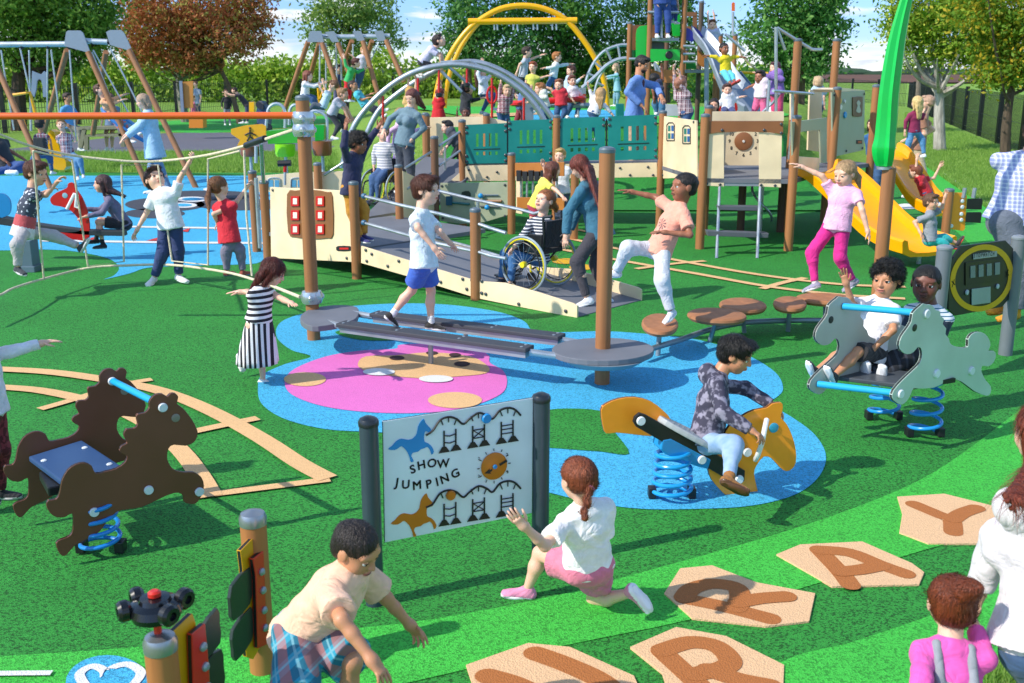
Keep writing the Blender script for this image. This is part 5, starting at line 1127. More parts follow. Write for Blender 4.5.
# ================= inclusive play unit =================
root = thing('play_unit', 'large play unit with wheelchair ramp, teal rails, cream house front and yellow slides', 'play unit', G(476, 300)); UNIT = root
def Lp(a, b): return Plane(a, b - a)
g_b, g_c, g_e, g_e2 = G(357, 279), G(476, 300), G(577, 318), G(641, 301)
rl = Lp(g_b, g_e); W_ = g_e2 - g_e; rn = rl.n
def bd(name, px, pl, mat=CREAM, th=.025, off=0, par=None, bev=.003): return plate(name, mat, par or root, pl.pts(px, off), th, pl.n, bev)
def bl(px, pl, off=-.004, mat=BOLT, r=.02): m = MB(); bolts(m, pl.pts(px, off), -pl.n, r, .012); m.build('bolts', mat, root, smooth=True)
nb = [(361, 246), (400, 258), (476, 281), (505, 283), (540, 293), (573, 303.5), (577, 306), (577, 318), (530, 309), (476, 298), (410, 277), (361, 263)]
bd('ramp_side', nb, rl); fb = [p + W_ for p in rl.pts(nb)]; plate('ramp_side', CREAM, root, fb, .025, rn, .003)
bl([(366, 250), (372, 254), (367, 261), (388, 266), (399, 261), (430, 271), (441, 282), (463, 279), (467, 289), (472, 280), (482, 281), (482, 293), (486, 294), (519, 304), (566, 311)], rl)
up_ = lambda L, dz: [Vector((p.x, p.y, p.z + dz)) for p in rl.pts(L)]
s0 = up_([(361, 246), (476, 281), (577, 306)], -.045); s0[2].z = .012; s0[1].z = (s0[0].z + 0) * .36; z_land = s0[0].z
m = MB(); A, B = s0[0], s0[2]; A = A + rn * .03; B = B + rn * .03; C_, D_ = B + W_ - rn * .03, A + W_ - rn * .03; m.prism([A, B, C_, D_], (0, 0, -.03)); m.build('ramp_surface', DECK, root)
# landing
dl = rl.d if rl.d.x < 0 else -rl.d; W2 = W_ * 2.0; A0 = Vector((g_b.x, g_b.y, z_land)) + rn * .03; g_a = G(268, 259); A1 = Vector((g_a.x, g_a.y, z_land))
m = MB(); m.prism([A0, A0 + W2, A1 + W2, A1], (0, 0, -.05)); m.build('landing_deck', DECK, root)
P1 = Lp(g_a, g_b)
for g, tp, px in ((g_b, 183, 357), (g_c, 210, 476), (g_a, 182, 264)): post_part(root, g, V(px, tp, g.y).z, .058)
g2 = G(257, 252); post_part(root, g2, V(253, 172, g2.y).z, .058)
kp = bd('keypad_panel', [(270, 187), (352, 191), (353, 262), (271, 258)], P1); bl([(273, 190), (348, 192), (347, 258)], P1)
bb = bd('keypad_board', spl2([(288, 194), (296, 190.5), (312, 189.5), (328, 192), (333, 196), (334, 234), (328, 238), (312, 239), (296, 237), (289, 232)], 2), P1, panel('8A5A30'), .012, -.016)
for x in (297, 322):
    for y in (201, 215, 229):
        b_ = bd('keypad_key', [(x - 4, y - 5), (x + 4, y - 5), (x + 4, y + 5), (x - 4, y + 5)], P1, paint('C8201C'), .016, -.034, bb, .002); bd('key_symbol', [(x - 1.5, y - 3), (x + 2.5, y - 3), (x + 2.5, y + 3), (x - 1.5, y + 3)], P1, panel('E6DFD0'), .003, -.038, bb, 0)
bd('maker_plate', spl2([(338, 246), (350, 246), (352, 248.5), (350, 251), (338, 251), (336.5, 248.5)], 2), P1, BLACKP, .004, -.006); bd('maker_mark', [(340, 247.6), (349, 247.6), (349, 249.4), (340, 249.4)], P1, paint('D02424'), .002, -.009, None, 0)
# rails near and far
def rail(L, pl, nm='hand_rail', r=.019, off=0, n=4): m = MB(); m.tube([pl.pt(x, y, off) for x, y in (spl2(L, n, False) if n else L)], r, 10); m.build(nm, STEEL, root, smooth=True)
for L in ([(363, 196), (400, 205), (440, 214), (473, 222.5)], [(363, 222.5), (400, 233), (440, 244), (473, 251)], [(479, 224), (490, 228), (506, 233)], [(479, 252), (492, 256), (506, 258.5)]): rail(L, rl, n=0)
rf = Plane(g_b + W_, W_ * 0 + (g_e - g_b))
for L in ([(437, 190.5), (476, 200), (520, 209.5), (534, 213.5), (540, 212)], [(430, 212), (476, 223), (505, 233)], [(430, 236), (470, 247), (502, 257)]): rail(L, rf, n=0)
for x, y in ((363, 196), (363, 222.5)): disc('rail_socket', rl.pt(x, y), dl * -1, .032, .04, panel('3A6A8C'), root)
m = MB(); g = rf.pt(478, 202); m.cyl(g, (g.x, g.y, z_land * .4), .02, 10); m.build('rail_upright', STEEL, root, smooth=True)
# upper ramp and its posts
q400, q436, q463 = G(400, 230, .2), G(436, 230), G(463, 214)
q400.z = 0
pls = Lp(q400, q436)
post_part(root, q400, V(400, 166, q400.y).z, .058); post_part(root, q436, V(436, 137.5, q436.y).z, .06, post_mat('7A5842')); 
T0, T1 = V(463, 200, 16.9), V(660, 200, 16.6); T0.z = T1.z = 0; tl = Lp(T0, T1)
post_part(root, T0, V(463, 121, T0.y).z, .06); zd = tl.pt(560, 163).z
bd('side_board', [(403, 171), (424, 181), (437, 188), (437, 244), (404, 232)], pls)
tri = bd('side_board', [(450, 181), (463, 170), (466, 166), (508, 165), (508, 181)], Plane(T0 - tl.n * .04, tl.d), CREAM); bl([(469, 170), (487, 177), (497, 172), (467, 178)], Plane(T0 - tl.n * .045, tl.d))
R0, R1 = Vector((q400.x - .55, q400.y + .1, z_land)), Vector((q436.x + .0, q436.y + .15, z_land)); R2, R3 = Vector((T0.x + .35, T0.y + .1, zd)), Vector((T0.x - .7, T0.y + 1.2, zd))
m = MB(); m.prism([R0, R1, R2, R3], (0, 0, -.04)); m.build('upper_ramp', DECK, root)
pr_ = Lp(q436, T0)
for L in ([(405, 168), (431, 152)], [(407, 189), (431, 173)]): rail(L, pls, n=0)
for L in ([(439, 146), (461, 131)], [(439, 166), (461, 150)]): rail(L, pr_, n=0)
rail([(445, 147), (445, 170)], pr_, n=0)
# main deck along the teal rails
dk_ = [T0 + tl.n * .03, T1 + tl.n * .03, T1 + tl.n * 1.3, T0 + tl.n * 1.3]
m = MB(); m.prism([Vector((p.x, p.y, zd)) for p in dk_], (0, 0, -.06)); m.build('main_deck', DECK, root)
for i, (x0, x1, ty0, ty1, by0, by1) in enumerate(((465.5, 507, 124.8, 123, 163.6, 163), (508.5, 552, 120.6, 119.2, 162.5, 161.3), (558.5, 605, 118.6, 116.5, 161, 159.8), (608, 657, 116.3, 114.6, 160.4, 158.8))):
    n_ = [q for q in ((x0, ty0), (x1, ty1), (x1, by1), (x0, by0))]; k = (x1 - x0) / 50.0; f_ = lambda u, v: (x0 + (x1 - x0) * u, (ty0 + (ty1 - ty0) * u) + ((by0 - ty0) + ((by1 - ty1) - (by0 - ty0)) * u) * v)
    # board with slots: built from strips round the openings
    m = MB(); us = [0, .26, .32, .42, .48, .57, .63, .72, .78, 1]; vs = [0, .24, .57, .70, .79, 1]
    for j in range(9):
        for v_ in range(5):
            if (v_ == 1 or v_ == 3) and j % 2 == 1: continue
            q = [tl.pt(*f_(us[a], vs[b]), -.03) for a, b in ((j, v_), (j + 1, v_), (j + 1, v_ + 1), (j, v_ + 1))]; m.prism(q, tl.n * .02)
    pn = m.build('teal_panel', TEAL, root, auto=False)
    plate('groove', panel('032E2C'), pn, [tl.pt(*f_(*q), -.032) for q in ((.2, .625), (.84, .625), (.84, .65), (.2, .65))], .002, -tl.n, 0)
    bl([f_(u_, v_) for u_ in (.03, .97) for v_ in (.06, .2, .8, .94)], tl, -.034, BOLT, .024)
for x in (507.6, 606.5): bd('joint_strip', [(x - .8, 119), (x + .8, 119), (x + .8, 162), (x - .8, 162)], tl, BLACKP, .02, -.02)
T2 = V(556, 200, 16.8); T2.z = 0; T2 -= tl.n * .06
post_part(root, T2, V(556, 116.5, T2.y).z, .06); post_part(root, T1, V(660, 112, T1.y).z, .06)
bd('deck_edge', [(468, 165), (657, 162.5), (657, 177), (560, 178.5), (508, 181), (468, 182)], tl, CREAM, .025, -.0); bl([(575, 168), (600, 172), (620, 168), (630, 175), (648, 167), (653, 175), (560, 174)], tl)
# front play boards below
q511, q573 = G(511.5, 234), G(574, 240)
post_part(root, q511, V(511.5, 154, q511.y).z, .06); post_part(root, q573, V(573, 172, q573.y).z, .06)
plf = Lp(q436, q511); sg = bd('bead_board', [(440, 183), (508, 182), (508, 215), (485, 222), (462, 224), (440, 221)], plf, SAGE)
bl([(442, 186), (505, 185), (505, 216), (443, 218)], plf)
for x, y, c in ((482, 195.5, '1E94D8'), (488.5, 207, '1E94D8')): m = MB(); p = plf.pt(x, y, -.06); m.ball(p, .042, 14); m.build('bead', paint(c), sg, smooth=True)
for (x0, y0, x1, y1, c, r) in ((484, 195, 499, 195, '24506E', .01), (480, 206, 500, 207, '2C3E4C', .012), (486, 201, 502, 201, '8A5A30', .022), (447, 202, 470, 204, '1F6E70', .018)): m = MB(); m.tube([plf.pt(x0, y0, -.02), plf.pt(x1, y1, -.02)], r, 8); m.build('slider_bar', paint(c), sg, smooth=True)
bd('toy_block', [(447, 196), (453, 196), (453, 205), (447, 205)], plf, panel('1E5A78'), .03, -.05, sg); bd('toy_opening', spl2([(462, 192), (469, 191), (471, 196), (466, 200), (462, 197)], 2), plf, panel('24342C'), .004, -.006, sg)
plm = Lp(q511, q573); ms = bd('music_board', [(516, 163), (522, 163), (522, 214), (516, 213)], plm, CREAM); BRP = panel('B4712E')
bd('music_board', [(516, 163), (565, 162), (565, 176), (516, 176)], plm, BRP, .022, -.03); bd('music_board', [(518, 197), (565, 198), (565, 210), (518, 208)], plm, BRP, .022, -.03)
for i in range(7):
    x = 521 + i * 6; m = MB(); m.cyl(plm.pt(x, 176, .0), plm.pt(x, 198, .0), .018, 10); m.build('chime_tube', STEEL, ms, smooth=True)
    bd('hammer_block', [(x - 2.4, 170 + (i % 2)), (x + 2.4, 170 + (i % 2)), (x + 2.2, 181), (x - 2.2, 181)], plm, BLACKP, .03, -.07, ms)
# crawl wall behind the upper ramp
cw = Plane(V(460, 200, 18.6), (1, -.12)); zz0 = lambda L: L
bd('crawl_wall', [(427, 117.5), (486, 116.5), (508, 122), (508, 128), (462, 127), (446, 127), (443, 131), (443, 160), (427, 160)], cw, CREAM, .03)
for px, tp in ((427, 114), (487, 114.5), (428, 115)):
    q = V(px, 200, 18.5); q.z = 0; post_part(root, q, V(px, tp, 18.5).z, .06)
# back of the landing
lb = Plane(V(300, 200, 15.8), (1, -.05))
wl = bd('window_board', [(257, 176), (300, 172.5), (350, 171), (350, 192), (257, 192)], lb)
for x in (274, 297):
    for k in (-3, 3): bd('window_opening', [(x + k - 2.2, 180), (x + k + 2.2, 180), (x + k + 2.2, 187), (x + k - 2.2, 187)], lb, panel('5AA0C0'), .004, -.006, wl, 0)
    rail([(x - 6, 189), (x - 6, 181), (x - 4, 178), (x + 5, 178), (x + 6.5, 181), (x + 6.5, 189)], lb, 'window_frame', .008, -.008, 2)
q = V(319, 200, 15.7); q.z = 0; post_part(root, q, V(319, 164, 15.7).z, .06); rail([(324, 175), (348, 160)], lb)
# ---- house ----
hA, hB, hC, hD = G(699.5, 249), G(788, 251), V(829, 200, 15.9), V(867, 200, 17.1); hC.z = hD.z = 0
hE, hF = V(787.5, 200, 16.2), V(825, 200, 17.4); hG = V(705, 200, 15.9); hE.z = hF.z = hG.z = 0
for g, tp, px in ((hA, 115.5, 699.5), (hB, 117, 788), (hC, 88.5, 829.6), (hD, 86, 867), (hE, 40, 787.5), (hF, 40, 825), (hG, 107, 705)): post_part(root, g, V(px, tp, g.y).z, .062)
zh = zd - .03
m = MB(); m.prism([Vector((p.x, p.y, zh)) for p in (hA, hB, hC, hD, V(790, 200, 18.6), T1)], (0, 0, -.06)); m.build('house_deck', DECK, root)
hp1 = Lp(T1, hA); wp = bd('window_panel', spl2([(662, 116), (696, 120.5)], 1, False) + [(697, 183), (690, 181), (676, 178), (663, 178.5)], hp1); bl([(663, 118), (694, 122), (663, 175), (694, 180)], hp1)
for cx, cy in ((671, 132), (687, 135)):
    w_ = 3.8; fr_ = [(cx - w_, cy + 8.5), (cx - w_, cy - 7), (cx - 2, cy - 9.3), (cx + 2, cy - 9.3), (cx + w_, cy - 7), (cx + w_, cy + 8.5), (cx - w_, cy + 8.5)]
    m = MB(); m.tube(hp1.pts(fr_, -.006), .008, 6); wf = m.build('window', BLACKP, wp)
    for (a_, b_) in ((-2.7, -6.5), (.5, -6.5), (-2.7, 1.2), (.5, 1.2)): bd('window_opening', [(cx + a_, cy + b_), (cx + a_ + 2.3, cy + b_), (cx + a_ + 2.3, cy + b_ + 5.6), (cx + a_, cy + b_ + 5.6)], hp1, panel('2C7A6A' if a_ < 0 else '2E5E9A'), .003, -.005, wf, 0)
hf_ = Lp(hA, hB)
bd('lintel', [(704, 121), (783, 121), (783, 134.5), (770, 132.5), (744, 131.5), (718, 132.5), (704, 134.5)], hf_, panel('8E5A34'), .03, -.02); bl([(706, 123), (706, 132), (722, 130), (764, 130), (781, 124), (781, 133)], hf_, -.026)
bd('roof_board', [(709, 111.5), (784, 111.5), (784, 121), (709, 121)], Plane(hG - Vector((0, .05, 0)), (1, .04)), CREAM)
bd('door_panel', [(703, 134), (707, 134), (707, 185.5), (702, 185)], hf_, SAGE, .022); bd('door_panel', [(707, 133.5), (724, 132), (724, 186.5), (707, 185.8)], hf_, CREAM, .022)
bd('door_panel', [(759, 132), (782, 134.5), (781, 187.5), (759, 186.5)], hf_, CREAM, .022); bl([(707, 183.5), (720, 184.5), (761, 185), (775, 185.5)], hf_)
bd('deck_lip', [(723, 182.5), (760, 183), (760, 186.5), (723, 186)], hf_, metal('9AA2AA', .5, .4), .03, .01)
ck = Plane(hA + (hC - hB) * .9, hf_.d); cp = bd('clock_panel', [(715, 131), (775, 131), (775, 165.5), (715, 165.5)], ck, panel('E0CBA6'))
disc('clock_disc', ck.pt(743.5, 141.2, -.004), -ck.n, .135, .02, panel('8E5A34'), cp, 34); disc('clock_hub', ck.pt(743.5, 141.2, -.026), -ck.n, .02, .01, panel('D8D2C8'), cp)
glyphs('clock_numerals', [(str(k), 743.5 + 14 * math.sin(k * math.pi / 6), 141.2 - 14 * math.cos(k * math.pi / 6), 3.4, 0, .02) for k in (1, 2, 3, 4, 5, 6, 7, 8, 9, 10, 11)], ck, BLACKP, cp, -.004)
ps = Lp(hB, hC)
bd('side_frame', [(792, 122), (827, 117.5), (827, 131), (820, 130), (803, 131.5), (797, 134), (795, 158), (793, 158)], ps, SAGE); bd('side_frame', [(820, 130), (827, 130), (827, 163), (821, 163)], ps, SAGE)
bd('side_sill', [(793, 156), (820, 158), (819, 171), (793, 168)], ps, CREAM)
pd = Lp(hC, hD); sp_ = bd('side_panel', [(832, 92.5), (865, 90.5), (864, 150), (833, 157)], pd, SAGE); bl([(834, 95), (833, 153), (846, 151), (862, 148), (864, 94)], pd)
bw = bd('carved_window', spl2([(853, 97), (861, 96.5), (862, 99), (861.5, 114), (860, 116.5), (853, 116.5), (852, 113), (852, 99)], 2), pd, panel('6E4424'), .01, -.014, sp_); bd('carved_figure', spl2([(857.5, 100), (859.5, 103), (858.5, 106), (860, 111), (858, 113), (855, 111), (856.5, 106), (855.5, 103)], 2), pd, panel('B8B8A8'), .004, -.019, bw)
for x, y, c, r in ((839, 101, 'E8A81C', .05), (844.5, 115, '1E94D8', .05), (844, 101.5, 'D8D8D8', .03), (840, 107.5, 'E8E4DC', .04), (838, 115, 'E0B8B8', .025)): disc('toy_disc', pd.pt(x, y, -.004), -pd.n, r, .02, paint(c), sp_)
bd('maker_plate', [(856, 140), (862, 140), (862, 144), (856, 144)], pd, BLACKP, .004, -.006); bd('maker_mark', [(857.5, 141), (861, 141), (861, 143), (857.5, 143)], pd, paint('C02828'), .002, -.009, None, 0)
pi_ = Lp(hE, hF)
bd('inner_panel', [(791, 93), (798, 93.5), (798, 120), (791, 120)], pi_); bd('inner_panel', [(810, 90), (822, 89), (822, 152), (808, 150)], pi_)
pz_ = Lp(hB + Vector((0, .9, 0)), hC + Vector((0, .9, 0)))
for L in ([(788, 91), (808, 92.5), (827, 94)], [(807, 93), (806.5, 120), (803, 160)]): rail(L, ps, 'barrier_rail', .02, .2, 0)
bd('roof_slab', [(833, 89.5), (843, 87.8), (866, 90.2), (835, 92.4)], pd, CREAM, .3, .02)
pq = Plane(hE, (1, .3)); rail([(776, 27), (776, 120)], pq, 'fire_pole', .025, 0, 0); rail([(777, 28), (785, 50)], pq, 'pole_brace', .022, 0, 0)
rail([(777.5, 28), (795, 39), (808, 47), (813, 49.5), (822, 49.5)], pq, 'top_rail', .024, 0, 4)
m = MB(); c = pq.pt(767, 118); hx = []
for i in range(60): t_ = i / 59; hx.append(Vector((c.x + .16 * math.cos(t_ * 12.5), c.y + .16 * math.sin(t_ * 12.5), 2.1 - 1.9 * t_)))
m.tube(hx, .02, 8); m.build('spiral_climber', STEEL, root, smooth=True); m = MB(); m.cyl((c.x, c.y, 0), (c.x, c.y, 2.3), .022, 10); m.build('spiral_pole', STEEL, root, smooth=True)
# steps
st = Plane((G(717, 258) + G(757, 259)) / 2, (1, .03))
for x0, x1 in ((719.5, 716.5), (760, 757)): a = hf_.pt(x0, 187, -.02); b = G(x1, 258.5); m = MB(); m.cyl(a, b, .02, 10); m.build('step_pole', STEEL, root, smooth=True)
for L in ([(718, 206), (760, 206.5), (759, 211), (719, 210)], [(707, 231), (769, 233.5), (768, 238), (708, 236)]):
    t_ = .35 if L[0][1] < 220 else .72; pv = Plane(hf_.pt(740, 200).lerp(G(738, 258), t_) * 1.0, (1, .03)); P = pv.pts(L); m = MB(); m.prism(P, (0, .16, .0)); m.build('step_board', panel('5C6068', .6), root, bevel=.006)
for px in (703, 742, 782): q = V(px, 200, 16.2); q.z = 0; post_part(root, q, zh - .03, .06, post_mat('5E4030'), False)
# slides
def slide(S, E, w_, mat, prof, wall=.17, nm='slide'):
    d = Vector((E.x - S.x, E.y - S.y, 0)); L = d.length; d.normalize(); s = Vector((-d.y, d.x, 0)); rows = []
    for t_, z in prof:
        c = Vector((S.x, S.y, 0)) + d * L * t_; zz_ = E.z + (S.z - E.z) * z
        rows.append([c + s * (w_ * a) + Vector((0, 0, zz_ + wall * b)) for a, b in ((-.62, .95), (-.58, 1.1), (-.5, .98), (-.46, .35), (-.3, .05), (0, 0), (.3, .05), (.46, .35), (.5, .98), (.58, 1.1), (.62, .95), (.6, .1), (.42, -.22), (0, -.3), (-.42, -.22), (-.6, .1))])
    sm_ = [spline([r[j] for r in rows], 4) for j in range(16)]; m = MB(); m.ring([[sm_[j][i] for j in range(16)] for i in range(len(sm_[0]))]); return m.build(nm, mat, root, smooth=True)
YS = paint('FFA800', .25); prf = [(-.04, 1.03), (.04, 1), (.14, .93), (.3, .72), (.48, .44), (.64, .2), (.78, .07), (.9, .02), (1, 0.0)]
Sa = Vector((hB.x * .55 + hC.x * .45 + .1, hB.y * .55 + hC.y * .45, zh)); Ea = Vector((5.28, 13.1, .2)); slide(Sa, Ea, .74, YS, prf)
Sb = Vector((hD.x * .75 + .0 + 1.45, hD.y + .4, zh + .08)); Sb.x = X_(868, hD.y + .5); Eb = Vector((X_(930, 16.6), 16.6, .25)); slide(Sb, Eb, .68, YS, prf)
for E_ in (Ea, Eb): m = MB(); m.cyl((E_.x, E_.y + .3, 0), (E_.x, E_.y + .3, .2), .03, 10); m.build('slide_foot', STEEL, root, smooth=True)
# yellow flap board on its post
gp = G(944, 246); r2 = thing('flap_board', 'yellow upright board with black flaps beside the end of the yellow slide', 'activity board', gp)
post_part(r2, gp, V(946, 190, gp.y).z, .062); pg = Plane(gp, (1, .15))
plate('yellow_panel', YP, r2, pg.pts(spl2([(949, 192), (965, 193), (967, 196), (965, 229), (963, 231), (950, 229)], 1)), .02, pg.n, .003)
for L in ([(967, 198.5), (981, 198.5), (982, 200), (981, 209.5), (966, 209)], [(966, 212), (980, 212), (981, 213), (980, 223), (965, 222)]): plate('flap', BLACKP, r2, pg.pts(L, -.02), .015, pg.n, .002)
m = MB(); bolts(m, pg.pts([(962, 201), (962, 207), (961, 214), (961, 220), (952, 194), (951, 226)], -.001), -pg.n, .03, .02); m.build('bolts', WC, r2)
for x in (963, 973): m = MB(); m.tube([pg.pt(x, 198), pg.pt(x + 2, 188)], .03, 8); m.build('stub_pipe', GALV, r2, smooth=True)
# ---- red seesaw ----
r3 = thing('seesaw', 'dark seesaw with a tall red horse shaped panel on blue ground', 'seesaw', G(30, 272)); ph = G(30, 272); Y3 = G(80, 262).y; pv = Plane(Vector((ph.x, Y3, 0)), (1, 0)); ZS = lambda L, s=2: spl2(zm(L, 0, 150, 4.267), s)
plate('red_panel', paint('C81414', .35), r3, pv.pts(ZS([(215, 205), (240, 182), (285, 162), (288, 146), (302, 138), (316, 146), (318, 160), (345, 195), (365, 240), (378, 290), (382, 345), (374, 386), (330, 384), (250, 376), (244, 352), (300, 350), (335, 345), (345, 330), (330, 290), (300, 258), (262, 242), (228, 236), (216, 222)])), .03, pv.n, .004)
disc('eye_spot', pv.pt(65, 195.5), -pv.n, .035, .005, paint('8AB8C8'), r3)
m = MB(); m.prism(pv.pts(zm([(-10, 282), (120, 310), (200, 322), (360, 342), (525, 345), (530, 368), (360, 365), (200, 348), (-10, 318)], 0, 150, 4.267), .0), pv.n * .14); m.build('beam', panel('2E343C', .5), r3, bevel=.01)
for L in ([(292, 250), (325, 185), (335, 190)], [(335, 190), (330, 240), (345, 245)]): m = MB(); m.tube(pv.pts(zm(L, 0, 150, 4.267), -.05), .022, 10); m.build('handlebar', paint('F0F0F0'), r3, smooth=True)
m = MB(); q = G(30, 271); m.box((q.x, q.y, .2), (.19, .22, .40)); m.box((q.x, q.y, .04), (.24, .26, .08)); m.build('pedestal', panel('5E7482', .5), r3, bevel=.01)
m = MB(); m.prism(pv.pts(ZS([(-30, 200), (0, 185), (20, 190), (42, 215), (44, 262), (20, 285), (-30, 290)])), pv.n * .03); m.build('blue_panel', paint('1E84C8'), r3)
# ================= background equipment =================
def gz(p): return hgt(p.x, p.y)
def tubeV(root, name, L, Y, r, mat, n=0, k=8):
    Ys = Y if isinstance(Y, (list, tuple)) else [Y] * len(L); P = [V(x, y, q) for (x, y), q in zip(L, Ys)]
    if n: P = spline(P, n)
    m = MB(); m.tube(P, r, k); return m.build(name, mat, root, smooth=True)
def boardV(root, name, L, Y, th, mat, dirx=(1, 0), sp=0, bev=.003):
    pl = Plane(V(L[0][0], L[0][1], Y), dirx); return plate(name, mat, root, pl.pts(spl2(L, sp) if sp else L), th, pl.n, bev)
WOODP = post_mat('A5714A'); CH_ = metal('C4CCD4', .35, .6); PLT = paint('8A96A4', .4)
def swing_frame(label, apex, Y, legs, beam, plates, group=None):
    b = V(apex[0][0], 175, Y); b.z = gz(b); root = thing('swing_set', label, 'swing set', b, group)
    for (ax, ay), (fx, fy, dY) in legs: a = V(ax, ay, Y + .25 * dY); f = V(fx, fy, Y + dY); m = MB(); m.cyl((f.x, f.y, gz(f) - .1 if abs(f.z - gz(f)) < .8 else f.z), a, .062, 12); m.build('leg', WOODP, root, smooth=True)
    if beam: m = MB(); m.cyl(V(beam[0][0], beam[0][1], Y), V(beam[1][0], beam[1][1], Y), .062, 12); m.build('beam', CH_, root, smooth=True)
    for L in plates: boardV(root, 'corner_plate', L, Y - .12, .03, PLT)
    return root
Ysw = 23.5
s1 = swing_frame('grey beamed swing set with brown legs at the far left', [(75, 40)], Ysw, [((67, 50), (44, 132, 2.2)), ((88, 52), (148, 172, -.6)), ((-6, 60), (52, 182, -1.2))], ((-70, 45), (84, 44)),
    [[(66, 32), (68, 30.5), (80, 30.5), (83, 33), (90, 52), (86, 52), (64, 46)]])
for L in ([(1, 50), (8, 95), (14, 130)], [(20, 48), (30, 92)], [(29, 50), (31, 125)], [(47.5, 49), (47, 118)], [(51, 50), (57, 95), (62, 140)], [(69.5, 50), (76, 140)]): tubeV(s1, 'chain', L, Ysw, .018, CH_)
for x in (22, 48, 69): m = MB(); m.ball(V(x, 47, Ysw), .05, 8); m.build('chain_hanger', BLACKP, s1, smooth=True)
tubeV(s1, 'yellow_bar', [(13, 95), (30, 92.5), (35, 112), (38, 128)], Ysw - .1, .035, YEL)
boardV(s1, 'yellow_seat', [(18, 118), (24, 120), (33, 148), (26, 140)], Ysw - .2, .04, YEL); boardV(s1, 'yellow_seat', [(48, 133), (54, 132), (60, 150), (66, 162), (64, 170), (52, 168), (47, 158)], Ysw - .3, .3, YEL, sp=2)
s2 = swing_frame('second brown legged swing set holding the basket swing', [(115, 40)], Ysw, [((106, 52), (93, 134, 2.2)), ((129, 50), (197, 177, -.8))], ((85, 41), (108, 42)),
    [[(106, 32), (110, 30), (121, 30), (124, 33), (131, 48), (127, 50), (110, 45)]])
for L in ([(93, 50), (128, 112)], [(110, 48), (143, 114)], [(92, 52), (118, 116)]): tubeV(s2, 'chain', L, Ysw, .018, CH_)
m = MB(); c = V(128, 126, Ysw); m.tube([c + Vector((.5 * math.cos(a), .4 * math.sin(a), -.42 * math.cos(a) * .9)) for a in [2 * math.pi * i / 20 for i in range(20)]], .045, 8, closed=True); m.build('basket', paint('3A78B8'), s2, smooth=True)
for x in (92, 109): m = MB(); m.ball(V(x, 42, Ysw), .06, 8); m.build('chain_hanger', BLACKP, s2, smooth=True)
Ym = 27.0; WL = 'swing sets with splayed brown legs in the middle distance'
s3 = swing_frame('middle distance swing set with a beige corner plate', [(315, 36)], Ym, [((308, 42), (283, 115, 1.)), ((322, 43), (350, 122, -.5)), ((319, 44), (305, 95, 1.6))], ((318, 36.5), (330, 36.5)), [[(310, 31), (321, 31), (324, 42), (307, 42)]])
s4 = swing_frame('middle distance swing set around the boy in green', [(345, 36)], Ym, [((338, 43), (356, 92, -.3)), ((352, 41), (336, 86, 1.4)), ((363, 41), (390, 113, -.6)), ((372, 41), (356, 95, 1.4))], ((324, 37), (380, 36.5)), [[(325, 32), (334, 31), (339, 42), (332, 42)], [(352.5, 31), (361, 31), (365, 41), (357, 41)]])
s5 = swing_frame('middle distance swing set nearest the silver arch', [(385, 36)], Ym, [((386, 40), (404, 82, -.3))], ((378, 36), (390, 36)), [[(374, 31), (383, 30.5), (386, 41), (378, 41)]])
for rt, L in ((s3, [(320, 44), (319.5, 90)]), (s3, [(326, 43), (326, 88)]), (s4, [(341, 42), (341.5, 80)]), (s4, [(353, 44), (353, 75)]), (s4, [(336, 43), (337, 84)]), (s5, [(379, 42), (371, 60)])): tubeV(rt, 'chain', L, Ym, .02, CH_)
boardV(s3, 'yellow_seat', [(317, 99), (321, 98), (322, 110), (318, 111)], Ym - 1, .1, YEL); tubeV(s3, 'yellow_strap', [(319, 99), (318, 88)], Ym - 1, .03, YEL); tubeV(s3, 'yellow_strap', [(320, 99), (324, 88)], Ym - 1, .03, YEL)
# silver double arch
Ya = 19.6; r = thing('climbing_arch', 'silver twin tube climbing arch above the woman in grey', 'climbing frame', V(455, 130, Ya)); r.location.z = 0
tubeV(r, 'arch_tube', [(342, 168), (350, 136), (362, 114), (385, 90), (412, 73), (440, 65.5), (465, 65), (492, 72), (517, 87), (535, 105), (545, 122)], Ya, .055, STEEL, 4, 12)
tubeV(r, 'arch_tube', [(360, 172), (365, 140), (378, 112), (395, 96), (420, 79), (450, 65), (475, 62), (500, 70), (522, 84), (541, 103), (552, 118)], Ya + .7, .055, STEEL, 4, 12)
tubeV(r, 'cross_bar', [(441, 67), (441, 62.5), (470, 61), (478, 66)], Ya, .03, STEEL, 0); tubeV(r, 'brace', [(440, 70), (462, 92)], Ya + .3, .03, STEEL); tubeV(r, 'brace', [(448, 66), (475, 90)], Ya + .6, .03, STEEL)
RR = paint('D01E1E')
for x, y0, y1 in ((383, 96, 128), (439, 70, 95), (467, 66, 85), (492, 78, 122), (524, 98, 122), (418, 78, 94)):
    m = MB(); m.cyl(V(x, y0, Ya), V(x, y1, Ya), .022, 8); hr_ = m.build('hanging_rod', RR, r, smooth=True); m = MB(); m.lathe([(.03, -.04), (.06, -.02), (.06, .02), (.03, .04)], V(x, y1, Ya), 10); m.build('rod_stop', BLACKP, hr_)
m = MB(); m.tube([V(492, 95, Ya) + Vector((.09 * math.cos(a), 0, .15 * math.sin(a))) for a in [2 * math.pi * i / 16 for i in range(16)]], .02, 6, closed=True); m.build('red_ring', RR, r, smooth=True)
for x, y in ((497, 74), (503, 77.5), (513, 84.5), (520, 90), (527, 97)): m = MB(); m.ball(V(x, y, Ya + .3), .05, 8); m.build('red_hold', RR, r, smooth=True)
m = MB(); q = V(528, 108, 21.5); m.box((q.x, q.y, q.z), (.22, .22, .6)); m.build('footing', metal('8FA2B4', .5, .3), r)
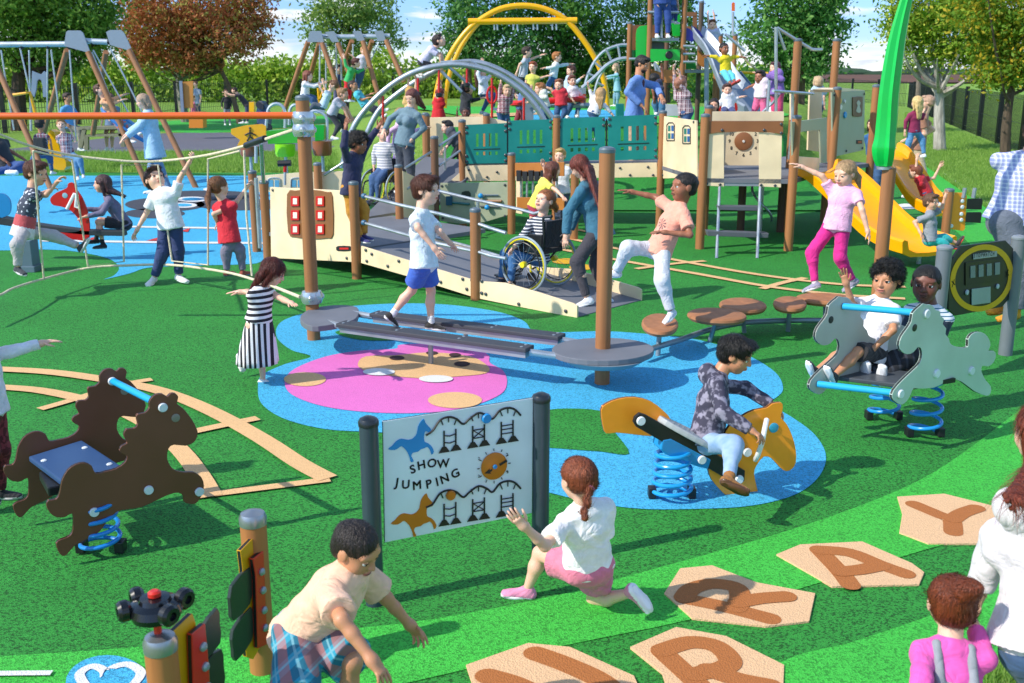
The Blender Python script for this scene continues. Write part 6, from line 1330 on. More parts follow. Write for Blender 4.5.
# yellow arch
Yy = 27; r = thing('swing_arch', 'tall yellow double arch swing frame against the dark trees', 'swing frame', V(520, 105, Yy)); r.location.z = hgt(r.location.x, Yy)
tubeV(r, 'arch_tube', [(434.5, 108), (437, 90), (443, 70), (453, 50), (466, 32), (480, 20), (500, 9), (523, 5.5), (545, 9), (565, 19), (582, 38), (597, 62), (605, 85), (607.5, 110)], Yy, .07, YEL, 4, 12)
tubeV(r, 'arch_tube', [(444.5, 108), (446, 92), (451, 70), (461, 47), (474, 28), (485, 17)], Yy + .6, .06, YEL, 4, 10)
tubeV(r, 'cross_beam', [(468, 21.5), (577, 20.5)], Yy, .08, YEL, 0, 12)
for x in (494, 497, 513, 517, 533, 537, 552, 556): tubeV(r, 'chain', [(x, 22), (x + .5, 30)], Yy, .02, CH_)
# silver curved ladder
Yl = 25; r = thing('curved_ladder', 'silver curved ladder rising to the tall slide tower', 'climbing frame', V(585, 105, Yl)); r.location.z = hgt(r.location.x, Yl)
tubeV(r, 'ladder_rail', [(582, 106), (585, 85), (592, 66), (603, 52), (618, 45.5), (628, 45)], Yl, .035, CH_, 3); tubeV(r, 'ladder_rail', [(582, 88), (595, 77), (606, 66), (618, 59.5), (632, 58)], Yl - .5, .045, CH_, 3); tubeV(r, 'ladder_rail', [(594, 95), (598, 80), (606, 66)], Yl, .03, CH_, 3)
for a, b in (((587, 73), (596, 77)), ((594, 62), (604, 70)), ((606, 49), (611, 60)), ((598, 83), (604, 86)), ((618, 46), (620, 58))): tubeV(r, 'rung', [a, b], Yl - .2, .025, CH_)
boardV(r, 'plinth', [(580, 94), (586, 94), (586, 106), (580, 106)], Yl - 1, .4, paint('A8402E')); boardV(r, 'plinth_cap', [(580, 88), (586, 88), (586, 94), (580, 94)], Yl - 1, .4, GALV)
# tall slide tower
Yt = 23.0; r = thing('slide_tower', 'tall climbing tower with green boards and a curving silver slide', 'slide tower', V(665, 118, Yt)); r.location.z = hgt(r.location.x, Yt); TW = r
GRB = paint('12B83A', .3); DG = paint('118A34'); BRB = panel('8A5A38'); ORB = panel('C07A3C')
for x, tp, dY, mt in ((628, 23, 0, POST), (647.5, -8, -.3, POST), (681, -6, -.3, POST), (697.5, 2, 1.2, post_mat('5A4A3E')), (684, 50, 1.3, POST), (665, -5, 1.4, post_mat('6A4A38')), (714.5, 70, 1.2, POST), (732, 35, 1., POST), (717.5, 35, 1.3, POST)):
    q = V(x, 100, Yt + dY); post_part(r, q, V(x, tp, Yt + dY).z, .055, mt, True, 'post', hgt(q.x, q.y) - .2)
boardV(r, 'green_board', [(637, 29), (640, 26), (648, 25), (648, 60), (636, 60), (636, 34)], Yt - .2, .04, GRB, sp=0); b_ = boardV(r, 'green_board', [(650, 49), (680, 49.5), (680, 61), (672, 60), (650, 62)], Yt - .35, .04, GRB)
disc('porthole', V(669, 55, Yt - .37), (0, -1, 0), .08, .03, BLACKP, b_); boardV(r, 'green_board', [(671, 18), (680, 14), (680, 36), (673, 36)], Yt + .4, .04, GRB); boardV(r, 'green_board', [(629, 50), (636, 50), (636, 58), (629, 58)], Yt, .04, DG); boardV(r, 'green_board', [(686, 63), (696, 63), (696, 69), (686, 69)], Yt + 1, .04, DG); boardV(r, 'green_board', [(648, 84), (662, 84), (662, 90), (656, 96), (649, 94)], Yt - .2, .04, DG)
boardV(r, 'brown_board', [(630, 25), (647, 25), (647, 50), (630, 52)], Yt + .3, .04, BRB); boardV(r, 'brown_board', [(648, 25), (656, 25), (656, 38), (648, 38)], Yt + .3, .04, BRB)
for L in ([(682, 12), (697, 12), (697, 16.5), (682, 16.5)], [(682, 16), (687, 16), (687, 30), (682, 32)], [(693, 16), (697, 16), (697, 28), (693, 29)], [(684, 26), (697, 27), (694, 36), (684, 36)]): boardV(r, 'brown_board', L, Yt + .2, .04, BRB, bev=.001)
boardV(r, 'brown_seat', [(646, 69), (678, 70), (677, 77), (672, 83), (652, 82), (647, 78)], Yt - .2, .04, ORB); boardV(r, 'brown_board', [(698, 50), (706, 55), (710, 65), (709, 68), (698, 66)], Yt + .4, .04, ORB)
boardV(r, 'deck', [(648, 38), (679, 38), (679, 41), (648, 41)], Yt - .3, 1.2, GALV); boardV(r, 'grey_board', [(649, 41), (664, 42), (664, 49), (650, 49)], Yt, .04, panel('59606A')); boardV(r, 'deck', [(683, 69.5), (712, 70), (712, 73), (683, 73)], Yt + .4, .8, GALV)
for L in ([(648, 12), (679, 12.2)], [(656.5, 12), (656.5, 38)], [(661.5, 12), (661.5, 38)], [(683, 46), (695, 46.5)], [(683, 54), (695, 54)], [(683, 62), (695, 62)], [(654, 63), (657, 66), (660, 72), (656, 70), (654, 63)], [(725, 34), (745, 51)], [(640, 59), (629, 59)]): tubeV(r, 'rail', L, Yt - .35, .028, CH_)
for x, y0, y1 in ((706.5, 58, 112), (722, 60, 112), (728, 68, 112)): tubeV(r, 'slide_support', [(x, y0), (x, y1)], Yt + .1, .05, metal('9FB0C0', .4, .4))
SLM = metal('98A4B4', .35, .35)
S_ = [(697, 34, 5.5), (703, 41, 6.5), (712, 52, 7), (719, 64, 8), (726, 78, 9.5), (735, 92, 12), (748, 106, 14), (760, 114, 14)]
rows = []
for i, (x, y, w_) in enumerate(S_):
    Yq = Yt - .1 - i * .22; c = V(x, y, Yq); k = Yq / FPX; rows.append([c + Vector((w_ * 1.25 * k * a, .12 * a, .16 * b)) for a, b in ((-1, .9), (-.9, 1.1), (-.78, .8), (-.6, .1), (0, -.1), (.6, .1), (.78, .8), (.9, 1.1), (1, .9), (.9, -.2), (0, -.5), (-.9, -.2))])
sp_ = [spline([q[j] for q in rows], 4) for j in range(12)]; m = MB(); m.ring([[sp_[j][i] for j in range(12)] for i in range(len(sp_[0]))]); m.build('silver_slide', SLM, r, smooth=True)
NV = paint('12188A', .3); boardV(r, 'blue_side', [(685, 27), (690, 29), (697, 37), (692, 42), (686, 40)], Yt - .3, .05, NV); boardV(r, 'blue_side', [(693, 26), (700, 31), (703, 37), (698, 36), (693, 32)], Yt - .2, .05, NV)
tubeV(r, 'flag_pole', [(733, 12), (733, 36)], Yt + 1, .03, CH_); boardV(r, 'orange_tip', [(732, 3), (733.5, 2), (735, 3), (735, 11), (732, 11)], Yt + 1, .05, paint('E56A1C'))
tubeV(r, 'rope', [(736, 40), (742, 56), (752, 66), (772, 82)], Yt, .02, cloth('B8A888')); tubeV(r, 'handrail', [(740, 72), (756, 92), (775, 100)], Yt - .5, .03, paint('3A5A88'))
tubeV(r, 'yellow_rail', [(740, 72.5), (768, 73.5)], Yt + .5, .03, YEL)
# yellow fish sign, drums, low frames
Ys = 18.2; r = thing('arrow_sign', 'yellow arrow shaped sign with a black stick figure', 'sign', V(250, 160, Ys)); r.location.z = 0
bs = boardV(r, 'board', [(231, 129), (245, 125.5), (262, 124), (266, 126), (266, 140), (262, 143), (237, 146), (240, 140), (231, 134)], Ys, .03, paint('EAA81E'))
ps_ = Plane(V(250, 130, Ys), (1, 0)); m = MB()
for L in ([(250, 129.5), (250, 136)], [(245, 135), (250, 132.5), (256, 135)], [(250, 136), (247, 141)], [(250, 136), (254, 140)]): m.tube(ps_.pts(L, -.012), .012, 6)
m.ball(ps_.pt(250, 128, -.012), .02, 8); m.build('figure', BLACKP, bs)
tubeV(r, 'leg', [(256, 146), (256, 163)], Ys, .03, CH_)
DRM = [('brown drum step behind the yellow sign', 250, 146, 10, 10, '8E5438', 18.8), ('lime green drum hanging under a green box', 285, 144, 10, 12, '8EDC1C', 18.6), ('brown drum with a green box on top', 322, 141, 9.5, 14, '9A5A34', 19.6)]
for lb_, x, y, w_, h_d, c, Y in DRM:
    k = Y / FPX; t_ = V(x, y, Y); r = thing('drum_step', lb_, 'drum', (t_.x, t_.y, 0)); m = MB(); m.lathe([(w_ * k, 0), (w_ * k, -h_d * k * .75), (w_ * k * .85, -h_d * k)], (t_.x, t_.y, t_.z), 24); m.build('drum', paint(c), r, smooth=True)
    m = MB(); m.cyl((t_.x, t_.y, 0), (t_.x, t_.y, t_.z - h_d * k * .9), .03, 8); m.build('leg', CH_, r, smooth=True)
    if x == 285: boardV(r, 'green_box', [(266, 131), (294, 129), (298, 131), (298, 143), (268, 144)], Y - .05, .35, paint('3CAA34'))
    if x == 322: boardV(r, 'green_box', [(315, 125), (324, 125), (324, 140), (315, 141)], Y - .05, .25, paint('12A834')); tubeV(r, 'hoop', [(309, 137), (308, 118), (313, 111), (322, 113), (327, 120), (327, 141)], Y, .028, CH_, 3)
r = thing('hoop_frame', 'two small silver hoops with a yellow knob behind the orange rail', 'climbing frame', V(278, 150, 19)); r.location.z = 0
for L in ([(266, 128), (268, 110), (274, 104), (281, 105), (285, 112), (285, 128)], [(289, 125), (290, 110), (294, 105), (300, 106)]): tubeV(r, 'hoop', L, 19, .028, CH_, 3)
boardV(r, 'yellow_block', [(249, 102), (254, 102), (254, 112), (249, 112)], 19, .12, YEL)
r = thing('talk_handle', 'black crossbar handle on a red stalk behind the keypad panel', 'handle', V(285, 175, 15.2)); r.location.z = 0
tubeV(r, 'black_bar', [(278, 163.5), (291, 163)], 15.2, .045, BLACKP); tubeV(r, 'stalk', [(285, 165), (285, 172)], 15.2, .025, RR); tubeV(r, 'pin', [(285, 172), (285, 185)], 15.2, .02, CH_)
# picnic bench, play archway, orange board, stroller, tunnel
r = thing('picnic_table', 'weathered wooden picnic table behind the left swings', 'picnic table', V(105, 150, 27)); r.location.z = 0; WD = post_mat('8A8468'); Yb = 27
for L in ([(78, 127), (124, 126), (124, 129), (78, 130)], [(84, 135), (130, 133), (130, 136), (84, 137)]): boardV(r, 'plank', L, Yb, .5, WD)
for L in ([(82, 129), (86, 129), (82, 148), (78, 148)], [(117, 129), (121, 129), (125, 147), (121, 147)], [(84, 137), (88, 137), (88, 150), (84, 150)]): boardV(r, 'leg', L, Yb, .09, WD)
r = thing('arch_board', 'blue grey arch shaped board standing far behind the left swings', 'play board', V(40, 125, 34)); r.location.z = 0
boardV(r, 'board', [(32, 71), (37, 73), (41, 74.5), (44, 71), (46.5, 73), (46, 97), (43, 97), (42.5, 86), (41, 80), (39, 79), (37, 81), (36, 90), (34, 97.5), (31, 92)], 34, .06, panel('7E93AC')); tubeV(r, 'pole', [(31, 95), (31, 131)], 34, .04, CH_)
r = thing('activity_board', 'orange and grey activity board beside the standing adult at the far lawn', 'play board', V(186, 128, 40)); r.location.z = 0
boardV(r, 'board', [(181, 82), (193, 81), (193, 108), (182, 108)], 40, .06, panel('C8883C')); boardV(r, 'side', [(179, 81), (182, 81), (184, 112), (181, 112)], 39.9, .06, panel('7C8AA0')); boardV(r, 'leg', [(189, 112), (203, 112), (203, 128), (189, 128)], 40, .5, paint('E08A2C'))
r = thing('pushchair', 'blue grey folded pushchair parked on the lawn behind the drums', 'pushchair', V(262, 125, 26)); r.location.z = 0
boardV(r, 'seat', [(256, 112), (258, 104), (262, 101), (266, 108), (269, 118), (268, 126), (257, 124)], 26, .35, cloth('3E5578')); boardV(r, 'hood', [(255, 104), (258, 101), (263, 104), (263, 110), (257, 108)], 25.9, .4, cloth('2A2E3A'))
for x in (257, 268): disc('wheel', V(x, 128, 25.8), (0, -1, 0), .11, .05, BLACKP, r)
tubeV(r, 'handle', [(266, 112), (272, 106), (276, 104)], 25.8, .02, BLACKP)
# rocker bowls among the far group
r = thing('seesaw_pod', 'red ringed see-saw pod under the far group of children', 'rocker', V(558, 105, 22.5)); r.location.z = hgt(r.location.x, 22.5)
m = MB(); c = V(548, 101, 22.5); m.tube([c + Vector((.75 * math.cos(a), .35 * math.sin(a), .05 * math.cos(a))) for a in [2 * math.pi * i / 24 for i in range(24)]], .06, 8, closed=True); m.build('red_ring', RR, r, smooth=True)
tubeV(r, 'beam', [(515, 104), (606, 106)], 22.5, .06, metal('9FB0C0', .4, .4)); tubeV(r, 'stand', [(578, 106), (578, 118)], 22.5, .03, CH_)
r = thing('play_tray', 'low teal and white tray rocker behind the teal panels', 'rocker', V(645, 110, 22)); r.location.z = hgt(r.location.x, 22)
boardV(r, 'tray', [(655, 104), (678, 105), (680, 116), (656, 116)], 21, .3, panel('C8CCD0')); boardV(r, 'teal_block', [(617, 104), (624, 104), (624, 118), (617, 118)], 21, .3, TEAL)
boardV(thing('red_seat', 'round red bowl seat under the child in white on the slide lawn', 'seat', V(735, 112, 19.5)), 'bowl', [(719, 103), (725, 100), (732, 100), (737, 104), (736, 112), (720, 112)], 19.8, .3, paint('C01818'), sp=3)
# ================= people, near =================
ROW = lambda r_: G(512, r_).y
WHITE = ('ECECEC', 'F6F6F6'); DARKSH = ('24262C', 'E8E8E8')
# boy crouching at the bottom
person('boy in a peach tee and teal plaid shorts leaning forward at the bottom', 3.3, 1.08, (303, 632), (352, 573, -1), (356, 549), R_(75),
  [(386, 598, 1), (410, 625, 1)], [(342, 620, -1), (372, 660, -1)], [(352, 662, -1), (345, 722, 1)], [(296, 700, -1), (290, 745, 1)],
  hy=R_(62), hp=28, hs=.92, skin_='tan', hair=('buzz', '2A201C'), top=dict(c='F2C3A4', sleeve=.75, hem=.045, o=.02), bot=dict(c=plaid('2490AC', '102A44', 'B8604C', 14, '7AB0BC', (.35, .75, .2)), len=.98, w=.012, o=.02, n='shorts'), curl=(1.3, .9), wide=1.05, shoes=WHITE, smile=.1)
g = LAST; next(o for o in g['root'].children if o.name.startswith('shirt')).data.materials[0] = printed('F2C3A4', '6A6E80', g, .03, 'ring', -.03)
# kneeling girl
person('girl in a white tee and pink shorts kneeling at the show jumping board', 4.31, 1.1, (588, 566), (584, 507, -1), (578, 479, -1), R_(-152),
  [(545, 546, -1), (524, 526, -1)], [(603, 545, 1), (600, 556, 1)], [(540, 553, 1), (527, 590, 0)], [(594, 599, 1), (631, 593, -1)],
  hy=R_(-150), hp=8, hs=.9, hair=('braid', '8E4A2C'), top=dict(c='F2F2F4', sleeve=.7, hem=.0, o=.014), bot=dict(c='DB7C98', len=.55, o=.016, w=.012), tail=(584, 518, -1, .19), skin_='fair',
  shoes=('E890B4', 'F6F6F6'), toes=((506, 598, 0), (646, 612, .0)), curl=(.25, .5), palms=((.2, 1, -.2), None))
# woman at the right edge and toddler
person('woman with long auburn hair in a loose white blouse at the right edge', 3.0, 1.52, (1042, 645), (1048, 448, 0), (1043, 398, 0), R_(-150),
  [(1098, 560, 1), (1095, 640, 1)], [(1000, 536, 0), (979, 590, 1)], [(1062, 715, 0), (1062, 795, 0)], [(1036, 712, 0), (1032, 795, 0)],
  adult=True, fem=True, hy=R_(-160), hair=('long', '7A3218'), top=dict(c='DAD4D8', sleeve=1.9, hem=.0, o=.02, flare=.02, n='blouse'), bot=dict(c='3A5578', n='jeans'), skin_='fair', tail=(1016, 500, -1, .36))
person('toddler with an auburn bun in a pink top and grey dungarees', 2.85, .77, (946, 730), (950, 640, 0), (951, 604), R_(178),
  [(922, 680, -1), (915, 720, -1)], [(985, 660, 0), (975, 628, 1)], [(935, 780, 0), (935, 826, 0)], [(958, 780, 0), (958, 826, 0)],
  hy=R_(172), hp=5, hs=1.26, hair=('tied', '7E3A1C'), top=dict(c='E85CB0', sleeve=1.95, o=.014), bot=dict(c='8E939A', n='trousers'), wide=1.12, skin_='fair')
L_ = LAST; P0 = L_['Pl']; u_, up, l, f = L_['u'], L_['up'], L_['l'], L_['f']
v, fc = nets([q_econe(P0 + up * .02, L_['Pl'] + up * .19 * L_['h'], .125 * u_, .104 * u_, .115 * u_, .092 * u_, l, .02, True)] + [q_cone(L_['Pl'] + up * .17 * L_['h'] - f * .085 * u_ + l * s_ * .06 * u_, L_['Nk'] + l * s_ * .06 * u_ - f * .035 * u_ + up * .0, .018, .016, .01) for s_ in (1, -1)], .005); b = Bag(); b.add(v, fc); b.build('dungaree_bib', cloth('8E939A'), L_['root'])
# boy on the yellow rocker
person('boy in a dark patterned hooded top riding the yellow rocker', 5.72, 1.13, (706, 440), (718, 374, 0), (740, 349), R_(78),
  [(745, 388, 1), (772, 405, 1)], [(722, 412, -1), (757, 434, 1)], [(735, 445, 1), (745, 485, 1)], [(733, 445, -1), (729, 480, -1)],
  hy=R_(70), hp=22, skin_='tan', hair=('short', '17120F'), top=dict(c=blotch('3C3A4C', '8E8A9C', 24, .54, .06), sleeve=1.95, hem=.03, o=.018, hood=True, n='hooded_top'), bot=dict(c=blotch('7A9CC4', 'A8C0DC', 12, .5, .2), len=1.86, n='jeans'),
  shoes=('9A6630', '5A3A20', 1), curl=(1.2, 1.2), toes=((765, 500, 0), (752, 496, -.05)), smile=.3)
# boys on the grey twin horse
mid = (GSEAT['a'] + GSEAT['b']) / 2
person('boy with curly black hair in a white tee sitting on the grey twin horse', 6.95, 1.17, (868, 352), (879, 300, 0), (887, 279, 0), R_(-38),
  [(893, 330, -1), (870, 352, -1)], [(852, 305, -1), (846, 283, -1)], [(858, 352, -1), (834, 376, -1)], [(846, 350, -1), (816, 371, -1)],
  hy=R_(-42), hp=3, hs=1.08, skin_='tan', hair=('curly', '15110F'), top=dict(c='E9E6EA', sleeve=.8, hem=.05, o=.016), bot=dict(c='2A2A2E', len=.98, o=.012), curl=(1.3, .2), shoes=('2C3238', 'EEF0F4'), toes=((822, 362, -.1), (803, 358, -.1)), palms=(None, (-.3, -1, 0)))
person('boy in a dark tracksuit with white stripes sitting behind the grey horse head', 7.15, 1.25, (918, 352), (930, 308, 0), (926, 284, 0), R_(-25),
  [(940, 335, 0), (930, 360, -1)], [(897, 350, -1), (876, 358, -1)], [(903, 362, -1), (884, 378, -1)], [(893, 360, -1), (868, 374, -1)],
  hy=R_(-28), hs=1.08, skin_='dark', hair=('buzz', '141110'), top=dict(c='28384A', sleeve=1.92, o=.018, c2=stripes('D8DEE4', '2E6A84', 40, .3), z2=(.215, .6), n='jacket'), bot=dict(c=stripes('22242A', '3A3E48', 16, .3, 'X'), n='tracksuit_trousers'), curl=(1, .8), shoes=('D8DCE8', 'EEF0F4'), toes=((880, 366, -.1), (864, 362, -.1)), smile=.15)
# child cut by the left frame edge
person('child with outstretched white sleeve and maroon trousers at the left edge', 5.6, 1.1, (-10, 408), (-18, 352, 0), (-22, 326), R_(95),
  [(8, 352, 0), (43, 343, 0)], [(-40, 380, 1), (-60, 410, 0)], [(0, 450, 0), (0, 492, 0)], [(-12, 452, 0), (-22, 498, 0)], hy=R_(100), hair=('short', '4A2C1C'), top=dict(c='E6E6EC', sleeve=1.93, hem=.02), bot=dict(c=blotch('5A1A24', '8A3440', 30, .5)), shoes=('2A2A30', 'B8B8B8'), skin_='fair')
# girl in the striped dress
person('girl with long auburn hair in a black and white striped dress', 7.95, 1.06, (258, 325), (262, 288, 0), (276, 268, 0), R_(55),
  [(284, 300, -1), (291, 303, -1)], [(248, 292, 1), (240, 292, 0)], [(262, 352, 1), (263, 381, 0)], [(252, 350, 1), (241, 358, 1)],
  hy=R_(95), hp=30, hair=('long', '5A1E14'), top=dict(c=stripes('1E1E28', 'E8E6EA', 22, .5), sleeve=.0, hem=-.04, o=.01, n='dress_top'), bot=dict(c=stripes('1E1E28', 'E8E6EA', 26, .5, 'X'), skirt=.30, fl=.035, n='dress_skirt'), tail=(252, 288, 0, .28), skin_='fair', shoes=WHITE, toes=((278, 384, 0), (243, 375, 0)), curl=(.15, .2))
# boy walking on the planks
person('boy in a pale shirt and blue shorts walking along the twin planks', 8.45, 1.25, (424, 263), (421, 204, 0), (426, 190, 0), R_(72),
  [(440, 232, -1), (450, 243, 1)], [(418, 228, -1), (436, 250, -1)], [(431, 291, 1), (431, 324, 1)], [(412, 290, 1), (391, 316, 1)],
  hy=R_(70), hair=('short', '5C3020'), top=dict(c='D8E6EE', sleeve=.72, hem=.03, o=.018, collar=True), bot=dict(c='3C66C4', len=.72, o=.012, w=.008), shoes=('34302E', 'E8E8E8'), socks='E8E8E8', toes=((448, 333, 0), (398, 330, .1)), curl=(.3, .3), skin_='fair')
# boy on the first round step
person('boy in a peach tee and white jeans standing on the first round step', 9.1, 1.3, (659, 250), (680, 205, 0), (684, 187, 0), R_(-70),
  [(690, 235, -1), (640, 230, -1)], [(655, 197, 1), (628, 191, 0)], [(662, 280, -1), (671, 312, 0)], [(628, 248, -1), (616, 272, 1)],
  hy=R_(-75), hp=-5, skin_='brown', hair=('buzz', '1A1210'), top=dict(c='F0A58E', sleeve=.7, hem=.03, o=.018), bot=dict(c='D2D6DE', n='jeans', w=.006), shoes=('DADCE4', 'F6F6F6'), toes=((665, 324, -.1), (596, 282, .1)), curl=(.4, .2))
g = LAST; next(o for o in g['root'].children if o.name.startswith('shirt')).data.materials[0] = printed('F0A58E', '7A5C58', g, .05, 'palm', .03)
# girl in pink on the far steps
person('girl with a blonde ponytail in pink top and magenta trousers on the round steps', 10.25, 1.3, (837, 226), (845, 186, 0), (845, 174, 0), R_(-30),
  [(862, 210, -1), (868, 232, -1)], [(822, 176, 0), (800, 166, 0)], [(840, 258, -1), (853, 281, 1)], [(812, 253, -1), (815, 284, 1)],
  hy=R_(-55), hp=12, hair=('tied', 'C8A478', 'pony'), top=dict(c='EDB6DA', sleeve=.6, hem=.03, o=.014), bot=dict(c='D8268A', w=.0), tail=(860, 188, 0, .3), skin_='fair', shoes=('9C98B0', 'EFEFF4'), toes=((840, 290, 0), (802, 296, 0)), socks='E8D8E0')
# wheelchair girl, woman pushing
def wheelchair(label, c, ang, s=1.0, ycol='E8D81C', z=0.0):
    root = thing('wheelchair', label, 'wheelchair', c); d = Vector((math.cos(ang), math.sin(ang), 0)); sd = Vector((-d.y, d.x, 0)); c = Vector(c); BK = paint('1A1C20', .35)
    for k in (-1, 1):
        o = c + sd * (.26 * s * k) + Vector((0, 0, .29 * s)); cam_ = sd * k * .0; ax = sd * k
        R2 = lambda r_, n=36: [o + (d * math.cos(a) + Vector((0, 0, 1)) * math.sin(a)) * r_ for a in [2 * math.pi * i / n for i in range(n)]]
        m = MB(); m.tube(R2(.285 * s), .013 * s, 8, closed=True); wh = m.build('wheel', paint('8FA0AC', .5), root, smooth=True)
        m = MB(); m.tube(R2(.262 * s), .009 * s, 6, closed=True); m.build('rim', paint(ycol), wh, smooth=True)
        m = MB(); m.tube([p + ax * .035 * s for p in R2(.235 * s)], .007 * s, 6, closed=True); m.build('push_ring', BK, wh, smooth=True)
        m = MB()
        for i in range(16): a = 2 * math.pi * i / 16; m.tube([o, o + (d * math.cos(a) + Vector((0, 0, 1)) * math.sin(a)) * .26 * s], .0022 * s, 4)
        m.build('spokes', STEEL, wh); m = MB(); m.lathe([(.03 * s, -.03), (.035 * s, 0), (.03 * s, .03)], o, 14, ax); m.build('hub', paint(ycol), wh, smooth=True)
        fr = c + sd * (.17 * s * k); Z = lambda x, z_: fr + d * x * s + Vector((0, 0, z_ * s))
        m = MB(); m.tube(spline([Z(-.18, .78), Z(-.16, .42), Z(.16, .42), Z(.3, .38), Z(.36, .14), Z(.44, .1)], 4), .013 * s, 8); m.tube([Z(-.12, .42), Z(0, .29), Z(.22, .16)], .011 * s, 8); m.tube([Z(-.18, .78), Z(-.29, .8)], .016 * s, 8); m.build('frame', BK, root, smooth=True)
        q = Z(.24, .065); m = MB(); m.lathe([(.03 * s, -.015), (.058 * s, -.014), (.06 * s, 0), (.058 * s, .014), (.03 * s, .015)], q, 18, sd); m.build('castor', BK, root, smooth=True)
        m = MB(); m.tube([Z(.24, .1), Z(.25, .2)], .014 * s, 8); m.build('fork', paint(ycol), root, smooth=True)
        m = MB(); m.box(tuple(Z(-.02, .5)), (.30 * s, .018, .2 * s), rz=ang); m.build('side_guard', BK, root, bevel=.008)
    rb = lambda x, z_: c + d * x * s + Vector((0, 0, z_ * s)); m = MB(); m.box(tuple(rb(0, .42)), (.36 * s, .34 * s, .05 * s), rz=ang); m.build('seat', cloth('1E2026'), root, bevel=.012)
    m = MB(); m.box(tuple(rb(-.19, .60)), (.035 * s, .32 * s, .28 * s), rz=ang, ry=-.08); m.build('backrest', cloth('22242C'), root, bevel=.012); m = MB(); m.box(tuple(rb(.42, .1)), (.14 * s, .3 * s, .02), rz=ang, ry=-.1); m.build('footplate', BK, root, bevel=.004)
    return root
rampz = lambda p: max(.03, s0[0].z * max(0, 1 - (Vector((p.x, p.y, 0)) - Vector((s0[0].x, s0[0].y, 0))).dot(rl.d if rl.d.x > 0 else -rl.d) / (s0[2] - s0[0]).length))
wc = G(539, 289, .10); wd = math.atan2(-rl.d.y, -rl.d.x) if rl.d.x > 0 else math.atan2(rl.d.y, rl.d.x); wc.z = rampz(wc)
wheelchair('black wheelchair with yellow rims rolling up the ramp', tuple(wc), wd, 1.05)
Yw = wc.y
person('girl in a striped top and jeans sitting in the wheelchair on the ramp', Yw - .02, 1.3, (538, 258), (542, 214, 0), (546, 195, 0), R_(-30),
  [(556, 236, 1), (548, 252, -1)], [(526, 232, -1), (515, 246, -1)], [(514, 256, 0), (510, 284, 1)], [(506, 254, 0), (501, 280, 0)],
  hy=R_(-45), hp=-20, hair=('tied', 'A8653A', 'pony'), tail=(556, 212, 1, .25), top=dict(c=stripes('3E4656', 'E8E8EA', 32, .35), sleeve=1.9, o=.013), bot=dict(c='3E6EA0', n='jeans'), shoes=('2C3444', '8890A0'), skin_='fair')
person('woman with long auburn hair in a teal top pushing the wheelchair', Yw - .25, 1.62, (600, 232), (585, 174, -1), (576, 160, -1), R_(-125),
  [(568, 212, 0), (566, 236, -1)], [(572, 216, -1), (566, 240, -1)], [(577, 262, -1), (588, 302, 1)], [(596, 264, 0), (608, 303, 1)],
  adult=True, fem=True, hy=R_(-118), hp=35, hair=('long', '7A3628'), tail=(602, 212, -1, .6), top=dict(c='3A7088', sleeve=1.9, hem=.04, o=.016), bot=dict(c='3C3A42', w=.001), skin_='fair', shoes=('DDE0E8', 'F6F6F6'), toes=((570, 306, -.05), (590, 306, 0)), curl=(1.2, 1.2))
# girl in yellow and blond child at the music board
person('girl in a yellow top and maroon shorts reaching up at the music board', 14.4, 1.2, (535, 206), (546, 180, -1), (553, 170, 0), R_(110),
  [(546, 176, 0), (544, 167, 0)], [(556, 190, -1), (562, 196, -1)], [(536, 226, 0), (537, 246, 0)], [(530, 228, 0), (527, 248, 0)],
  hy=R_(120), hair=('long', '6E3A28'), top=dict(c='E6DC5C', sleeve=.6), bot=dict(c='A8324E', len=.5), skin_='fair', shoes=WHITE)
person('blond child in glasses peering from behind the music board', 16.0, 1.15, (563, 192), (561, 164, 0), (560, 154, 0), R_(-20),
  [(568, 178, 0), (566, 190, 0)], [(552, 178, 0), (552, 190, 0)], [(564, 212, 0), (564, 232, 0)], [(558, 212, 0), (557, 232, 0)], hair=('short', 'C0A060'), top=dict(c='DCE0EA', sleeve=.6), bot=dict(c='44506A'), skin_='fair')
# boys and girls at the meander rope
person('boy in a white tee and navy trousers holding the hand rope', 12.1, 1.46, (170, 222), (163, 190, 0), (155, 180, 1), R_(-10),
  [(180, 178, 0), (189, 163, 0)], [(147, 212, 0), (137, 230, 0)], [(178, 250, 0), (179, 276, 0)], [(163, 252, 0), (154, 278, 0)],
  hy=R_(40), hp=-30, hair=('short', '4A2E24'), top=dict(c='E8ECF4', sleeve=.75, hem=.05, o=.018), bot=dict(c='2E3E6E', w=.006), shoes=WHITE, toes=((190, 284, -.1), (148, 287, -.1)), skin_='fair', curl=(1.2, .9))
person('girl with a ponytail in a red tee standing on the foot rope', 11.4, 1.2, (229, 236), (224, 202, 0), (219, 187, 0), R_(155),
  [(243, 200, 0), (251, 182, 0)], [(214, 214, 1), (218, 224, 1)], [(240, 250, 0), (243, 272, 0)], [(226, 252, 0), (227, 272, 0)],
  hy=R_(135), hair=('tied', '8A5A38', 'pony'), tail=(209, 212, -1, .34), top=dict(c='D42638', sleeve=.6, hem=.06, o=.016), bot=dict(c='7A7488'), shoes=('9A4A3C', '6A6A88'), skin_='fair', curl=(1.2, 1.2))
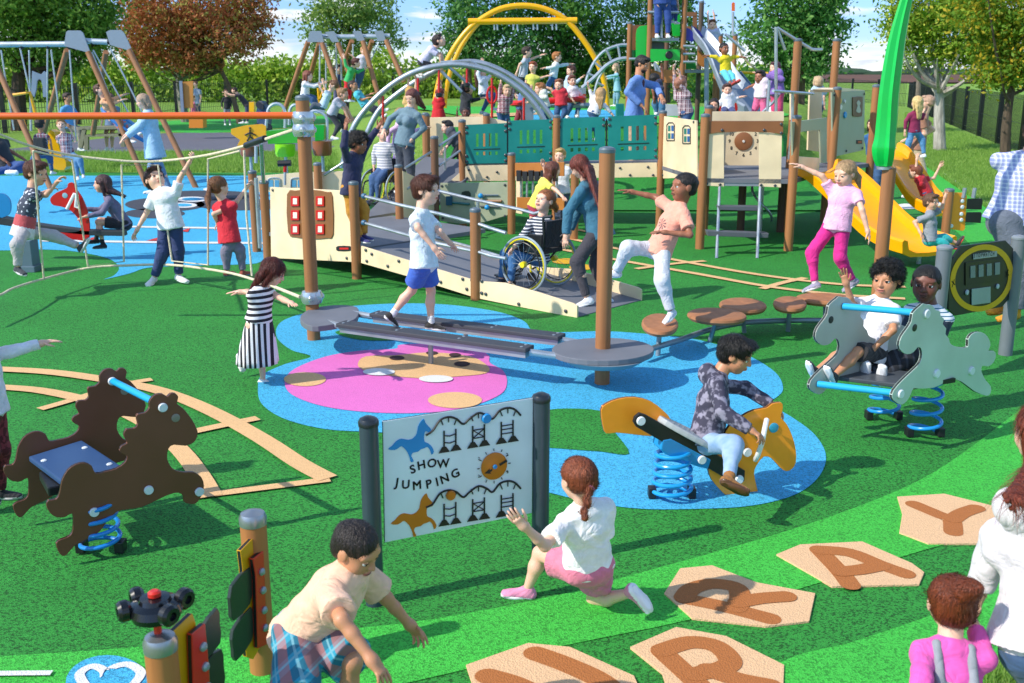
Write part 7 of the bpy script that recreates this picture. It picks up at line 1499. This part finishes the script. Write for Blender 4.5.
person('boy in a stars and stripes top climbing the meander rope', 11.5, 1.38, (23, 231), (34, 182, 0), (37, 168, 0), R_(120),
  [(46, 195, -1), (57, 182, -1)], [(38, 196, 1), (50, 190, 1)], [(54, 236, 0), (80, 247, 0)], [(17, 245, -1), (18, 268, 0)],
  hy=R_(80), hp=10, hair=('short', '6A4030'), top=dict(c=blotch('3C4456', 'D8DCE8', 26, .6), sleeve=.6, hem=.05, o=.02, c2='D8DADF', z2=(-.2, .035), c3='BE5056', z3=(.035, .125)), bot=dict(c='B8B4B4', w=.002), shoes=('3A3E46', 'D8D8DC'), toes=((90, 240, 0), (27, 277, -.1)), skin_='light', curl=(1.2, 1))
person('girl in a mauve cardigan and black skirt riding the red seesaw', G(110, 258).y, 1.22, (124, 224), (107, 196, 0), (102, 183, 0), R_(-72),
  [(102, 213, -1), (84, 217, -1)], [(100, 210, 1), (82, 209, 0)], [(98, 222, -1), (103, 245, 0)], [(100, 220, 0), (96, 240, 0)],
  hy=R_(-80), hair=('long', '4A2A2E'), tail=(125, 196, 0, .5), top=dict(c='6E6A86', sleeve=1.9, hem=.03, o=.012), bot=dict(c='24242C', len=.75, o=.012), shoes=('22242E', '5A5E6A'), socks='1E1E24', skin_='light')
person('seated person in dark top and blue jeans at the far left edge', 18.5, 1.7, (8, 166), (-4, 140, 0), (-8, 126, 0), R_(70),
  [(8, 150, 0), (22, 158, 0)], [(-8, 152, 0), (4, 160, 0)], [(22, 166, -1), (10, 172, -1)], [(20, 168, 0), (-4, 172, -1)], adult=True, skin_='brown', hair=('short', '1A1414'), top=dict(c='2C3038', sleeve=.7), bot=dict(c='2A4C8A', n='jeans', w=.008))
# man at the right edge, boy at the slide
person('man in a checked shirt and grey jeans with tan boots at the right edge', 10.1, 1.92, (1008, 222), (1030, 150, 0), (1038, 125, 0), R_(150),
  [(1060, 190, 0), (1050, 220, 0)], [(1010, 190, -1), (1022, 218, -1)], [(1022, 268, 0), (1014, 312, 0)], [(1008, 268, 0), (1003, 305, 0)],
  adult=True, wide=1.14, hyaw=R_(-130), skin_='light', hair=('short', '4A3020'), top=dict(c=plaid('C4C8DC', '8490C8', '6C7ABC', 26, 'E4E6F0'), sleeve=1.3, hem=.0, o=.02), bot=dict(c='5E6674', w=.012, o=.03, n='jeans'), shoes=('D8921C', 'B87818', 1), toes=((996, 320, -.1), (988, 312, -.1)))
v, fc = nets([q_econe(LAST['Pl'] + LAST['up'] * .03 * 1.84, LAST['Pl'] + LAST['up'] * .055 * 1.84, .175, .135, .172, .13, LAST['l'], .01, True, True)], .009); b = Bag(); b.add(v, fc); b.build('belt', cloth('B0522A'), LAST['root'])
person('boy in a grey tee and turquoise shorts sitting at the end of the slide', 12.6, 1.02, (930, 240), (930, 211, 0), (931, 202, 0), R_(70),
  [(942, 208, 0), (945, 197, 0)], [(914, 222, -1), (920, 232, -1)], [(944, 238, 0), (957, 243, 0)], [(942, 243, 0), (952, 246, 0)],
  hy=R_(40), hair=('short', '7E5A44'), top=dict(c='8C929C', sleeve=.8, hem=.02), bot=dict(c='2AB0B0', len=1.6), shoes=('3A3438', 'E04A3C'), toes=((962, 238, 0), (961, 248, 0)), skin_='light')

for o_ in [o for o in COL.objects if o.name.startswith('person') and o.parent is None]: pass
# ================= people on the landing and farther back =================
def GT(px, py):
    d = ray(px, py); t = 14
    while t < 120:
        p = CAM + d * t
        if p.z < hgt(p.x, p.y): return p
        t += .05
    return p
JE = dict(c='3E5E8C', n='jeans')
def q(label, Y, h, pel, neck, head, yaw, LA, RA, LL, RL, hair=('short', '3A2416'), top='FFFFFF', bot=None, **k):
    f3 = lambda L: [(a if len(a) > 2 else (a[0], a[1], 0)) for a in L]
    top = top if isinstance(top, dict) else dict(c=top); k.setdefault('skin_', 'fair')
    return person(label, Y, h, pel, neck, head, R_(yaw), f3(LA), f3(RA), f3(LL), f3(RL), hair=hair, top=top, bot=bot or JE, **k)
q('boy in a navy jacket with both arms raised at the ramp top', 12.5, 1.3, (351, 187), (354, 154), (358, 143), 60, [(368, 142), (379, 126)], [(344, 146, -1), (346, 128)], [(364, 210), (364, 236)], [(352, 212), (361, 240)],
  ('curly', '1C1512'), dict(c='2C2E50', sleeve=1.9, hem=.08, o=.016, n='jacket'), dict(c='C88A2C', w=.004), skin_='brown', hy=R_(70), hp=10, shoes=('3A3A78', 'E8E8E8'))
wc = G(386, 207, z_land); wheelchair('black wheelchair with yellow forks on the landing beside the navy jacket', tuple(wc), R_(-125), 1.0, 'E8D81C'); Yl2 = wc.y
q('boy in a striped jumper and jeans seated in the wheelchair on the landing', Yl2, 1.28, (385, 170), (383, 143), (382, 131), -20, [(398, 156), (403, 168, -1)], [(374, 154), (374, 166, -1)], [(378, 180, -1), (378, 202, -1)], [(373, 178, -1), (371, 200, -1)],
  ('crop', '9A7A50'), dict(c=stripes('A8AAB4', 'E8E4E4', 24, .3), sleeve=1.9), JE, hp=-25, shoes=('6A6468', 'B8B0B0'))
q('woman with auburn hair in a grey roll neck jumper bending over the landing', 15.9, 1.62, (404, 143), (410, 109), (412, 97), -30, [(424, 128), (405, 146, -1)], [(390, 119), (384, 131, -1)], [(410, 165), (413, 188)], [(401, 166), (402, 188)],
  ('long', '6E3830'), dict(c='6A8492', sleeve=1.9, collar=True, o=.008), dict(c='3C4250', w=.001), adult=True, fem=True, tail=(424, 108, 1, .3), hy=R_(-35), hp=22)
q('child in a pale pink top with lilac sleeves behind the grey jumper', 16.9, 1.2, (398, 146), (399, 123), (402, 115), 90, [(415, 133), (430, 126)], [(389, 132), (388, 144)], [(402, 165), (403, 182)], [(396, 165), (396, 182)], ('short', 'A88858'), dict(c='D8B4D8', sleeve=1.9), dict(c='8A7AB0'))
q('blond child hanging by both arms behind the grey jumper', 19.6, 1.2, (411, 122), (411, 100), (410, 93), 180, [(409, 86), (409, 72)], [(415, 85), (416, 70)], [(412, 138), (413, 152)], [(409, 138), (408, 150)], ('short', 'C8A050'), 'D8B070')
q('bearded man in a blue denim jacket standing behind the teal panels', 17.4, 1.85, (634, 116), (640, 67), (645, 53), 60, [(656, 86), (661, 96, -1)], [(628, 92), (641, 105, -1)], [(640, 142), (640, 168)], [(632, 142), (632, 168)],
  ('short', '1E1614'), dict(c='6A90D0', sleeve=1.92, hem=.06, o=.018, n='denim_jacket'), dict(c='C8A888'), adult=True, skin_='tan', hy=R_(62), hp=22)
L_ = LAST; b = Bag(); v, fc = nets([q_econe(L_['Pl'] + L_['f'] * .075 + L_['up'] * .02, L_['Nk'] + L_['f'] * .06 - L_['up'] * .06, .07, .07, .055, .05, L_['l'], .01)], .012); b.add(v, fc); b.build('maroon_tee', cloth('4A2438'), L_['root'])
v, fc = nets([q_ell(L_['W'](0, .24, -.33), (.26 * L_['HS'], .17 * L_['HS'], .17 * L_['HS']), L_['fr'], .01), q_ell(L_['W'](0, .42, -.16), (.16 * L_['HS'], .15 * L_['HS'], .10 * L_['HS']), L_['fr'], .01, '-')], .009); b = Bag(); b.add(v, fc); b.build('beard', hairm('1E1614'), L_['root'])
# left swings
q('woman with long fair hair in a light blue coat pushing the basket swing', 20.2, 1.86, (153, 142), (148, 112), (142, 100), -80, [(139, 127), (126, 137)], [(140, 125), (128, 133)], [(160, 168), (170, 190)], [(152, 168), (154, 190)], ('long', 'B89A80'), dict(c='A8CCE4', sleeve=1.9, hem=.16, o=.03, flare=.03, n='coat'), dict(c='6A90B4', n='jeans'), adult=True, fem=True, tail=(151, 112, 1, .45), hp=15)
q('boy lying back in the basket swing with one arm stretched to the chain', 23.4, 1.35, (114, 118), (102, 95), (98, 87), 75, [(114, 99), (130, 92)], [(112, 104), (125, 99)], [(125, 124), (136, 134)], [(120, 127), (131, 141)], ('short', '5A3A2A'), dict(c='F0B488', sleeve=1.8), dict(c=blotch('5A9AC8', 'D87868', 16, .5)), hp=-20)
q('man in a blue shirt seated at the picnic table', 27.2, 1.75, (69, 127), (68, 106), (67, 95), 75, [(78, 116), (76, 124)], [(60, 116), (66, 124)], [(82, 130), (84, 146)], [(80, 131), (80, 148)], ('short', '3A2418'), dict(c='5AA0D8', sleeve=1.3), dict(c='8A8478'), adult=True, skin_='tan')
q('second adult in blue shorts half hidden behind the picnic table', 27.6, 1.7, (112, 124), (110, 106), (110, 96), -150, [(104, 114), (102, 122)], [(118, 114), (120, 122)], [(106, 132), (107, 148)], [(112, 132), (112, 149)], ('short', '7A5040'), dict(c='6A84A4'), dict(c='4A6488', len=.6), adult=True)
q('dark haired child with a backpack on the yellow swing', 22.8, 1.3, (43, 154), (41, 131), (40, 122), 170, [(34, 140), (32, 150)], [(50, 140), (52, 150)], [(34, 158), (28, 172)], [(50, 158), (52, 172)], ('short', '1C1614'), plaid('262C44', '6A7090', '8E3A4A', 14), JE, skin_='tan')
g5 = LAST; m = MB(); m.box(tuple(g5['Pl'] + g5['up'] * .2 + Vector((.02, -.16, 0))), (.24, .12, .32)); m.build('backpack', cloth('2A2E30'), g5['root'], bevel=.03)
q('laughing child in a red plaid shirt sitting in the second yellow swing seat', 22.6, 1.3, (68, 154), (64, 134), (61, 124), 20, [(76, 142), (72, 133)], [(58, 142), (60, 136)], [(80, 160, -1), (84, 178)], [(76, 162, -1), (78, 178)], ('short', 'B07848'), plaid('8E2438', '2C2C44', 'C8C8D0', 14), dict(c='5A88AC', n='jeans'), hp=-10, shoes=('D8DCE0', 'F0F0F0'))
q('adult in a grey blue top standing on the far lawn with a child', 46, 1.75, (197, 103), (196, 89), (195.5, 83.5), -20, [(201, 97), (200, 103)], [(192, 97), (193, 104)], [(199, 112), (199, 121)], [(196, 112), (196, 121)], ('short', '7A4A34'), '8E9CB0', dict(c='5A5A68'), adult=True)
q('small child in pink with a green backpack standing on the far lawn', 45, 1.2, (193.5, 112), (193.5, 102), (193, 97), 120, [(197, 107), (198, 111)], [(190, 107), (190, 111)], [(195, 120), (197, 128)], [(192, 120), (190, 128)], ('short', '8A5A3C'), 'D06A84', dict(c='B8B4C4'))
q('child in a black coat standing on the lawn before the hedge', 45, 1.35, (227, 108), (226.5, 96), (226, 91), 20, [(231, 102), (231, 108)], [(222, 102), (222, 108)], [(229, 117), (230, 124)], [(225, 117), (225, 124)], ('short', '4A2E24'), dict(c='22242A', sleeve=1.9), dict(c='8A8E9C'))
q('adult in dark clothes bending towards the child in the black coat', 45, 1.75, (247, 105), (238, 94), (234, 90), -75, [(231, 95), (226, 93)], [(232, 96), (227, 95)], [(247, 113), (243, 122)], [(249, 113), (247, 122)], ('short', '3A2420'), dict(c='38343C'), dict(c='3A4468', n='jeans'), adult=True)
# middle swings
q('girl with auburn hair in a white top sitting on the middle swing', 25.5, 1.28, (305, 95), (306, 82), (308, 76), 80, [(315, 85), (324, 82)], [(316, 87), (325, 83)], [(314, 98), (320, 110)], [(312, 100), (316, 111)], ('long', '8A4A34'), dict(c='E6E4E4', sleeve=1.9), JE, hy=R_(80))
q('child in a pale blue top leaning back from the yellow swing seat', 25, 1.25, (323, 106), (329, 92), (334, 85), -80, [(326, 92), (323, 82)], [(324, 95), (320, 86)], [(314, 105), (308, 112)], [(314, 108), (310, 114)], ('short', '7A5234'), dict(c='B8D0E0', sleeve=1.2), dict(c='4A5460'))
q('boy in a grey tee and black trousers climbing off the swing', 22.5, 1.3, (332, 114), (339, 99), (343, 94), 75, [(347, 108), (353, 120)], [(345, 110), (350, 122)], [(343, 118), (343, 130)], [(339, 126), (333, 137)], ('short', 'A07850'), dict(c='B8B8C4', sleeve=.7), dict(c='38383E'), skin_='light')
q('boy in a turquoise tee swinging with legs stretched out', 23.5, 1.25, (365, 104), (357, 93), (353, 86), 70, [(364, 97), (371, 94)], [(362, 100), (368, 98)], [(374, 108), (384, 110)], [(373, 110), (382, 116)], ('buzz', '3A2820'), dict(c='4AB8C8', sleeve=.6), dict(c='3A3A44'), skin_='tan', hp=-10)
q('child in a green top and red trousers standing on a swing', 26.5, 1.2, (348, 81), (352, 68), (356, 63), 90, [(358, 72), (366, 68)], [(346, 66), (344, 57)], [(350, 90), (350, 100)], [(346, 90), (346, 100)], ('crop', '5A2A20'), dict(c='38B060', sleeve=1.9), dict(c='D8242C'))
q('child in a white top and jeans sitting high at the swing frame', 27, 1.2, (361, 68), (363, 57), (364, 51), 20, [(369, 62), (370, 56)], [(356, 60), (352, 56)], [(361, 78), (358, 89)], [(358, 77), (355, 87)], ('short', 'C09060'), dict(c='DCDCEC', sleeve=1.5), JE)
q('child in dark blue half hidden behind the swing legs', 27.5, 1.2, (337, 88), (338, 75), (338, 69), 60, [(344, 80), (346, 86)], [(333, 80), (334, 86)], [(341, 98), (341, 107)], [(336, 98), (336, 107)], ('short', '2A2020'), '3C4C74', dict(c='5A5A7A'))
# arch
q('boy in a pale lilac tee crawling over the top of the silver arch', 19.9, 1.25, (423, 61), (433, 49), (439, 41), 85, [(441, 54), (444, 62)], [(440, 56), (441, 64)], [(432, 68), (420, 72)], [(430, 69), (416, 73)], ('short', '2E1E18'), dict(c='D0CCE4', sleeve=.7, hem=.03), dict(c='2C2C34', len=.8), hp=-25)
q('girl in a red dress hanging from the silver arch', 20.3, 1.1, (438, 112), (439, 101), (440, 94), 150, [(442, 95), (441, 85)], [(436, 96), (438, 86)], [(442, 120), (438, 128)], [(436, 120), (434, 128)], ('short', '8A3024'), dict(c='C81C28', sleeve=.6), dict(c='C81C28', skirt=.22, n='dress_skirt'))
q('boy in black swinging below the silver arch with one arm out', 21.5, 1.25, (465, 110), (466, 96), (468, 89), 130, [(478, 101), (491, 96)], [(460, 90), (464, 78)], [(468, 122), (468, 132)], [(463, 122), (462, 132)], ('short', '4A2E24'), dict(c='2A2C34', sleeve=1.7), dict(c='2A2C34'), skin_='light')
q('girl in a white top and jeans sitting on a red hanging rod', 21.8, 1.3, (484, 93), (483, 79), (481, 72), 70, [(488, 78), (493, 73)], [(478, 74), (481, 64)], [(494, 96), (493, 108)], [(489, 98), (482, 112)], ('long', '6A4030'), dict(c='DCE4EE', sleeve=1.5), JE, shoes=('C8D0D8', 'F0F0F0'))
q('fair child in a red plaid shirt holding both arms up under the arch', 21.0, 1.25, (503, 112), (505, 98), (507, 91), 10, [(513, 92), (515, 82)], [(500, 92), (501, 81)], [(508, 124), (508, 134)], [(501, 124), (501, 134)], ('crop', 'D8B890'), dict(c=plaid('9A3448', 'E0D0D4', '4A2C3C', 14), sleeve=1.8), JE)
q('dark skinned child looking out behind the cream crawl wall', 19.2, 1.15, (466, 134), (466, 121), (466, 113), 0, [(473, 128), (474, 134)], [(458, 124), (457, 112)], [(468, 146), (468, 154)], [(463, 146), (463, 154)], ('buzz', '181210'), '2C3040', skin_='dark')
q('child in dark grey crawling through the opening of the crawl wall', 18.0, 1.15, (457, 143), (451, 133), (447, 127), -60, [(452, 140), (447, 147)], [(450, 142), (444, 150)], [(456, 153), (450, 160)], [(460, 152), (458, 160)], ('short', '241C1C'), dict(c='4A4E58', sleeve=1.8), dict(c='34363E'))
# cluster in the middle distance
q('child in grey pointing along the top of the far group', 25.5, 1.3, (523, 76), (525, 59), (527, 52), 85, [(534, 58), (542, 55)], [(520, 64), (517, 72)], [(528, 86), (521, 95)], [(520, 86), (517, 95)], ('short', '3A2A20'), dict(c='B4BCC8', sleeve=.6), dict(c='2C3038'))
q('child with auburn hair in a yellow green tee in the far group', 25, 1.3, (531, 90), (533, 75), (533, 67), -20, [(541, 78), (547, 76)], [(526, 82), (527, 89)], [(534, 101), (534, 111)], [(528, 101), (528, 111)], ('short', 'A04A28'), dict(c='C8C85A', sleeve=.6), dict(c='8E8E94'))
q('child in a white top and jeans leaping to the right in the far group', 26, 1.25, (553, 76), (556, 64), (557, 57), 80, [(563, 65), (570, 64)], [(550, 68), (545, 68)], [(556, 83), (554, 90)], [(549, 84), (545, 91)], ('short', 'B07038'), dict(c='DDE2E4', sleeve=1.8), JE)
q('child in pale blue sitting at the back of the see-saw pod', 23.5, 1.2, (568, 90), (570, 79), (571, 71), -60, [(577, 82), (581, 78)], [(564, 84), (560, 87)], [(572, 98), (566, 104)], [(564, 98), (560, 104)], ('short', '5A3428'), dict(c='B4C8DC', sleeve=1.8), JE)
q('child in a white and red top sitting at the right of the see-saw pod', 22.5, 1.2, (574, 101), (573, 89), (572, 81), 20, [(580, 92), (583, 98)], [(567, 92), (564, 98)], [(579, 106), (576, 115)], [(570, 107), (567, 116)], ('short', '6A3828'), dict(c='E8E4EA', sleeve=1.6), JE)
q('child in a red tee with one arm stretched out to the left', 22, 1.25, (561, 104), (561, 92), (559, 85), -20, [(568, 95), (572, 99)], [(551, 89), (542, 86)], [(565, 112), (561, 120)], [(557, 112), (557, 121)], ('short', '9A5A3C'), dict(c='D03040', sleeve=.6), JE)
q('child in white reaching left beside the foot of the silver arch', 21.2, 1.25, (545, 106), (543, 95), (540, 89), -70, [(535, 99), (527, 96)], [(535, 101), (529, 102)], [(543, 116), (541, 125)], [(548, 116), (549, 125)], ('short', 'B0703C'), dict(c='D8DCD0', sleeve=1.9), JE)
q('blond girl in white with both arms spread behind the teal panels', 20.5, 1.25, (594, 112), (598, 101), (601, 94), 160, [(592, 96), (589, 88)], [(606, 107), (612, 114)], [(596, 126), (596, 138)], [(590, 126), (590, 138)], ('long', 'C8A070'), dict(c='E4E4EA', sleeve=1.8), JE)
_g = GT(616, 107); q('person in a light blue coat standing below the curved ladder', _g.y, 1.35, (617, 87), (616, 70), (615, 62), -80, [(611, 76), (606, 77)], [(612, 78), (607, 79)], [(618, 96), (617, 105)], [(615, 96), (614, 105)], ('long', 'B09078'), dict(c='8AB8CC', sleeve=1.9, hem=.1, flare=.02), dict(c='7AA0B8'))
q('child holding the rung beside the foot of the arch', 22.4, 1.2, (521, 108), (523, 96), (525, 89), -60, [(530, 97), (531, 90)], [(517, 98), (514, 92)], [(524, 117), (520, 124)], [(518, 117), (514, 124)], ('short', '7A4C30'), '5A78A8', dict(c='8A3844'))
# tower
q('adult in a blue boiler suit standing on the tower deck', 22.6, 1.7, (662, 2), (662, -24), (662, -34), 0, [(669, -8), (668, 2)], [(654, -8), (656, 3)], [(668, 18), (668, 35)], [(658, 18), (657, 35)], ('short', '3A2418'), dict(c='2C4C94', sleeve=1.9), dict(c='2C4C94', n='trousers'), adult=True, shoes=('D8D8E0', 'F0F0F0'))
q('child in a blue jacket sitting on the tower rail beside the adult', 22.8, 1.2, (671, 4), (672, -10), (672, -18), 30, [(677, -2), (678, 5)], [(667, -2), (667, 5)], [(675, 12), (676, 22)], [(671, 12), (672, 21)], ('short', '5A3A2A'), '3A62AC', dict(c='2C4C84'), shoes=('D8D8E0', 'F0F0F0'))
q('boy with shaved head in a navy tee reaching up at the tower foot', 19.8, 1.25, (659, 97), (657, 86), (655, 80), 120, [(663, 80), (662, 70)], [(653, 90), (654, 98)], [(655, 104), (657, 113)], [(662, 107), (662, 118)], ('buzz', '1A1412'), dict(c='2C3450', sleeve=.6), dict(c='4A80A8'), skin_='brown')
q('girl in a maroon plaid shirt raising both arms behind the window panel', 18.3, 1.35, (686, 112), (682, 93), (681, 84), 140, [(675, 84), (674, 72)], [(681, 86), (680, 76)], [(690, 128), (690, 142)], [(684, 128), (684, 142)], ('short', 'A87058'), dict(c=plaid('6E2038', '24283C', 'D8CCD0', 14), sleeve=1.8), JE, hp=-15)
q('boy in a yellow tee and turquoise trousers sliding down the silver slide', 21.6, 1.25, (726, 72), (725, 57), (724, 49), 25, [(733, 57), (741, 57)], [(716, 57), (708, 56)], [(732, 76, -1), (735, 82, -1)], [(727, 77, -1), (731, 84, -1)], ('buzz', '1A1210'), dict(c='E4CC1C', sleeve=1.8), dict(c='5AC0D0', len=1.7), skin_='brown', shoes=('6A3434', 'C84848'))
q('child in white with long sleeves sitting in the red bowl seat', 19.2, 1.15, (728, 109), (728, 98), (727, 90), 0, [(735, 99), (741, 97)], [(721, 102), (718, 108)], [(733, 113, -1), (733, 121)], [(724, 113, -1), (724, 121)], ('short', '4A2A24'), dict(c='EDEDF2', sleeve=1.6), dict(c='3A4474'))
q('woman with dark hair looking out behind the cream roof board', 18.6, 1.6, (713, 146), (713, 116), (714, 104), -10, [(722, 130), (722, 142)], [(705, 130), (705, 142)], [(716, 166), (716, 180)], [(711, 166), (711, 180)], ('long', '241816'), '3A3444', adult=True, fem=True, tail=(705, 114, 0, .3), skin_='light')
q('girl in a white tee and pink trousers stepping off the slide lawn', 19.4, 1.25, (761, 96), (762, 84), (760, 77), -40, [(768, 88), (766, 96)], [(754, 85), (749, 87)], [(764, 108), (762, 119)], [(756, 106), (752, 116)], ('short', '2A1A16'), dict(c='F0DCE4', sleeve=.7), dict(c='E46A98'), skin_='brown')
q('adult in a purple top with one arm stretched beside the spiral pole', 20.5, 1.65, (777, 92), (776, 76), (775, 68), -70, [(768, 77), (761, 74)], [(781, 86), (780, 94)], [(779, 108), (780, 124)], [(775, 108), (774, 124)], ('short', '5A2E34'), dict(c='8A68B4', sleeve=1.8), dict(c='D84A78'), adult=True)
q('child with both arms raised at the top of the silver slide', 23.2, 1.2, (713, 44), (713, 32), (712, 25), 0, [(715, 24), (714, 14)], [(709, 24), (708, 16)], [(716, 52), (716, 60)], [(711, 52), (711, 60)], ('short', '6A3C28'), 'B8BCD8', dict(c='8A8CA8'))
q('blond child standing inside the cream house behind the tall posts', 18.2, 1.15, (818, 104), (818, 90), (818, 83), 180, [(824, 97), (824, 104)], [(812, 97), (812, 104)], [(820, 124), (820, 142)], [(816, 124), (816, 142)], ('short', 'D0B088'), 'A8C0D0')
# right side
q('adult in a brown tee and beige trousers carrying a girl on the right lawn', 19.6, 1.85, (917, 148), (925, 112), (928, 100), -110, [(925, 134), (910, 138)], [(933, 130), (914, 140)], [(922, 172), (924, 194)], [(914, 172), (913, 194)], ('short', 'C09A80'), dict(c='A87864', sleeve=.6), dict(c='C8B498', w=.006), adult=True)
q('girl with long blond hair in a plum top and jeans carried on the arm', 19.1, 1.15, (914, 131), (915, 112), (917, 102), -160, [(906, 121), (905, 131)], [(922, 118), (925, 112)], [(909, 142), (905, 154)], [(922, 140), (924, 155)], ('long', 'E0C080'), dict(c='8A2450', sleeve=1.8), dict(c='5A92C4', n='jeans'), tail=(919, 118, -1, .25), shoes=('EDEDF2', 'F8F8F8'))
q('long haired person in a blue denim jacket behind the upper yellow slide', 20.5, 1.5, (876, 158), (874, 133), (871, 122), -30, [(881, 145), (880, 156)], [(868, 146), (868, 156)], [(878, 176), (878, 192)], [(873, 176), (873, 192)], ('long', '4A2C28'), dict(c='2E6298', sleeve=1.9), JE, adult=True, fem=True)
q('child in a red tee with arms raised on the upper yellow slide', 16.7, 1.15, (926, 192), (920, 179), (915, 172), -120, [(914, 168), (917, 158)], [(934, 178), (940, 166)], [(932, 198), (938, 204)], [(928, 200), (934, 207)], ('short', '8A4A30'), dict(c='D02838', sleeve=.6), JE)
